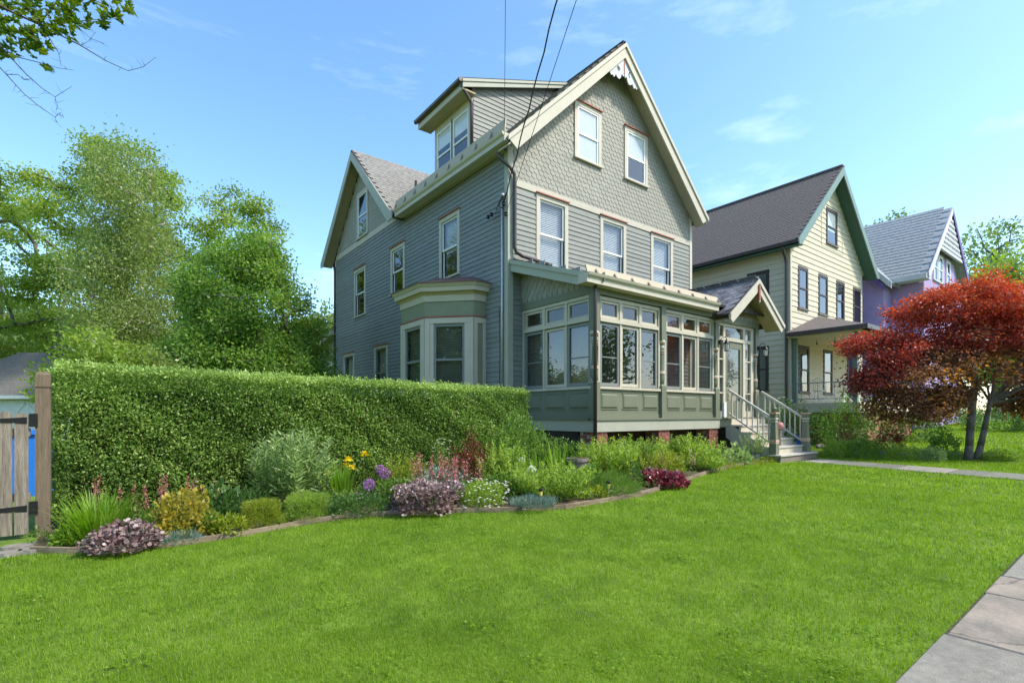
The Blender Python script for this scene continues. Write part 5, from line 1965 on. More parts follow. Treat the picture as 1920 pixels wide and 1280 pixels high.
# ------------------------------------------------------------------ trees
def tree(name, label, cat, base, trunk_top, blobs, ncl, per, rc, leaf, mat, bark, r0, seed, group=None, flat=0.7, droop=0.0, tint_fn=None, forks=1,
         lean=(0, 0), hang=0.0, spine=None, shell=0.0):
    """blobs: crown ellipsoids (dx, dy, z, rx, ry, rz). Limbs grow to leaf clusters inside them."""
    global rng
    keep = rng
    rng = np.random.default_rng(seed)
    bx, by = base
    bz = float(gz(bx, by)) - 0.05
    T = thing(name, label, cat, (bx, by, bz + 0.05), group)
    vol = np.array([b[3] * b[4] * b[5] for b in blobs]) ** (2 / 3)
    ids = rng.choice(len(blobs), ncl, p=vol / vol.sum())
    C_ = []
    for i in ids:
        b = blobs[i]
        d = unit(rng.normal(size=3))
        r = rng.uniform(shell, 1) ** (1 / 2.4)
        C_.append([bx + b[0] + d[0] * b[3] * r, by + b[1] + d[1] * b[4] * r, b[2] + d[2] * b[5] * r])
    C_ = np.array(C_)
    # trunk nodes
    nodes, par, val = [], [], []
    for f in range(forks):
        ang = f * 2.4 + 0.5
        sp = 0.0 if forks == 1 else 0.12
        prev = -1
        for k in range(6):
            t = k / 5
            off = spine(f, t) if spine else (lean[0] * t + sp * math.cos(ang) * (1 + 3 * t) + 0.05 * math.sin(5 * t + seed), lean[1] * t + sp * math.sin(ang) * (1 + 3 * t))
            nodes.append((bx + off[0], by + off[1], bz + (trunk_top - bz) * t))
            par.append(prev)
            val.append(0)
            prev = len(nodes) - 1
    nt = len(nodes)
    top = np.array([bx, by, trunk_top])
    order = np.argsort(np.linalg.norm(C_ - top, axis=1))
    tip = []
    for i in order:
        c = C_[i]
        A = np.array(nodes)
        d = np.linalg.norm(A - c, axis=1) + np.maximum(0, A[:, 2] - c[2] - 0.3) * 0.9
        d[[k for k in range(nt) if k % 6 < 3]] += 3
        j = int(np.argmin(d))
        a = A[j]
        mid = (a + c) / 2 + np.array([0, 0, 0.10 * np.linalg.norm(c - a)]) + rng.normal(size=3) * 0.05 * np.linalg.norm(c - a)
        nodes.append(tuple(mid))
        par.append(j)
        val.append(0)
        nodes.append(tuple(c))
        par.append(len(nodes) - 2)
        val.append(1)
        tip.append(len(nodes) - 1)
    w = np.array(val, float)
    for k in range(len(nodes) - 1, -1, -1):
        if par[k] >= 0:
            w[par[k]] += w[k]
    rad = r0 * (np.maximum(w, 0.6) / max(1, w.max())) ** 0.5
    for k in range(nt):
        rad[k] = max(rad[k], r0 * (1.0 - 0.6 * (k % 6) / 5))
    m = MB()
    for k in range(len(nodes)):
        j = par[k]
        if j < 0:
            continue
        ra = min(rad[j], rad[k] * 1.6)
        if k < nt and k % 6 == 1:
            ra = rad[k] * 1.25
        m.tube([nodes[j], nodes[k]], [ra, rad[k]], 8 if k < nt else 5)
    m.build('trunk', bark, T, smooth=True)
    n = ncl * per
    ctr = np.repeat(C_, per, 0)
    off = rng.normal(size=(n, 3)) * np.array([1, 1, flat]) * rc * 0.6
    P = ctr + off
    D = unit(off) * 0.7 + rng.normal(size=(n, 3)) * 0.7 + np.array([0, 0, -droop])
    if hang:
        P[:, 2] -= np.abs(rng.normal(size=n)) * hang
    sz = leaf * rng.uniform(0.7, 1.35, n)
    V_, F_ = leaves(P, D, sz, sz * 0.62)
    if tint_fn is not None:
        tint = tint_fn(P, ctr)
    else:
        tint = np.clip(np.repeat(rng.normal(0.5, 0.16, ncl), per) + rng.normal(0, 0.16, n), 0, 1)
    leaf_obj('crown', T, [(V_, F_)], mat, tint=tint)
    rng = keep
    return T


def base_at(px, depth):
    x_, y_, _ = at_depth(px, depth)
    return (x_, y_)


# big spreading tree at the left, far back
b = base_at(250, 25)
tree('spreading_tree', 'tallest broad tree with arching limbs at the far left back', 'tree', b, 3.0,
     [(-0.6, 0.6, 10.2, 3.0, 2.8, 3.2), (4.2, -1.2, 8.6, 2.3, 2.3, 3.0), (-4.4, 3.2, 8.8, 3.2, 2.6, 3.6), (-4.75, 8.56, 6.9, 3.2, 2.6, 4.8), (-5.5, 10.5, 3.4, 3.2, 2.6, 3.0), (1, 0, 5.6, 3.6, 3, 3.0), (3.6, 0, 5.0, 2, 2.4, 3), (-0.9, 6.95, 3.6, 3, 2.5, 2.6)],
     380, 330, 0.62, 0.13, 'tree_leaf', 'bark', 0.42, 11, flat=0.45, droop=0.3, shell=0.25)
b = base_at(235, 18)
tree('poplar_tree', 'pale silvery green upright tree in front of the tallest tree', 'tree', b, 3.6,
     [(0, 0, 6.8, 1.25, 1.25, 2.6), (-0.7, 0.4, 4.6, 1.3, 1.3, 2.4), (0.8, -0.3, 4.4, 1.25, 1.2, 2.4), (0, 0, 2.4, 1.7, 1.6, 2.0)],
     230, 260, 0.36, 0.08, 'poplar_leaf', 'pale_bark', 0.16, 12, flat=2.0, droop=0.25, forks=2)
b = base_at(462, 15.5)
tree('rounded_evergreen', 'dense rounded green tree between the tall trees and the house', 'tree', b, 0.6,
     [(0, 0, 3.0, 1.75, 1.7, 2.1), (-0.2, 0.1, 1.4, 1.85, 1.8, 1.5), (0.6, -0.3, 1.2, 1.6, 1.5, 1.5), (0.1, 0, 4.6, 0.8, 0.8, 0.9), (0.75, -0.5, 4.4, 0.25, 0.25, 0.6)],
     340, 260, 0.34, 0.085, 'holly_leaf', 'bark', 0.2, 13, forks=3, flat=0.9, shell=0.45)
b = base_at(556, 17.5)
tree('bushy_tree', 'lower bushy light green tree at the left corner of the house', 'tree', b, 0.0,
     [(0, 0, 1.9, 1.0, 1.0, 1.7), (0.3, -0.2, 0.6, 1.1, 1.1, 1.2)], 110, 180, 0.32, 0.10, 'lime_leaf', 'bark', 0.12, 14, flat=0.9)
b = base_at(190, 12.5)
tree('young_tree', 'young light green tree just behind the left part of the hedge', 'tree', b, 0.0,
     [(0, 0, 1.3, 0.8, 0.8, 0.9), (-0.5, 0.3, 0.7, 0.8, 0.7, 0.8), (0.6, -0.4, 0.6, 0.8, 0.7, 0.7)], 110, 130, 0.28, 0.085, 'lime_leaf', 'pale_bark', 0.05, 15, flat=0.6, droop=0.3)
b = base_at(285, 13.5)
tree('young_tree', 'small leafy tree behind the hedge under the silvery tree', 'tree', b, 0.0,
     [(0, 0, 1.0, 0.9, 0.8, 0.9), (0.6, -0.3, 0.6, 0.7, 0.7, 0.8)], 80, 130, 0.3, 0.085, 'poplar_leaf', 'pale_bark', 0.05, 16, flat=0.8)
for k, (px_, dp, zz, rr, sd, lb_) in enumerate(((20, 36, 5.0, 5.0, 21, 'dark tree behind the garage roof'), (120, 42, 5.5, 5.0, 22, 'dark round tree behind the young tree'),
                                         (598, 46, 6.5, 4.2, 23, 'distant tree at the back corner of the house'), (560, 52, 4.0, 5.5, 24, 'hazy distant tree above the bushy tree'),
                                         (-60, 40, 6.0, 6, 25, 'dark tree at the left picture edge'), (440, 50, 3.0, 6.5, 26, 'distant tree hidden behind the rounded evergreen'), (300, 55, 4.0, 8, 29, 'distant tree behind the silvery tree'))):
    b = base_at(px_, dp)
    tree('background_tree', lb_, 'tree', b, zz * 0.4, [(0, 0, zz * 0.62, rr, rr, zz * 0.75), (rr * 0.3, 0, zz * 1.05, rr * 0.6, rr * 0.6, zz * 0.45)], 110, 130, 1.25, 0.36,
         'far_leaf', 'bark', 0.35, sd, 'trees far behind the garden', flat=0.8)
# across the street, behind the camera: seen only in the window panes
for k, (x_, y_, zz, rr, sd) in enumerate(((-26, -30, 9, 5.5, 61), (-15, -34, 10, 6, 62), (-4, -31, 8.5, 5.5, 63), (8, -34, 10, 6, 64), (20, -32, 9, 5.5, 65), (33, -35, 10, 6, 66), (-30, -12, 9, 5, 67), (-34, 2, 9, 5.5, 68))):
    tree('street_tree', 'leafy tree number %d across the street, mirrored in the window panes' % (k + 1) if False else
         ('leftmost tree across the street, behind the camera', 'second tree across the street, behind the camera', 'third tree across the street, behind the camera', 'middle tree across the street, behind the camera',
          'fifth tree across the street, behind the camera', 'rightmost tree across the street, behind the camera', 'tree left of the camera beside the pavement', 'tree far left of the garden gate')[k],
         'tree', (x_, y_), zz * 0.3, [(0, 0, zz * 0.55, rr, rr, zz * 0.5)], 90, 90, 1.2, 0.42, 'far_leaf', 'bark', 0.3, sd, 'trees outside the view', flat=0.8)
# right side, beyond the purple house
for k, (px_, dp, z0, rx, rz, sd, mt_, lb_) in enumerate(((1870, 46, 12.0, 4.2, 5.5, 31, 'far_leaf', 'tall dark tree right of the purple house'), (1925, 34, 8.0, 3.2, 3.2, 32, 'lime_leaf', 'bright green tree at the right picture edge'),
                                               (1660, 60, 18.5, 4.5, 4.5, 33, 'far_leaf', 'treetop showing above the purple house roof'), (1960, 60, 12, 8, 6, 34, 'far_leaf', 'wide far tree beyond the right picture edge'))):
    b = base_at(px_, dp)
    tree('background_tree', lb_, 'tree', b, z0 * 0.5, [(0, 0, z0, rx, rx, rz), (0.5, 0, z0 * 0.55, rx * 0.9, rx * 0.9, rz * 0.8)], 80, 120, 0.95, 0.30, mt_, 'bark', 0.35, sd, 'trees beyond the houses', flat=0.7)

# Japanese maple
mb_ = gp(1822, 862)


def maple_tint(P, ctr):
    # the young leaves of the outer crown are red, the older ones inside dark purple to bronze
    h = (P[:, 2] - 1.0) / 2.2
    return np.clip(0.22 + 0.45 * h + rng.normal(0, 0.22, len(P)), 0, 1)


def maple_spine(f, t):
    s = 1 if f else -1
    w = (CR[0], CR[1])
    d = (-0.10 + 0.10 * t + 0.1 * t * t) if f == 0 else (0.12 + 0.50 * t)
    return (w[0] * d + 0.04 * math.sin(6 * t), w[1] * d)


def cr(a, b_=0.0):
    return (CR[0] * a + CF[0] * b_, CR[1] * a + CF[1] * b_)


def bl(a, d, z, rx, rz):
    q = cr(a, d)
    return (q[0], q[1], z, rx, rx, rz)


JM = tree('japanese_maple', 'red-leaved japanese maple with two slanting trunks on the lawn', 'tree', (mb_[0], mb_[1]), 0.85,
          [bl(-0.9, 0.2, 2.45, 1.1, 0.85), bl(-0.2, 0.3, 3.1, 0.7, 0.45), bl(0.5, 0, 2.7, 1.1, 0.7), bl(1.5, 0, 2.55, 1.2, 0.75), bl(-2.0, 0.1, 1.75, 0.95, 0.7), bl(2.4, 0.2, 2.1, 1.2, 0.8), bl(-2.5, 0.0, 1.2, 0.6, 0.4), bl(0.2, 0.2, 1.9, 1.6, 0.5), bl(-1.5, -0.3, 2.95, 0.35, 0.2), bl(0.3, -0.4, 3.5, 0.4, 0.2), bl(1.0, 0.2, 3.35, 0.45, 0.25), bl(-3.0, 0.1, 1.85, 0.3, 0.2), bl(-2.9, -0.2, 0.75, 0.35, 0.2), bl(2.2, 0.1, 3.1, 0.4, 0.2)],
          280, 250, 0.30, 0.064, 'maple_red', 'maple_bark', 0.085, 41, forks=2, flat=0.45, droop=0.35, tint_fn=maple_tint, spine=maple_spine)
keep = rng
rng = np.random.default_rng(42)
inner = [bl(-1.6, 0.1, 0.9, 1.15, 0.65), bl(-0.2, 0.1, 1.4, 1.4, 0.8), bl(1.2, 0, 1.5, 1.2, 0.8), bl(-1.7, 0, 0.2, 0.75, 0.45), bl(-0.7, 0.2, 0.35, 0.6, 0.35), bl(2.1, 0, 1.1, 0.9, 0.5), bl(1.6, 0.2, 0.35, 0.6, 0.3)]
Pc = []
for q in inner:
    for _ in range(30):
        d = unit(rng.normal(size=3)) * rng.uniform(0.2, 1) ** 0.4
        Pc.append([mb_[0] + q[0] + d[0] * q[3], mb_[1] + q[1] + d[1] * q[4], q[2] + d[2] * q[5]])
Pc = np.array(Pc)
n = len(Pc) * 120
ctr = np.repeat(Pc, 120, 0)
off = rng.normal(size=(n, 3)) * np.array([1, 1, 0.45]) * 0.2
V_, F_ = leaves(ctr + off, unit(off) + rng.normal(size=(n, 3)) * 0.6 + np.array([0, 0, -0.5]), 0.08 * rng.uniform(0.7, 1.3, n), 0.05)
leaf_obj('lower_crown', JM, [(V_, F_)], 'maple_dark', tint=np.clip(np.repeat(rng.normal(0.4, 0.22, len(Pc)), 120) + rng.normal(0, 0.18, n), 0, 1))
m = MB()
top_ = [Vector((mb_[0] + cr(0.05)[0], mb_[1] + cr(0.05)[1], 0.2)), Vector((mb_[0] + cr(0.5)[0], mb_[1] + cr(0.5)[1], 0.3))]
for c in Pc[::5]:
    c = Vector(c)
    a = min(top_, key=lambda t: (t - c).length)
    mid = a.lerp(c, 0.55) + Vector((0, 0, 0.15))
    m.tube([a, mid, c], [0.035, 0.02, 0.006], 5)
m.build('limbs', 'maple_bark', JM)
rng = keep

# street maple whose branch hangs into the top left of the view; its trunk stands left of the camera's view
SMB = base_at(-900, 5.2)
SM = thing('street_maple', 'green maple branch hanging into the top left corner', 'tree', (SMB[0], SMB[1], float(gz(*SMB))))
m = MB()
zb = float(gz(*SMB))
m.tube([(SMB[0], SMB[1], zb - 0.1), (SMB[0] + 0.05, SMB[1], 1.5), (SMB[0], SMB[1], 3.6), (SMB[0] - 0.1, SMB[1], 6.5)], [0.27, 0.2, 0.16, 0.07], 10)
m.build('trunk', 'bark', SM, smooth=True)


def sp(px_, py_, d):
    return Vector(at_depth(px_, d, py_))


mainb = [Vector((SMB[0], SMB[1], 3.4)), sp(-380, -20, 5.6), sp(-130, -60, 6.0), sp(20, 22, 6.2), sp(75, 47, 6.3)]
twigs = [
    (mainb, [0.07, 0.05, 0.03, 0.014, 0.011]),
    ([sp(75, 47, 6.3), sp(150, 85, 6.4), sp(200, 115, 6.5), sp(240, 133, 6.5), sp(268, 126, 6.6), sp(293, 107, 6.6)], [0.010, 0.007, 0.005, 0.004, 0.003, 0.002]),
    ([sp(75, 47, 6.3), sp(110, 45, 6.3), sp(150, 40, 6.3), sp(200, 35, 6.4)], [0.009, 0.007, 0.005, 0.003]),
    ([sp(75, 47, 6.3), sp(95, 75, 6.3), sp(110, 100, 6.3), sp(115, 125, 6.3)], [0.007, 0.005, 0.003, 0.002]),
    ([sp(75, 47, 6.3), sp(95, 15, 6.3), sp(130, -15, 6.3)], [0.009, 0.007, 0.005]),
    ([sp(-130, -60, 6.0), sp(-60, 60, 6.0), sp(5, 92, 6.0), sp(50, 140, 6.0), sp(78, 165, 6.0), sp(103, 182, 6.0), sp(135, 162, 6.0)], [0.02, 0.01, 0.007, 0.005, 0.004, 0.003, 0.002]),
    ([sp(5, 92, 6.0), sp(35, 108, 6.1), sp(75, 118, 6.1), sp(110, 128, 6.1), sp(138, 132, 6.1)], [0.006, 0.005, 0.004, 0.003, 0.002]),
    ([sp(-60, 60, 6.0), sp(-20, 105, 5.9), sp(12, 140, 5.9), sp(45, 176, 5.9), sp(70, 197, 5.9), sp(103, 220, 5.9), sp(106, 230, 5.9)], [0.008, 0.006, 0.005, 0.004, 0.004, 0.003, 0.002]),
    ([sp(12, 140, 5.9), sp(34, 140, 5.9), sp(45, 150, 5.9), sp(60, 148, 5.9)], [0.004, 0.003, 0.003, 0.002]),
    ([sp(152, 85, 6.4), sp(165, 78, 6.4), sp(180, 60, 6.4)], [0.003, 0.002, 0.002]),
    ([sp(150, 55, 6.4), sp(170, 72, 6.4), sp(195, 82, 6.4)], [0.003, 0.002, 0.002]),
    ([sp(103, 220, 5.9), sp(115, 210, 5.9), sp(120, 222, 5.9)], [0.003, 0.002, 0.002]),
    ([sp(103, 182, 6.0), sp(108, 198, 6.0), sp(105, 208, 6.0)], [0.003, 0.002, 0.002]),
    ([sp(-130, -60, 6.0), sp(0, -20, 6.2), sp(80, -30, 6.3), sp(160, -5, 6.3), sp(215, 15, 6.4)], [0.02, 0.012, 0.008, 0.006, 0.003]),
]
m = MB()
for pts, rr in twigs:
    m.tube(pts, rr, 5)
tr_ = random.Random(8)
for pts, rr in twigs[1:]:
    for a, b_ in zip(pts[:-1], pts[1:]):
        for _ in range(2):
            p = a.lerp(b_, tr_.random())
            d = Vector((tr_.gauss(0, 1), tr_.gauss(0, 1), tr_.gauss(-0.1, 0.7))).normalized() * tr_.uniform(0.04, 0.13)
            q = p + d * 0.5 + Vector((0, 0, tr_.uniform(-0.02, 0.02)))
            m.tube([p, q, p + d], [0.0022, 0.0016, 0.001], 4)
m.build('branch', 'twig', SM, smooth=True)
lob = []
for k in range(5):
    a = (-2.1, -1.05, 0, 1.05, 2.1)[k]
    r = (0.55, 0.88, 1.0, 0.88, 0.55)[k]
    if k:
        lob.append((0.36 * math.sin(a - 0.52), 0.36 * math.cos(a - 0.52)))
    for da, rr_ in ((-0.28, 0.66), (-0.12, 0.74), (0, 1.0), (0.12, 0.74), (0.28, 0.66)):
        lob.append((r * rr_ * math.sin(a + da), r * rr_ * math.cos(a + da)))
lob.append((0.05, -0.12))
lob.insert(0, (-0.05, -0.12))
LV = [(0.0, 0.0, 0.03)] + [(x_ * 0.085, y_ * 0.085 + 0.01, -0.006 * (x_ * x_ + y_ * y_)) for x_, y_ in lob]
LF = [(0, i, i + 1) for i in range(1, len(lob))] + [(0, len(lob), 1)]
mleaf = []
for k in range(4):
    me = mesh('leaf', LV, LF, 'street_leaf')
    at_ = me.attributes.new('tint', 'FLOAT', 'FACE')
    at_.data.foreach_set('value', [0.15 + 0.27 * k] * len(LF))
    mleaf.append(me)
lr = random.Random(5)
cl = [(10, 15, 40, 26), (60, 20, 55, 30), (120, 12, 45, 24), (20, 55, 40, 24), (70, 62, 45, 26), (120, 38, 40, 24), (165, 22, 40, 20), (200, 20, 30, 14), (25, 90, 30, 16), (60, 92, 28, 14),
      (235, 20, 16, 6), (222, 38, 16, 5), (195, 48, 12, 3), (90, 130, 10, 5), (155, 50, 14, 5), (85, 100, 12, 4), (130, 68, 14, 4), (5, 105, 14, 5)]
for cx_, cy_, sp_, nn_ in cl:
    for _ in range(nn_):
        px_, py_ = lr.gauss(cx_, sp_ * 0.5), lr.gauss(cy_, sp_ * 0.4)
        p = sp(px_, py_, lr.uniform(5.8, 6.6))
        rot = Matrix.Rotation(lr.uniform(0, 6.28), 4, 'Z') @ Matrix.Rotation(lr.gauss(0.9, 0.5), 4, 'X') @ Matrix.Rotation(lr.uniform(-0.7, 0.7), 4, 'Y')
        s_ = lr.uniform(0.75, 1.25)
        link('leaf', lr.choice(mleaf), SM, Matrix.Translation(p) @ rot @ Matrix.Scale(s_, 4))
# the rest of its crown, outside the view
cc = np.array([sp(-480, -330, 5.6)]) + rng.normal(size=(60, 3)) * np.array([0.9, 0.9, 0.7])
n = 60 * 70
P = np.repeat(cc, 70, 0) + rng.normal(size=(n, 3)) * 0.3
V_, F_ = leaves(P, rng.normal(size=(n, 3)) + np.array([0, 0, -0.5]), 0.12, 0.10)
tag(leaf_obj('crown', SM, [(V_, F_)], 'street_leaf'), kind='stuff')

# ------------------------------------------------------------------ hedge
hx0, hx1, hyf, hyb = -8.02, -0.82, -1.72, -0.95


def hedge_top(x_):
    return 0.56 - 0.014 * (x_ - hx0)


HG = thing('clipped_hedge', 'long clipped green hedge behind the flower bed', 'hedge', ((hx0 + hx1) / 2, (hyf + hyb) / 2, float(gz(-4, -1.7))))
hr_ = np.random.default_rng(77)
nF, nT, nE = 110000, 24000, 8000
xs = hr_.uniform(hx0, hx1, nF)
zs = hr_.uniform(0, 1, nF)
zt = hedge_top(xs)
zb_ = gz(xs, hyf) + 0.05
bump = 0.045 * np.sin(xs * 3.1 + zs * 7) * np.sin(zs * 9 + xs) + 0.03 * np.sin(xs * 11) * np.sin(zs * 23)
thin = hr_.uniform(0, 1, nF) < (0.55 + 0.45 * np.clip((zs - 0.05) * 3.0, 0, 1))
Pf = np.stack([xs, hyf + bump - np.abs(hr_.normal(0, 0.035, nF)) + hr_.uniform(0, 0.16, nF) ** 1.0, zb_ + (zt - zb_) * zs], -1)[thin]
Df = hr_.normal(size=(len(Pf), 3)) * 0.8 + np.array([0, -0.6, 0.35])
xs = hr_.uniform(hx0, hx1, nT)
ys = hr_.uniform(hyf, hyb, nT)
Pt = np.stack([xs, ys, hedge_top(xs) + 0.02 * np.sin(xs * 6 + ys * 9) + hr_.normal(0, 0.03, nT)], -1)
Dt = hr_.normal(size=(nT, 3)) * 0.7 + np.array([0, 0, 0.8])
ys = hr_.uniform(hyf, hyb, nE)
ex = np.where(hr_.uniform(size=nE) < 0.5, hx0, hx1)
Pe = np.stack([ex + hr_.normal(0, 0.05, nE), ys, -1.3 + 1.85 * hr_.uniform(0, 1, nE)], -1)
Pe[:, 2] = np.minimum(Pe[:, 2], hedge_top(Pe[:, 0]))
De = hr_.normal(size=(nE, 3))
Pb = Pf[:9000].copy()
Pb[:, 1] = hyb + hr_.normal(0, 0.05, len(Pb))
P = np.concatenate([Pf, Pt, Pe, Pb])
D = np.concatenate([Df, Dt, De, hr_.normal(size=(len(Pb), 3))])
n = len(P)
keep = rng
rng = hr_
sz = hr_.uniform(0.028, 0.05, n)
V_, F_ = leaves(P, D, sz, sz * 0.55)
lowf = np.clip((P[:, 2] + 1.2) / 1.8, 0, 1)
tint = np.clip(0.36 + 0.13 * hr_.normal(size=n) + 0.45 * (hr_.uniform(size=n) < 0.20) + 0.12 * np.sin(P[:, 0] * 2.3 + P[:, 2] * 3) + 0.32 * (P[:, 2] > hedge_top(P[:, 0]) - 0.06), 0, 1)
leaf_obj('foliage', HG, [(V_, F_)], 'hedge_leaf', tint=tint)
rng = keep
nS = 420
sx = hr_.uniform(hx0, hx1, nS)
sy = hyf + hr_.uniform(-0.02, 0.35, nS)
Ps, Ds = [], []
for a, b_ in zip(sx, sy):
    hgt = abs(hr_.normal(0, 0.05)) + 0.015
    top_z = hedge_top(a)
    lean_ = hr_.normal(0, 0.25, 2)
    for k in range(int(hgt / 0.012) + 2):
        Ps.append([a + lean_[0] * k * 0.012, b_ + lean_[1] * k * 0.012, top_z + k * 0.012])
        Ds.append([hr_.normal(), hr_.normal(), 0.8])
keep = rng
rng = hr_
V_, F_ = leaves(np.array(Ps), np.array(Ds), 0.034, 0.017)
rng = keep
tag(leaf_obj('stray_shoots', HG, [(V_, F_)], 'hedge_leaf', tint=np.clip(hr_.normal(0.7, 0.15, len(F_)), 0, 1)), kind='stuff')
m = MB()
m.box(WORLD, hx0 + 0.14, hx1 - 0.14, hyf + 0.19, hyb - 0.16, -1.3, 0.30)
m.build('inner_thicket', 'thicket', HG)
m = MB()
for k in range(150):
    x_ = random.uniform(hx0 + 0.03, hx1 - 0.03)
    z0 = float(gz(x_, hyf))
    m.tube([(x_, hyf + random.uniform(0.08, 0.2), z0), (x_ + random.uniform(-0.1, 0.1), hyf + random.uniform(0.03, 0.16), z0 + 0.7), (x_ + random.uniform(-0.2, 0.2), hyf + random.uniform(0.05, 0.16), z0 + 1.4)],
           [0.008, 0.006, 0.003], 4)
tag(m.build('stems', 'twig', HG), kind='stuff')

# ------------------------------------------------------------------ grass blades
def in_poly(x_, y_, poly):
    ins = np.zeros(len(x_), bool)
    j = len(poly) - 1
    for i in range(len(poly)):
        xi, yi = poly[i]
        xj, yj = poly[j]
        c = ((yi > y_) != (yj > y_)) & (x_ < (xj - xi) * (y_ - yi) / (yj - yi + 1e-12) + xi)
        ins ^= c
        j = i
    return ins


gr = np.random.default_rng(99)


def blades(x0, x1, y0, y1, dens, h, w, keepf):
    n = int((x1 - x0) * (y1 - y0) * dens)
    x_ = gr.uniform(x0, x1, n)
    y_ = gr.uniform(y0, y1, n)
    k = keepf(x_, y_)
    x_, y_ = x_[k], y_[k]
    n = len(x_)
    dist = np.hypot(x_ - CAM_X, y_ - CAM_Y)
    return x_, y_, dist


BP = [tuple(p) for p in edge] + [(5.3, -2.3), (5.3, 20), (-30, 20), (-30, -1.9), (-8.6, -1.9)]


def lawn_ok(x_, y_):
    ok = ~in_poly(x_, y_, BP)
    jx = 0.05 * np.sin(y_ * 7) + 0.03 * np.sin(y_ * 23)
    ok &= ~((x_ > 6.02 + jx) & (x_ < 7.18 + jx) & (y_ < -3.9))
    ok &= ~((x_ > 5.2) & (x_ < 7.4) & (y_ > -4.05))
    ok &= y_ > LAWN_Y - 0.012 + 0.018 * np.sin(x_ * 9) * np.sin(x_ * 3.1)
    ok &= ~((x_ > 0) & (y_ > -2.4) & (x_ < 12.0))
    return ok


sets = []
# (region, blades per square metre, length, width, nearest, farthest)
for (x0, x1, y0, y1, dens, hh, ww, d0_, d1_) in ((-11, -1, -8.88, -3, 17000, 0.036, 0.0032, 0, 3.6), (-14, 4, -8.88, -1.5, 6500, 0.040, 0.005, 3.6, 6.5), (-16, 10, -8.88, -1.5, 2800, 0.043, 0.0085, 6.5, 11),
                                                 (-8, 24, -8.84, 1, 850, 0.05, 0.016, 11, 20), (8, 44, -8.84, -1.2, 260, 0.06, 0.035, 20, 40)):
    x_, y_, dist = blades(x0, x1, y0, y1, dens, hh, ww, lawn_ok)
    k = (dist >= d0_) & (dist < d1_)
    # only what may come into view from here or a few steps to either side
    dx, dy = x_ - CAM_X, y_ - CAM_Y
    fwd = dx * CF[0] + dy * CF[1]
    sid = dx * CR[0] + dy * CR[1]
    k &= (np.abs(sid) < fwd * 1.15 + 1.6)
    x_, y_ = x_[k], y_[k]
    n = len(x_)
    L_ = hh * gr.uniform(0.6, 1.25, n)
    patch = 0.5 + 0.28 * np.sin(x_ * 1.7 + np.sin(y_ * 2.1) * 1.4) * np.sin(y_ * 1.3 + 0.7) + 0.14 * np.sin(x_ * 5.1 + y_ * 3.3) + 0.12 * np.sin(x_ * 0.6 - y_ * 3.1)
    A_ = gr.uniform(0, 2 * np.pi, n)
    ln_ = np.abs(gr.normal(0.25, 0.6, n))
    Dv = np.stack([np.cos(A_) * np.sin(ln_), np.sin(A_) * np.sin(ln_), np.cos(ln_)], -1)
    Sv = np.stack([-np.sin(A_), np.cos(A_), np.zeros(n)], -1) * (ww * gr.uniform(0.7, 1.3, n))[:, None]
    P = np.stack([x_, y_, gz(x_, y_) - 0.003], -1)
    V_ = np.stack([P - Sv / 2, P + Sv / 2, P + Dv * L_[:, None]], 1).reshape(-1, 3)
    dry = np.clip(np.sin(x_ * 2.3 + 1.1 * np.sin(y_ * 3.7)) * np.sin(y_ * 2.9 + np.sin(x_ * 1.3)) - 0.55, 0, 1)
    tint = np.clip(0.43 + 0.40 * (patch - 0.5) + gr.normal(0, 0.18, n) + 0.35 * (gr.uniform(size=n) < 0.05 + 0.5 * dry), 0, 1)
    sets.append((V_, tint))
wc = np.stack([gr.uniform(-10, 4, 260), gr.uniform(-8.7, -4.2, 260)], -1)
wn = 26
wp = np.repeat(wc, wn, 0) + gr.normal(size=(260 * wn, 2)) * 0.07
wk = lawn_ok(wp[:, 0], wp[:, 1])
wp = wp[wk]
n = len(wp)
A_ = gr.uniform(0, 2 * np.pi, n)
P = np.stack([wp[:, 0], wp[:, 1], gz(wp[:, 0], wp[:, 1]) + gr.uniform(0.015, 0.034, n)], -1)
Dv = np.stack([np.cos(A_), np.sin(A_), gr.uniform(-0.1, 0.4, n)], -1) * 0.022
Sv = np.stack([-np.sin(A_), np.cos(A_), np.zeros(n)], -1) * 0.011
sets.append((np.stack([P, P + Dv + Sv, P + Dv - Sv], 1).reshape(-1, 3), np.clip(gr.normal(0.35, 0.2, n), 0, 1)))
V_ = np.concatenate([s_[0] for s_ in sets])
tint = np.concatenate([s_[1] for s_ in sets])
go = link('grass', np_mesh('grass', V_, np.arange(len(V_)).reshape(-1, 3), 'grass_blade', tint))
tag(go, 'short bright green lawn grass in front of the house', 'grass', kind='stuff')

# ------------------------------------------------------------------ wires and poles
def cable(name, label, pts, r, sag, mat='black', twist=False):
    a, b_ = Vector(pts[0]), Vector(pts[1])
    q = []
    nn_ = 40
    for i in range(nn_ + 1):
        t = i / nn_
        p = a.lerp(b_, t)
        p.z -= sag * 4 * t * (1 - t)
        if twist:
            p += Vector((0.012 * math.sin(i * 2.1), 0.012 * math.cos(i * 2.1), 0.01 * math.sin(i * 1.3)))
        q.append(p)
    m = MB()
    m.tube(q, r, 6)
    return tag(m.build(name, mat), label, 'cable')


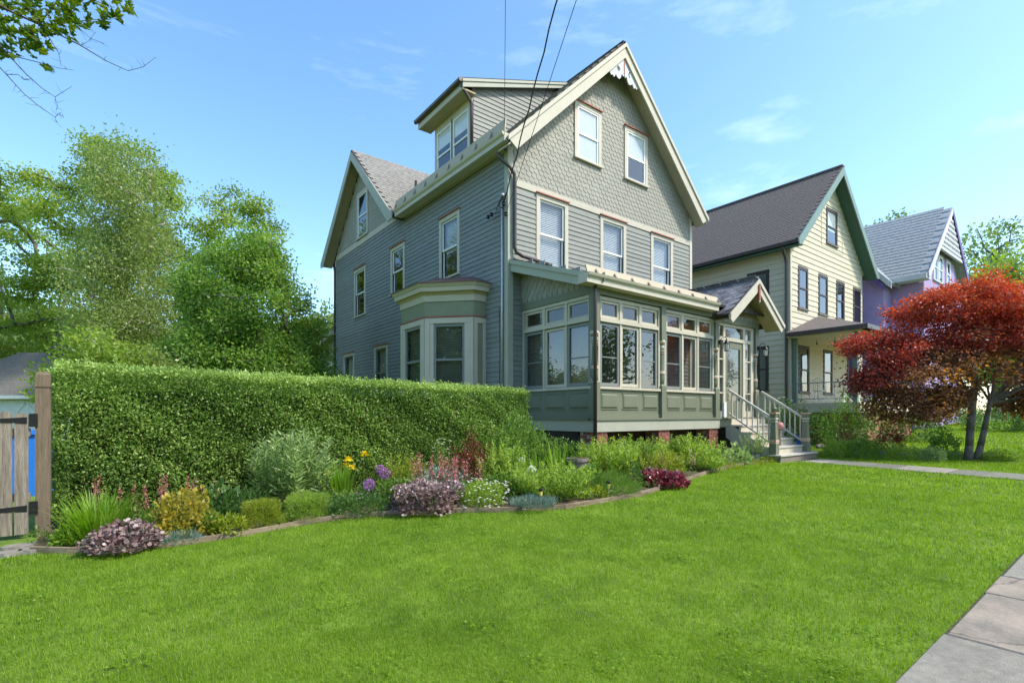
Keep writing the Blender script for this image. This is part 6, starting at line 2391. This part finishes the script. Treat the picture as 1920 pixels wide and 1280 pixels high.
pole1 = (-6.6, -13.2)
pole2 = (-9.9, -13.3)
for k, (pp, lb_) in enumerate(((pole1, 'wooden utility pole behind the camera, nearer the house'), (pole2, 'wooden utility pole behind the camera, farther left'))):
    z0 = float(gz(*pp))
    U_ = thing('utility_pole', lb_, 'pole', (pp[0], pp[1], z0), 'utility poles along the street')
    m = MB()
    m.tube([(pp[0], pp[1], z0 - 0.2), (pp[0], pp[1], 9.9)], [0.15, 0.1], 10)
    m.build('shaft', 'pole', U_)
    part('cross_arm', 'pole', U_, WORLD, pp[0] - 0.9, pp[0] + 0.9, pp[1] - 0.15, pp[1] - 0.101, 9.3, 9.42)
cable('service_cable', 'thick twisted black cable rising from the house corner', [(-0.12, 0.02, 5.02), (pole1[0], pole1[1] + 0.12, 9.55)], 0.013, 0.10, twist=True)
cable('phone_cable', 'thin black cable rising to the right of the twisted one', [(-0.1, -0.05, 4.76), (pole1[0] + 0.7, pole1[1] + 0.12, 9.3)], 0.006, 0.05)
cable('roof_wire', 'thin wire running straight up from the gutter corner', [(-0.33, -0.28, 6.35), (pole2[0], pole2[1] + 0.1, 9.6)], 0.005, 0.02)

# ================================================================== flower bed
def hedge_depth(px_):
    yline = -1.75 if px_ < 985 else -2.75
    return (yline - CAM_Y) / (CF[1] + CR[1] * (px_ - CX) / F_PX)


def edge_depth(px_):
    best = None
    for (ax, ay), (bx_, by_) in zip(edge[:-1], edge[1:]):
        def cxy(x_, y_):
            dx, dy = x_ - CAM_X, y_ - CAM_Y
            return dx * CR[0] + dy * CR[1], dx * CF[0] + dy * CF[1]
        xa, ya = cxy(ax, ay)
        xb, yb = cxy(bx_, by_)
        r = (px_ - CX) / F_PX
        fa, fb_ = xa - r * ya, xb - r * yb
        if fa * fb_ <= 0 and fa != fb_:
            t = fa / (fa - fb_)
            best = ya + (yb - ya) * t
    return best or 6.0


def spot(px_, f, top_py, width_px):
    f = f * 0.74 + 0.02
    d = edge_depth(px_) * (1 - f) + hedge_depth(px_) * f
    x_, y_, _ = at_depth(px_, d)
    z = float(gz(x_, y_)) + 0.035
    zt_ = (HY - top_py) / F_PX * d
    return x_, y_, z, max(0.08, zt_ - z), width_px * d / F_PX / 2


def dome(x_, y_, z, r, h, n, fill=0.45):
    d = unit(rng.normal(size=(n, 3)))
    d[:, 2] = np.abs(d[:, 2])
    u_ = rng.uniform(fill, 1, n) ** 0.6
    lump = 1 + 0.16 * np.sin(d[:, 0] * 5 + x_ * 7) * np.sin(d[:, 1] * 6 + y_ * 5) + 0.1 * np.sin(d[:, 2] * 9 + x_)
    P = d * np.array([r, r, h]) * (u_ * lump)[:, None]
    q = np.abs(d[:, 2])
    P[:, :2] *= (np.sqrt(np.clip(1 - q ** 3, 0.02, 1)) / np.sqrt(np.clip(1 - q ** 2, 0.02, 1)))[:, None]
    P[:, 2] = np.maximum(P[:, 2], 0.005)
    return P + np.array([x_, y_, z]), d


def mound(T, s, mat, n, L_, W_, up=0.3, jit=0.6, name='foliage', fill=0.45):
    x_, y_, z, h, r = s
    n = int(n * 1.7)
    r *= 0.92
    P, d = dome(x_, y_, z, r, h, n, fill)
    D = d + rng.normal(size=(n, 3)) * jit + np.array([0, 0, up])
    sz = rng.uniform(0.7, 1.3, n)
    leaf_obj(name, T, [round_leaves(P, D, L_ * sz) if W_ >= L_ else leaves(P, D, L_ * sz, W_ * sz)], mat)
    m = MB()
    for k in range(8):
        q = P[k * (n // 9)]
        m.tube([(x_, y_, z - 0.03), tuple((np.array([x_, y_, z]) + q) / 2 + np.array([0, 0, 0.02])), tuple(q)], 0.004, 4)
    m.build('stems', 'stem', T)


def stalks(T, s, mat, n, L_, W_, gap=0.03, lean=0.22, stem='stem', whorl=3):
    x_, y_, z, h, r = s
    n = int(n * 1.35)
    B = disc_pts(n, r * 0.82)
    tip = B + np.stack([B[:, 0] * lean * 2, B[:, 1] * lean * 2, np.zeros(n)], -1) + rng.normal(size=(n, 3)) * 0.03
    hh = h * rng.uniform(0.62, 1.0, n) * (1 - 0.35 * (np.linalg.norm(B, axis=1) / max(r, 1e-3)) ** 2)
    tip[:, 2] = hh
    m = MB()
    Ps, Ds, Ls = [], [], []
    o_ = np.array([x_, y_, z])
    for k in range(n):
        m.tube([tuple(B[k] + o_ - [0, 0, 0.03]), tuple((B[k] + tip[k]) / 2 + o_), tuple(tip[k] + o_)], [0.004, 0.0035, 0.002], 4)
        nn_ = int(hh[k] / gap)
        for j in range(max(2, nn_ // 5), nn_ + 1):
            t = j / nn_
            for q in range(whorl):
                a = j * 1.57 + q * 2 * math.pi / whorl + k
                Ps.append(B[k] + (tip[k] - B[k]) * t + o_)
                Ds.append([math.cos(a), math.sin(a), 0.25 + 0.5 * t])
                Ls.append(L_ * (0.55 + 0.9 * math.sin(math.pi * min(0.92, t * 0.85 + 0.1))))
    Ps, Ds, Ls = np.array(Ps), np.array(Ds) + rng.normal(size=(len(Ds), 3)) * 0.2, np.array(Ls)
    leaf_obj('foliage', T, [leaves(Ps, Ds, Ls, W_, roll=np.tile([0, 0, 1.0], (len(Ps), 1)) + rng.normal(size=(len(Ps), 3)) * 0.35, mid=0.4)], mat)
    m.build('stems', stem, T)
    return tip + o_


def strapclump(T, s, mat, n, W_, lean=0.25, droop=0.9, name='foliage'):
    x_, y_, z, h, r = s
    B = disc_pts(n, r * 0.4) + np.array([x_, y_, z - 0.02])
    A = np.arctan2(B[:, 1] - y_, B[:, 0] - x_) + rng.normal(0, 0.6, n)
    leaf_obj(name, T, [straps(B, A, h * rng.uniform(0.7, 1.15, n), W_, np.abs(rng.normal(lean, 0.15, n)), rng.uniform(0.2, 1, n) * droop)], mat, per=5)


def spikes(T, s, n, mat, stem='stem_red', L_=0.02, dens=0.02, frac=0.55, rad=0.03):
    """flowering stems: each spike with its flowers is a part"""
    x_, y_, z, h, r = s
    for k in range(n):
        b_ = disc_pts(1, r)[0]
        t_ = b_ * 1.25 + np.array([rng.normal(0, 0.02), rng.normal(0, 0.02), h * rng.uniform(0.75, 1.0)])
        o_ = np.array([x_, y_, z])
        nn_ = int(h * frac / dens * 3)
        tt = rng.uniform(1 - frac, 1.0, nn_)
        P = b_ + (t_ - b_) * tt[:, None] + o_
        D = rng.normal(size=(nn_, 3))
        P = P + unit(D) * (rad * (1.15 - tt) / frac)[:, None] * rng.uniform(0.2, 1, nn_)[:, None]
        fl = leaf_obj('flower_spike', T, [leaves(P, D, L_, L_ * 0.7)], mat)
        m = MB()
        m.tube([tuple(b_ + o_), tuple(t_ + o_)], [0.003, 0.0015], 4)
        m.build('stem', stem, fl)


def blooms(T, pts, mat, L_, petals=6, name='flower', cup=0.5):
    """small separate flowers on the plant, joined as one part when many"""
    P, D = [], []
    for p in pts:
        for k in range(petals):
            a = 2 * math.pi * k / petals
            P.append(p)
            D.append([math.cos(a), math.sin(a) - 0.15, cup])
    P, D = np.array(P), np.array(D)
    o = leaf_obj(name, T, [leaves(P, D, L_, L_ * 0.7, roll=np.tile([0, 0, 1.0], (len(P), 1)))], mat, per=petals)
    if len(pts) > 1:
        tag(o, kind='stuff')
    return o


def plant(name, label, cat, s, group=None):
    return thing(name, label, cat, (s[0], s[1], s[2]), group)


def iris_bloom(T, p):
    P = np.tile(np.array(p, float), (12, 1))
    A = np.arange(12) * math.pi / 6
    cup = np.where(np.arange(12) % 2 == 0, 0.9, -0.35)
    D = np.stack([np.cos(A), np.sin(A), cup], -1)
    return leaf_obj('flower', T, [leaves(P, D, np.where(cup > 0, 0.06, 0.085), 0.05)], 'yellow_flower')


# --- from the gate towards the steps
s = spot(185, 0.42, 915, 150)
T = plant('daylily_clump', 'wide clump of bright green arching grassy leaves near the gate', 'plant', s)
strapclump(T, s, 'strap', 380, 0.015, 0.32, 1.1)
s = spot(236, 0.0, 984, 135)
T = plant('heuchera', 'low plum-grey leafy mound spilling over the left end of the edging', 'plant', s)
mound(T, s, 'plum_leaf', 900, 0.037, 0.04, 0.25, 0.6)
s = spot(205, 0.9, 890, 60)
T = plant('coral_bells', 'few coral flower spikes behind the grassy clump near the gate', 'flowers', s)
spikes(T, s, 4, 'coral_flower')
s = spot(300, 0.75, 888, 75)
T = plant('coral_bells', 'pink coral flower spikes left of the golden leaves', 'flowers', s)
spikes(T, s, 8, 'coral_flower')
mound(T, (s[0], s[1], s[2], s[3] * 0.45, s[4]), 'mid_green', 260, 0.05, 0.04)
s = spot(345, 0.30, 925, 115)
T = plant('golden_bleeding_heart', 'golden yellow leafy plant near the left end of the bed', 'plant', s)
mound(T, s, 'gold_leaf', 620, 0.055, 0.04)
s = spot(378, 0.85, 890, 60)
T = plant('coral_bells', 'coral flower spikes behind the golden leaved plant', 'flowers', s)
spikes(T, s, 6, 'coral_flower')
mound(T, (s[0], s[1], s[2], s[3] * 0.5, s[4]), 'mid_green', 240, 0.05, 0.04)
s = spot(340, 0.03, 1000, 70)
T = plant('dianthus', 'tiny grey-green pink-flowered tuft by the edging below the golden leaves', 'plant', s)
mound(T, s, 'blue_green', 420, 0.05, 0.006, 0.8, 0.4)
s = spot(432, 0.08, 968, 62)
T = plant('variegated_plant', 'small cream and green leafy plant left of the feathery mounds', 'plant', s)
mound(T, s, 'yellow_green', 170, 0.06, 0.028)
s = spot(415, 0.55, 915, 70)
T = plant('leafy_plant', 'dark green broad leaved plant behind the small cream one', 'plant', s)
mound(T, s, 'dark_green', 220, 0.08, 0.05)
s = spot(462, 0.6, 920, 105)
T = plant('leafy_plant', 'deep green cut leaved mound left of the tall silvery shrub', 'plant', s)
mound(T, s, 'dark_green', 620, 0.055, 0.022)
s = spot(492, 0.20, 940, 80)
T = plant('feathery_mound', 'left of two feathery green mounds at the edging', 'plant', s)
mound(T, s, 'yellow_green', 4200, 0.045, 0.0045, 0.35, 0.5, fill=0.6)
s = spot(574, 0.22, 924, 92)
T = plant('feathery_mound', 'right of two feathery green mounds at the edging', 'plant', s)
mound(T, s, 'light_green', 4200, 0.045, 0.0045, 0.35, 0.5, fill=0.6)
s = spot(545, 0.80, 788, 130)
T = plant('butterfly_bush', 'tall silvery green shrub standing against the hedge', 'shrub', s)
stalks(T, s, 'silver_green', 46, 0.12, 0.026, 0.05, 0.25, whorl=3)
s = spot(640, 0.62, 862, 70)
T = plant('yellow_iris', 'yellow irises on tall green blades before the hedge', 'flowers', s)
strapclump(T, s, 'strap', 130, 0.018, 0.12, 0.25)
for (px_, py_) in ((617, 885), (653, 860), (648, 872), (684, 850), (660, 876)):
    d_ = edge_depth(640) * 0.38 + hedge_depth(640) * 0.62
    p = at_depth(px_, d_, py_)
    fl = iris_bloom(T, p)
    m = MB()
    m.tube([(s[0], s[1], s[2]), tuple((Vector(p) + Vector(s[:3])) / 2 + Vector((0.01, 0, 0.05))), p], 0.005, 4)
    m.build('stem', 'stem', fl)
for k, (px_, py_, f, rr, lb_) in enumerate(((692, 908, 0.40, 0.075, 'lowest purple allium ball, nearest the iris blades'), (722, 888, 0.50, 0.078, 'highest right purple allium ball in the bed'),
                                            (712, 880, 0.58, 0.062, 'purple allium ball half hidden behind another'))):
    s = spot(px_, f, py_, 20)
    d_ = edge_depth(px_) * (1 - f) + hedge_depth(px_) * f
    c = np.array(at_depth(px_, d_, py_))
    T = plant('allium', lb_, 'flower', s, 'purple alliums')
    D = unit(rng.normal(size=(420, 3)))
    leaf_obj('flower_head', T, [leaves(c + D * rr * rng.uniform(0.7, 1.0, (420, 1)), D + rng.normal(size=(420, 3)) * 0.7, 0.026, 0.012)], 'allium')
    m = MB()
    m.tube([(s[0], s[1], s[2] - 0.02), tuple(c)], 0.005, 5)
    m.build('stem', 'stem', T)
s = spot(672, 0.14, 925, 130)
T = plant('geranium', 'low pink and white flowered green plant left of the big plum mound', 'plant', s)
mound(T, s, 'dark_green', 1300, 0.035, 0.02)
P_, _ = dome(s[0], s[1], s[2], s[4], s[3] * 1.05, 20, 0.97)
tag(blooms(T, P_, 'pink_flower', 0.016), kind='stuff')
s = spot(735, 0.5, 895, 70)
T = plant('rose_bush', 'small green bush with pale pink roses beside the alliums', 'plant', s)
mound(T, s, 'mid_green', 600, 0.04, 0.025)
P_, _ = dome(s[0], s[1], s[2], s[4], s[3], 14, 0.97)
blooms(T, P_, 'pink_flower', 0.022)
s = spot(756, 0.75, 845, 80)
T = plant('loosestrife', 'yellow-green leafy stems beside the alliums at the hedge', 'plant', s)
stalks(T, s, 'yellow_green', 32, 0.06, 0.016, 0.03)
s = spot(800, 0.06, 898, 145)
T = plant('heuchera', 'large plum and silver leafy mound at the middle of the edging', 'plant', s)
mound(T, s, 'plum_leaf', 1700, 0.037, 0.04, 0.25, 0.6)
s = spot(815, 0.36, 845, 90)
T = plant('coral_bells', 'tall coral flower spikes rising behind the large plum mound', 'flowers', s)
spikes(T, s, 13, 'coral_flower', rad=0.045, L_=0.026)
s = spot(868, 0.42, 848, 70)
T = plant('coral_bells', 'salmon flower spikes between the plum mound and the daisies', 'flowers', s)
spikes(T, s, 9, 'coral_flower', rad=0.045, L_=0.026)
s = spot(826, 0.62, 870, 110)
T = plant('columbine', 'blue-green lobed leaves among the coral flower spikes', 'plant', s)
mound(T, s, 'blue_green', 360, 0.05, 0.045)
s = spot(835, 0.85, 812, 50)
T = plant('gaura', 'airy white flowering stems close to the hedge', 'flowers', s)
st_ = stalks(T, s, 'light_green', 12, 0.04, 0.008, 0.05)
blooms(T, st_, 'white_flower', 0.03)
s = spot(905, 0.10, 898, 92)
T = plant('fleabane', 'mound of small white daisies at the edging', 'flowers', s)
mound(T, s, 'light_green', 2000, 0.035, 0.009)
P_, _ = dome(s[0], s[1], s[2], s[4] * 1.1, s[3] * 1.1, 130, 0.97)
tag(blooms(T, P_, 'white_flower', 0.021, 7, 'flower', 0.25), kind='stuff')
s = spot(885, 0.72, 808, 85)
T = plant('barberry_bush', 'dark red leaved bush in front of the hedge', 'shrub', s)
mound(T, s, 'barberry', 1500, 0.035, 0.02)
s = spot(972, 0.88, 778, 150)
T = plant('rhododendron', 'big dark green glossy shrub at the porch corner', 'shrub', s)
mound(T, s, 'mid_green', 3400, 0.06, 0.026, 0.4, 0.9)
s = spot(945, 0.48, 818, 80)
T = plant('phlox', 'bright green leafy stems in front of the dark glossy shrub', 'plant', s)
stalks(T, s, 'light_green', 34, 0.075, 0.02, 0.032)
s = spot(1000, 0.02, 932, 92)
T = plant('dianthus', 'low grey-blue tuft with pink flowers at the edging', 'flowers', s)
mound(T, s, 'blue_green', 1300, 0.06, 0.006, 0.8, 0.4)
P_, _ = dome(s[0], s[1], s[2], s[4], s[3] * 1.1, 18, 0.97)
blooms(T, P_, 'pink_flower', 0.018)
s = spot(1028, 0.34, 862, 150)
T = plant('phlox', 'broad bright green leafy clump between the dianthus and the pot', 'plant', s)
stalks(T, s, 'light_green', 85, 0.075, 0.019, 0.03)
for (px_, py_, f) in ((978, 864, 0.45), (997, 881, 0.34)):
    s = spot(px_, f, py_ - 6, 22)
    T = plant('peony', 'white peony bloom ' + ('half hidden by the iris blades' if px_ < 990 else 'lower right of the other white bloom'), 'flower', s, 'white peonies')
    d_ = edge_depth(px_) * (1 - f) + hedge_depth(px_) * f
    c = np.array(at_depth(px_, d_, py_))
    D = unit(rng.normal(size=(150, 3)))
    leaf_obj('flower_head', T, [leaves(c + D * 0.035, D + rng.normal(size=(150, 3)) * 0.5, 0.04, 0.035)], 'white_flower')
    m = MB()
    m.tube([(s[0], s[1], s[2]), tuple(c)], 0.006, 5)
    m.build('stem', 'stem', T)
s = spot(1005, 0.58, 838, 50)
T = plant('iris_blades', 'few upright iris blades behind the white peonies', 'plant', s)
strapclump(T, s, 'strap', 26, 0.02, 0.16, 0.25)
s = spot(1050, 0.70, 825, 60)
T = plant('iris_blades', 'fan of tall upright iris blades beside the clay pot', 'plant', s)
strapclump(T, s, 'strap', 46, 0.025, 0.14, 0.25)
s = spot(1083, 0.70, 856, 32)
T = plant('clay_pot', 'weathered clay flower pot among the leafy stems', 'pot', s)
m = MB()
m.lathe((s[0], s[1], s[2] - 0.02), [(0.12, 0), (0.17, s[3] - 0.05), (0.19, s[3] - 0.05), (0.19, s[3]), (0.165, s[3])], 16)
m.build('pot', 'clay', T, smooth=False)
m = MB()
m.lathe((s[0], s[1], s[2] - 0.02), [(0.16, s[3] - 0.01), (0.16, s[3] + 0.001)], 16)
m.build('soil', 'soil', T)
s = spot(1138, 0.66, 815, 100)
T = plant('phlox', 'tall bright green leafy clump below the porch corner', 'plant', s)
stalks(T, s, 'light_green', 60, 0.085, 0.02, 0.032)
s = spot(1195, 0.85, 820, 70)
T = plant('phlox', 'green leafy stems in front of the dark boards under the porch', 'plant', s)
stalks(T, s, 'mid_green', 30, 0.08, 0.02, 0.034)
s = spot(1148, 0.16, 888, 105)
T = plant('feathery_mound', 'soft feathery green plant below the porch corner stems', 'plant', s)
mound(T, s, 'mid_green', 3400, 0.055, 0.005, 0.6, 0.5)
s = spot(1118, 0.10, 912, 50)
T = plant('leafy_plant', 'little yellow-green leafy plant behind the path light', 'plant', s)
mound(T, s, 'yellow_green', 220, 0.04, 0.02)
s = spot(1108, 0.36, 876, 50)
T = plant('leafy_plant', 'broad dark green leaves below the tall porch corner clump', 'plant', s)
mound(T, s, 'mid_green', 130, 0.10, 0.06)
s = spot(1240, 0.10, 884, 105)
T = plant('heuchera', 'wine red leafy mound on the right end of the edging', 'plant', s)
mound(T, s, 'wine_leaf', 1000, 0.045, 0.045, 0.25, 0.6)
s = spot(1236, 0.52, 838, 90)
T = plant('loosestrife', 'yellow-green leafy clump behind the wine red mound', 'plant', s)
stalks(T, s, 'yellow_green', 60, 0.065, 0.017, 0.028)
s = spot(1300, 0.60, 812, 95)
T = plant('phlox', 'tallest light green leafy stems before the last brick pier', 'plant', s)
stalks(T, s, 'light_green', 52, 0.09, 0.022, 0.034)
s = spot(1318, 0.25, 848, 75)
T = plant('loosestrife', 'light green leafy clump at the right end of the bed', 'plant', s)
stalks(T, s, 'light_green', 50, 0.065, 0.018, 0.03)
s = spot(1242, 0.40, 846, 24)
T = plant('coral_bells', 'lone pink flower spikes above the wine red mound', 'flowers', s)
spikes(T, s, 4, 'coral_flower')
s = spot(1285, 0.35, 840, 30)
T = plant('coral_bells', 'faint pink flower spikes right of the wine red mound', 'flowers', s)
spikes(T, s, 4, 'pink_flower')
s = spot(1350, 0.35, 832, 60)
T = plant('lavender', 'grey-green twiggy plant near the stair stringer', 'plant', s)
mound(T, s, 'silver_green', 600, 0.05, 0.007, 0.6, 0.4)
for k, (px_, w_) in enumerate(((1362, 60), (1405, 62), (1435, 46))):
    s = spot(px_, 0.06, 852 if k < 2 else 851, w_)
    T = plant('sedum', ('yellow-green creeping plant at the right tip of the bed', 'middle patch of yellow-green creeping plant by the stairs', 'last patch of creeping yellow plant against the bottom step')[k], 'plant', s)
    mound(T, (s[0], s[1], s[2] - 0.05, 0.14, s[4] * 1.1), 'yellow_green', 900, 0.035, 0.010, 0.6, 0.5)
s = spot(1383, 0.28, 836, 46)
T = plant('hosta', 'white edged hosta beside the stairs', 'plant', s)
mound(T, s, 'silver_green', 90, 0.13, 0.07)
# pot with a wispy plant by the stairs
s = spot(1412, 0.24, 850, 24)
T = plant('blue_pot', 'grey-blue pot with a wispy white flowering plant beside the stairs', 'pot', s)
m = MB()
m.lathe((s[0], s[1], s[2] - 0.08), [(0.10, 0), (0.14, 0.2), (0.155, 0.2), (0.155, 0.235), (0.13, 0.235)], 14)
m.build('pot', 'blue_pot', T)
stalks(T, (s[0], s[1], s[2] + 0.15, 0.62, 0.22), 'silver_green', 34, 0.05, 0.013, 0.04, 0.5)
# soil litter and small fill plants so that little bare soil shows
for k, (px_, f, tp, w_, mt_) in enumerate(((265, 0.25, 960, 60, 'mid_green'), (530, 0.30, 945, 60, 'dark_green'), (610, 0.4, 925, 70, 'mid_green'), (700, 0.75, 900, 60, 'dark_green'), (770, 0.42, 890, 60, 'mid_green'),
                                           (870, 0.28, 900, 60, 'mid_green'), (930, 0.30, 885, 70, 'mid_green'), (980, 0.24, 905, 80, 'mid_green'), (1070, 0.22, 908, 70, 'light_green'), (1090, 0.75, 845, 60, 'mid_green'),
                                           (1180, 0.40, 868, 60, 'dark_green'), (1270, 0.75, 838, 70, 'mid_green'), (640, 0.3, 920, 60, 'mid_green'), (395, 0.2, 962, 40, 'mid_green'), (130, 0.25, 985, 50, 'strap'), (1330, 0.75, 835, 50, 'dark_green'))):
    s = spot(px_, f, tp, w_)
    T = plant('filler_plant', ('low leafy filler %s' % ('right of the grassy clump', 'under the tall silvery shrub', 'left of the iris blades', 'behind the allium balls', 'left behind the large plum mound', 'left of the white daisies',
                                                        'right behind the white daisies', 'above the dianthus tuft', 'between the dianthus and path light', 'behind the clay pot', 'left of the wine red mound',
                                                        'below the middle brick pier', 'under the yellow irises', 'left of the small cream plant', 'beside the gate post', 'by the last brick pier')[k]), 'plant', s)
    mound(T, s, mt_, 420, 0.045, 0.022)

for px_, f, tp, w_, mt_, lb_ in ((1168, 0.95, 812, 60, 'light_green', 'leafy stems between the first two brick piers'), (1222, 0.98, 814, 60, 'light_green', 'leafy stems hiding the middle brick pier'),
                                 (1265, 0.95, 812, 60, 'mid_green', 'leafy stems right of the middle brick pier'), (1060, 0.95, 815, 60, 'mid_green', 'leafy stems below the left porch skirt')):
    s = spot(px_, f, tp, w_)
    T = plant('phlox', lb_, 'plant', s)
    stalks(T, s, mt_, 30, 0.08, 0.02, 0.032)
ug = np.random.default_rng(55)
ux, uy = ug.uniform(-8.2, 5.2, 9000), ug.uniform(-5.2, -1.9, 9000)
uk = in_poly(ux, uy, BEDPOLY)
ux, uy = ux[uk], uy[uk]
cl_ = np.sin(ux * 4.1 + uy * 2) * np.sin(uy * 5.3 - ux) > -0.25
ux, uy = ux[cl_], uy[cl_]
uP = np.repeat(np.stack([ux, uy, gz(ux, uy) + 0.05 + ug.uniform(0, 0.07, len(ux))], -1), 4, 0) + ug.normal(size=(4 * len(ux), 3)) * 0.03
keep = rng
rng = ug
V_, F_ = leaves(uP, ug.normal(size=uP.shape) + np.array([0, 0, 0.7]), 0.035 * ug.uniform(0.6, 1.5, len(uP)), 0.018)
uo = leaf_obj('undergrowth', None, [(V_, F_)], 'mid_green')
rng = keep
tag(uo, 'low mixed leaves covering the soil between the flower bed plants', 'ground cover', kind='stuff')

# path lights, stone
for k, (px_, f) in enumerate(((1141, 0.03), (1014, 0.015))):
    s = spot(px_, f, 915 if k == 0 else 938, 14)
    T = plant('path_light', 'small stake light with yellow lens ' + ('near the grey stone' if k == 0 else 'in the dianthus tuft'), 'light', s, 'stake lights in the bed')
    m = MB()
    m.tube([(s[0], s[1], s[2] - 0.1), (s[0], s[1], s[2] + 0.14)], 0.006, 6)
    m.build('stake', 'steel', T)
    m = MB()
    m.lathe((s[0], s[1], s[2] + 0.14), [(0.018, 0), (0.026, 0.06)], 10)
    m.build('lens', 'yellow_lens', T)
    m = MB()
    m.lathe((s[0], s[1], s[2] + 0.2), [(0.03, 0), (0.034, 0.025), (0.012, 0.04)], 10)
    m.build('cap', 'black', T)


def rock(name, label, p, s_, cat='stone', group=None, mat='rock', flat=0.45):
    d = unit(np.array([[math.sin(a) * math.cos(b_), math.sin(a) * math.sin(b_), math.cos(a)] for a in np.linspace(0.25, math.pi - 0.25, 5) for b_ in np.linspace(0, 2 * math.pi, 9)[:-1]]))
    V_ = d * s_ * rng.uniform(0.8, 1.15, (len(d), 1)) * np.array([1, 0.75, flat]) + np.array(p)
    f = [(r * 8 + i, r * 8 + (i + 1) % 8, (r + 1) * 8 + (i + 1) % 8, (r + 1) * 8 + i) for r in range(4) for i in range(8)]
    f += [tuple(range(7, -1, -1)), tuple(range(32, 40))]
    o = link(name, mesh(name, V_, f, mat))
    return tag(o, label, cat, group)


p = gp(1105, 934)
rock('edging_stone', 'flat grey stone lying inside the edging by the path light', (p[0], p[1] + 0.15, p[2] + 0.08), 0.16, flat=0.3)

# ------------------------------------------------------------------ right of the steps: rose bush, ornaments, neighbour's border
def gplant(name, label, cat, px_, depth, top_py, width_px, group=None):
    x_, y_, _ = at_depth(px_, depth)
    z = float(gz(x_, y_))
    s_ = (x_, y_, z, max(0.15, (HY - top_py) / F_PX * depth - z), width_px * depth / F_PX / 2)
    return plant(name, label, cat, s_, group), s_


T, s = gplant('white_rose_bush', 'white flowering rose bush seen through the stair balusters', 'shrub', 1475, 14.8, 742, 85)
mound(T, s, 'dark_green', 2300, 0.05, 0.035)
P_, _ = dome(s[0], s[1], s[2], s[4], s[3], 60, 0.97)
blooms(T, P_, 'white_flower', 0.05)
p = at_depth(1462, 13.4, 798)
T = thing('pink_garden_ball', 'dusty pink gazing ball beside the stairs', 'ornament', (p[0], p[1], float(gz(p[0], p[1]))))
m = MB()
m.lathe((p[0], p[1], p[2]), [(0.10 * math.sin(a), -0.10 * math.cos(a)) for a in np.linspace(0.1, math.pi - 0.1, 9)], 14)
m.build('ball', 'pink_ball', T, smooth=True)
m = MB()
zb2 = float(gz(p[0], p[1]))
m.lathe((p[0], p[1], zb2), [(0.09, 0), (0.04, 0.1), (0.035, p[2] - zb2 - 0.12), (0.06, p[2] - zb2 - 0.09)], 10)
m.build('stand', 'clay', T)
p = at_depth(1503, 14.0, 806)
T = thing('blue_glass_pot', 'small blue glazed pot behind the right newel post', 'pot', (p[0], p[1], float(gz(p[0], p[1]))))
zb2 = float(gz(p[0], p[1]))
m = MB()
m.lathe((p[0], p[1], zb2), [(0.09, 0), (0.15, 0.25), (0.10, 0.55), (0.12, 0.6)], 12)
m.build('body', 'blue_tarp', T, smooth=True)
for k, (px_, d_, tp, w_, mt_, L_, lb_) in enumerate((
        (1530, 17.5, 776, 70, 'dark_green', 0.09, 'dark shrub right of the newel post'), (1585, 15.5, 735, 85, 'mid_green', 0.085, 'green shrub before the cream house porch'), (1640, 16.0, 745, 70, 'silver_green', 0.08, 'pale leaved shrub left under the maple'),
        (1668, 15.2, 796, 50, 'barberry', 0.06, 'reddish bush under the left side of the maple'), (1720, 18.5, 766, 80, 'dark_green', 0.09, 'dark shrub behind the maple, left of its trunk'), (1620, 13.7, 818, 60, 'mid_green', 0.06, 'low green border plant near the walk'),
        (1570, 14.2, 822, 60, 'light_green', 0.06, 'low bright border plant right of the steps'), (1772, 13.6, 796, 45, 'mid_green', 0.07, 'leafy shrub just left of the maple trunks'), (1870, 22, 756, 110, 'dark_green', 0.10, 'dark shrub row piece right of the maple trunks'),
        (1950, 21, 752, 110, 'dark_green', 0.10, 'dark shrub at the right picture edge'), (1790, 26, 760, 90, 'dark_green', 0.10, 'dark shrub far behind the maple trunks'), (1690, 13.5, 832, 60, 'light_green', 0.05, 'low light green plant left of the maple trunks'),
        (1745, 13.3, 836, 50, 'silver_green', 0.05, 'low pale plant below the leafy shrub'), (1875, 13.2, 842, 60, 'light_green', 0.05, 'low plant right of the maple trunks'))):
    T, s = gplant('border_shrub', lb_, 'shrub', px_, d_, tp, w_)
    mound(T, s, mt_, 1100 if w_ > 62 else 700, L_, L_ * 0.5)
for k, (px_, py_, s_) in enumerate(((1515, 838, 0.16), (1540, 838, 0.22), (1600, 848, 0.2), (1655, 851, 0.16), (1700, 853, 0.22), (1748, 853, 0.16), (1790, 854, 0.18), (1850, 855, 0.2), (1895, 856, 0.2))):
    p = gp(px_, py_)
    rock('border_rock', ('reddish rock right of the newel post', 'larger rock right of the newel post', 'rock at the left end of the border', 'second rock of the border from the left', 'broad flat rock left of the maple trunks',
                         'small rock close left of the maple trunks', 'rock right behind the maple trunks', 'rock right of the maple trunks', 'rock at the right picture edge')[k], (p[0], p[1], p[2] + 0.02), s_, group='rocks along the border', flat=0.4)
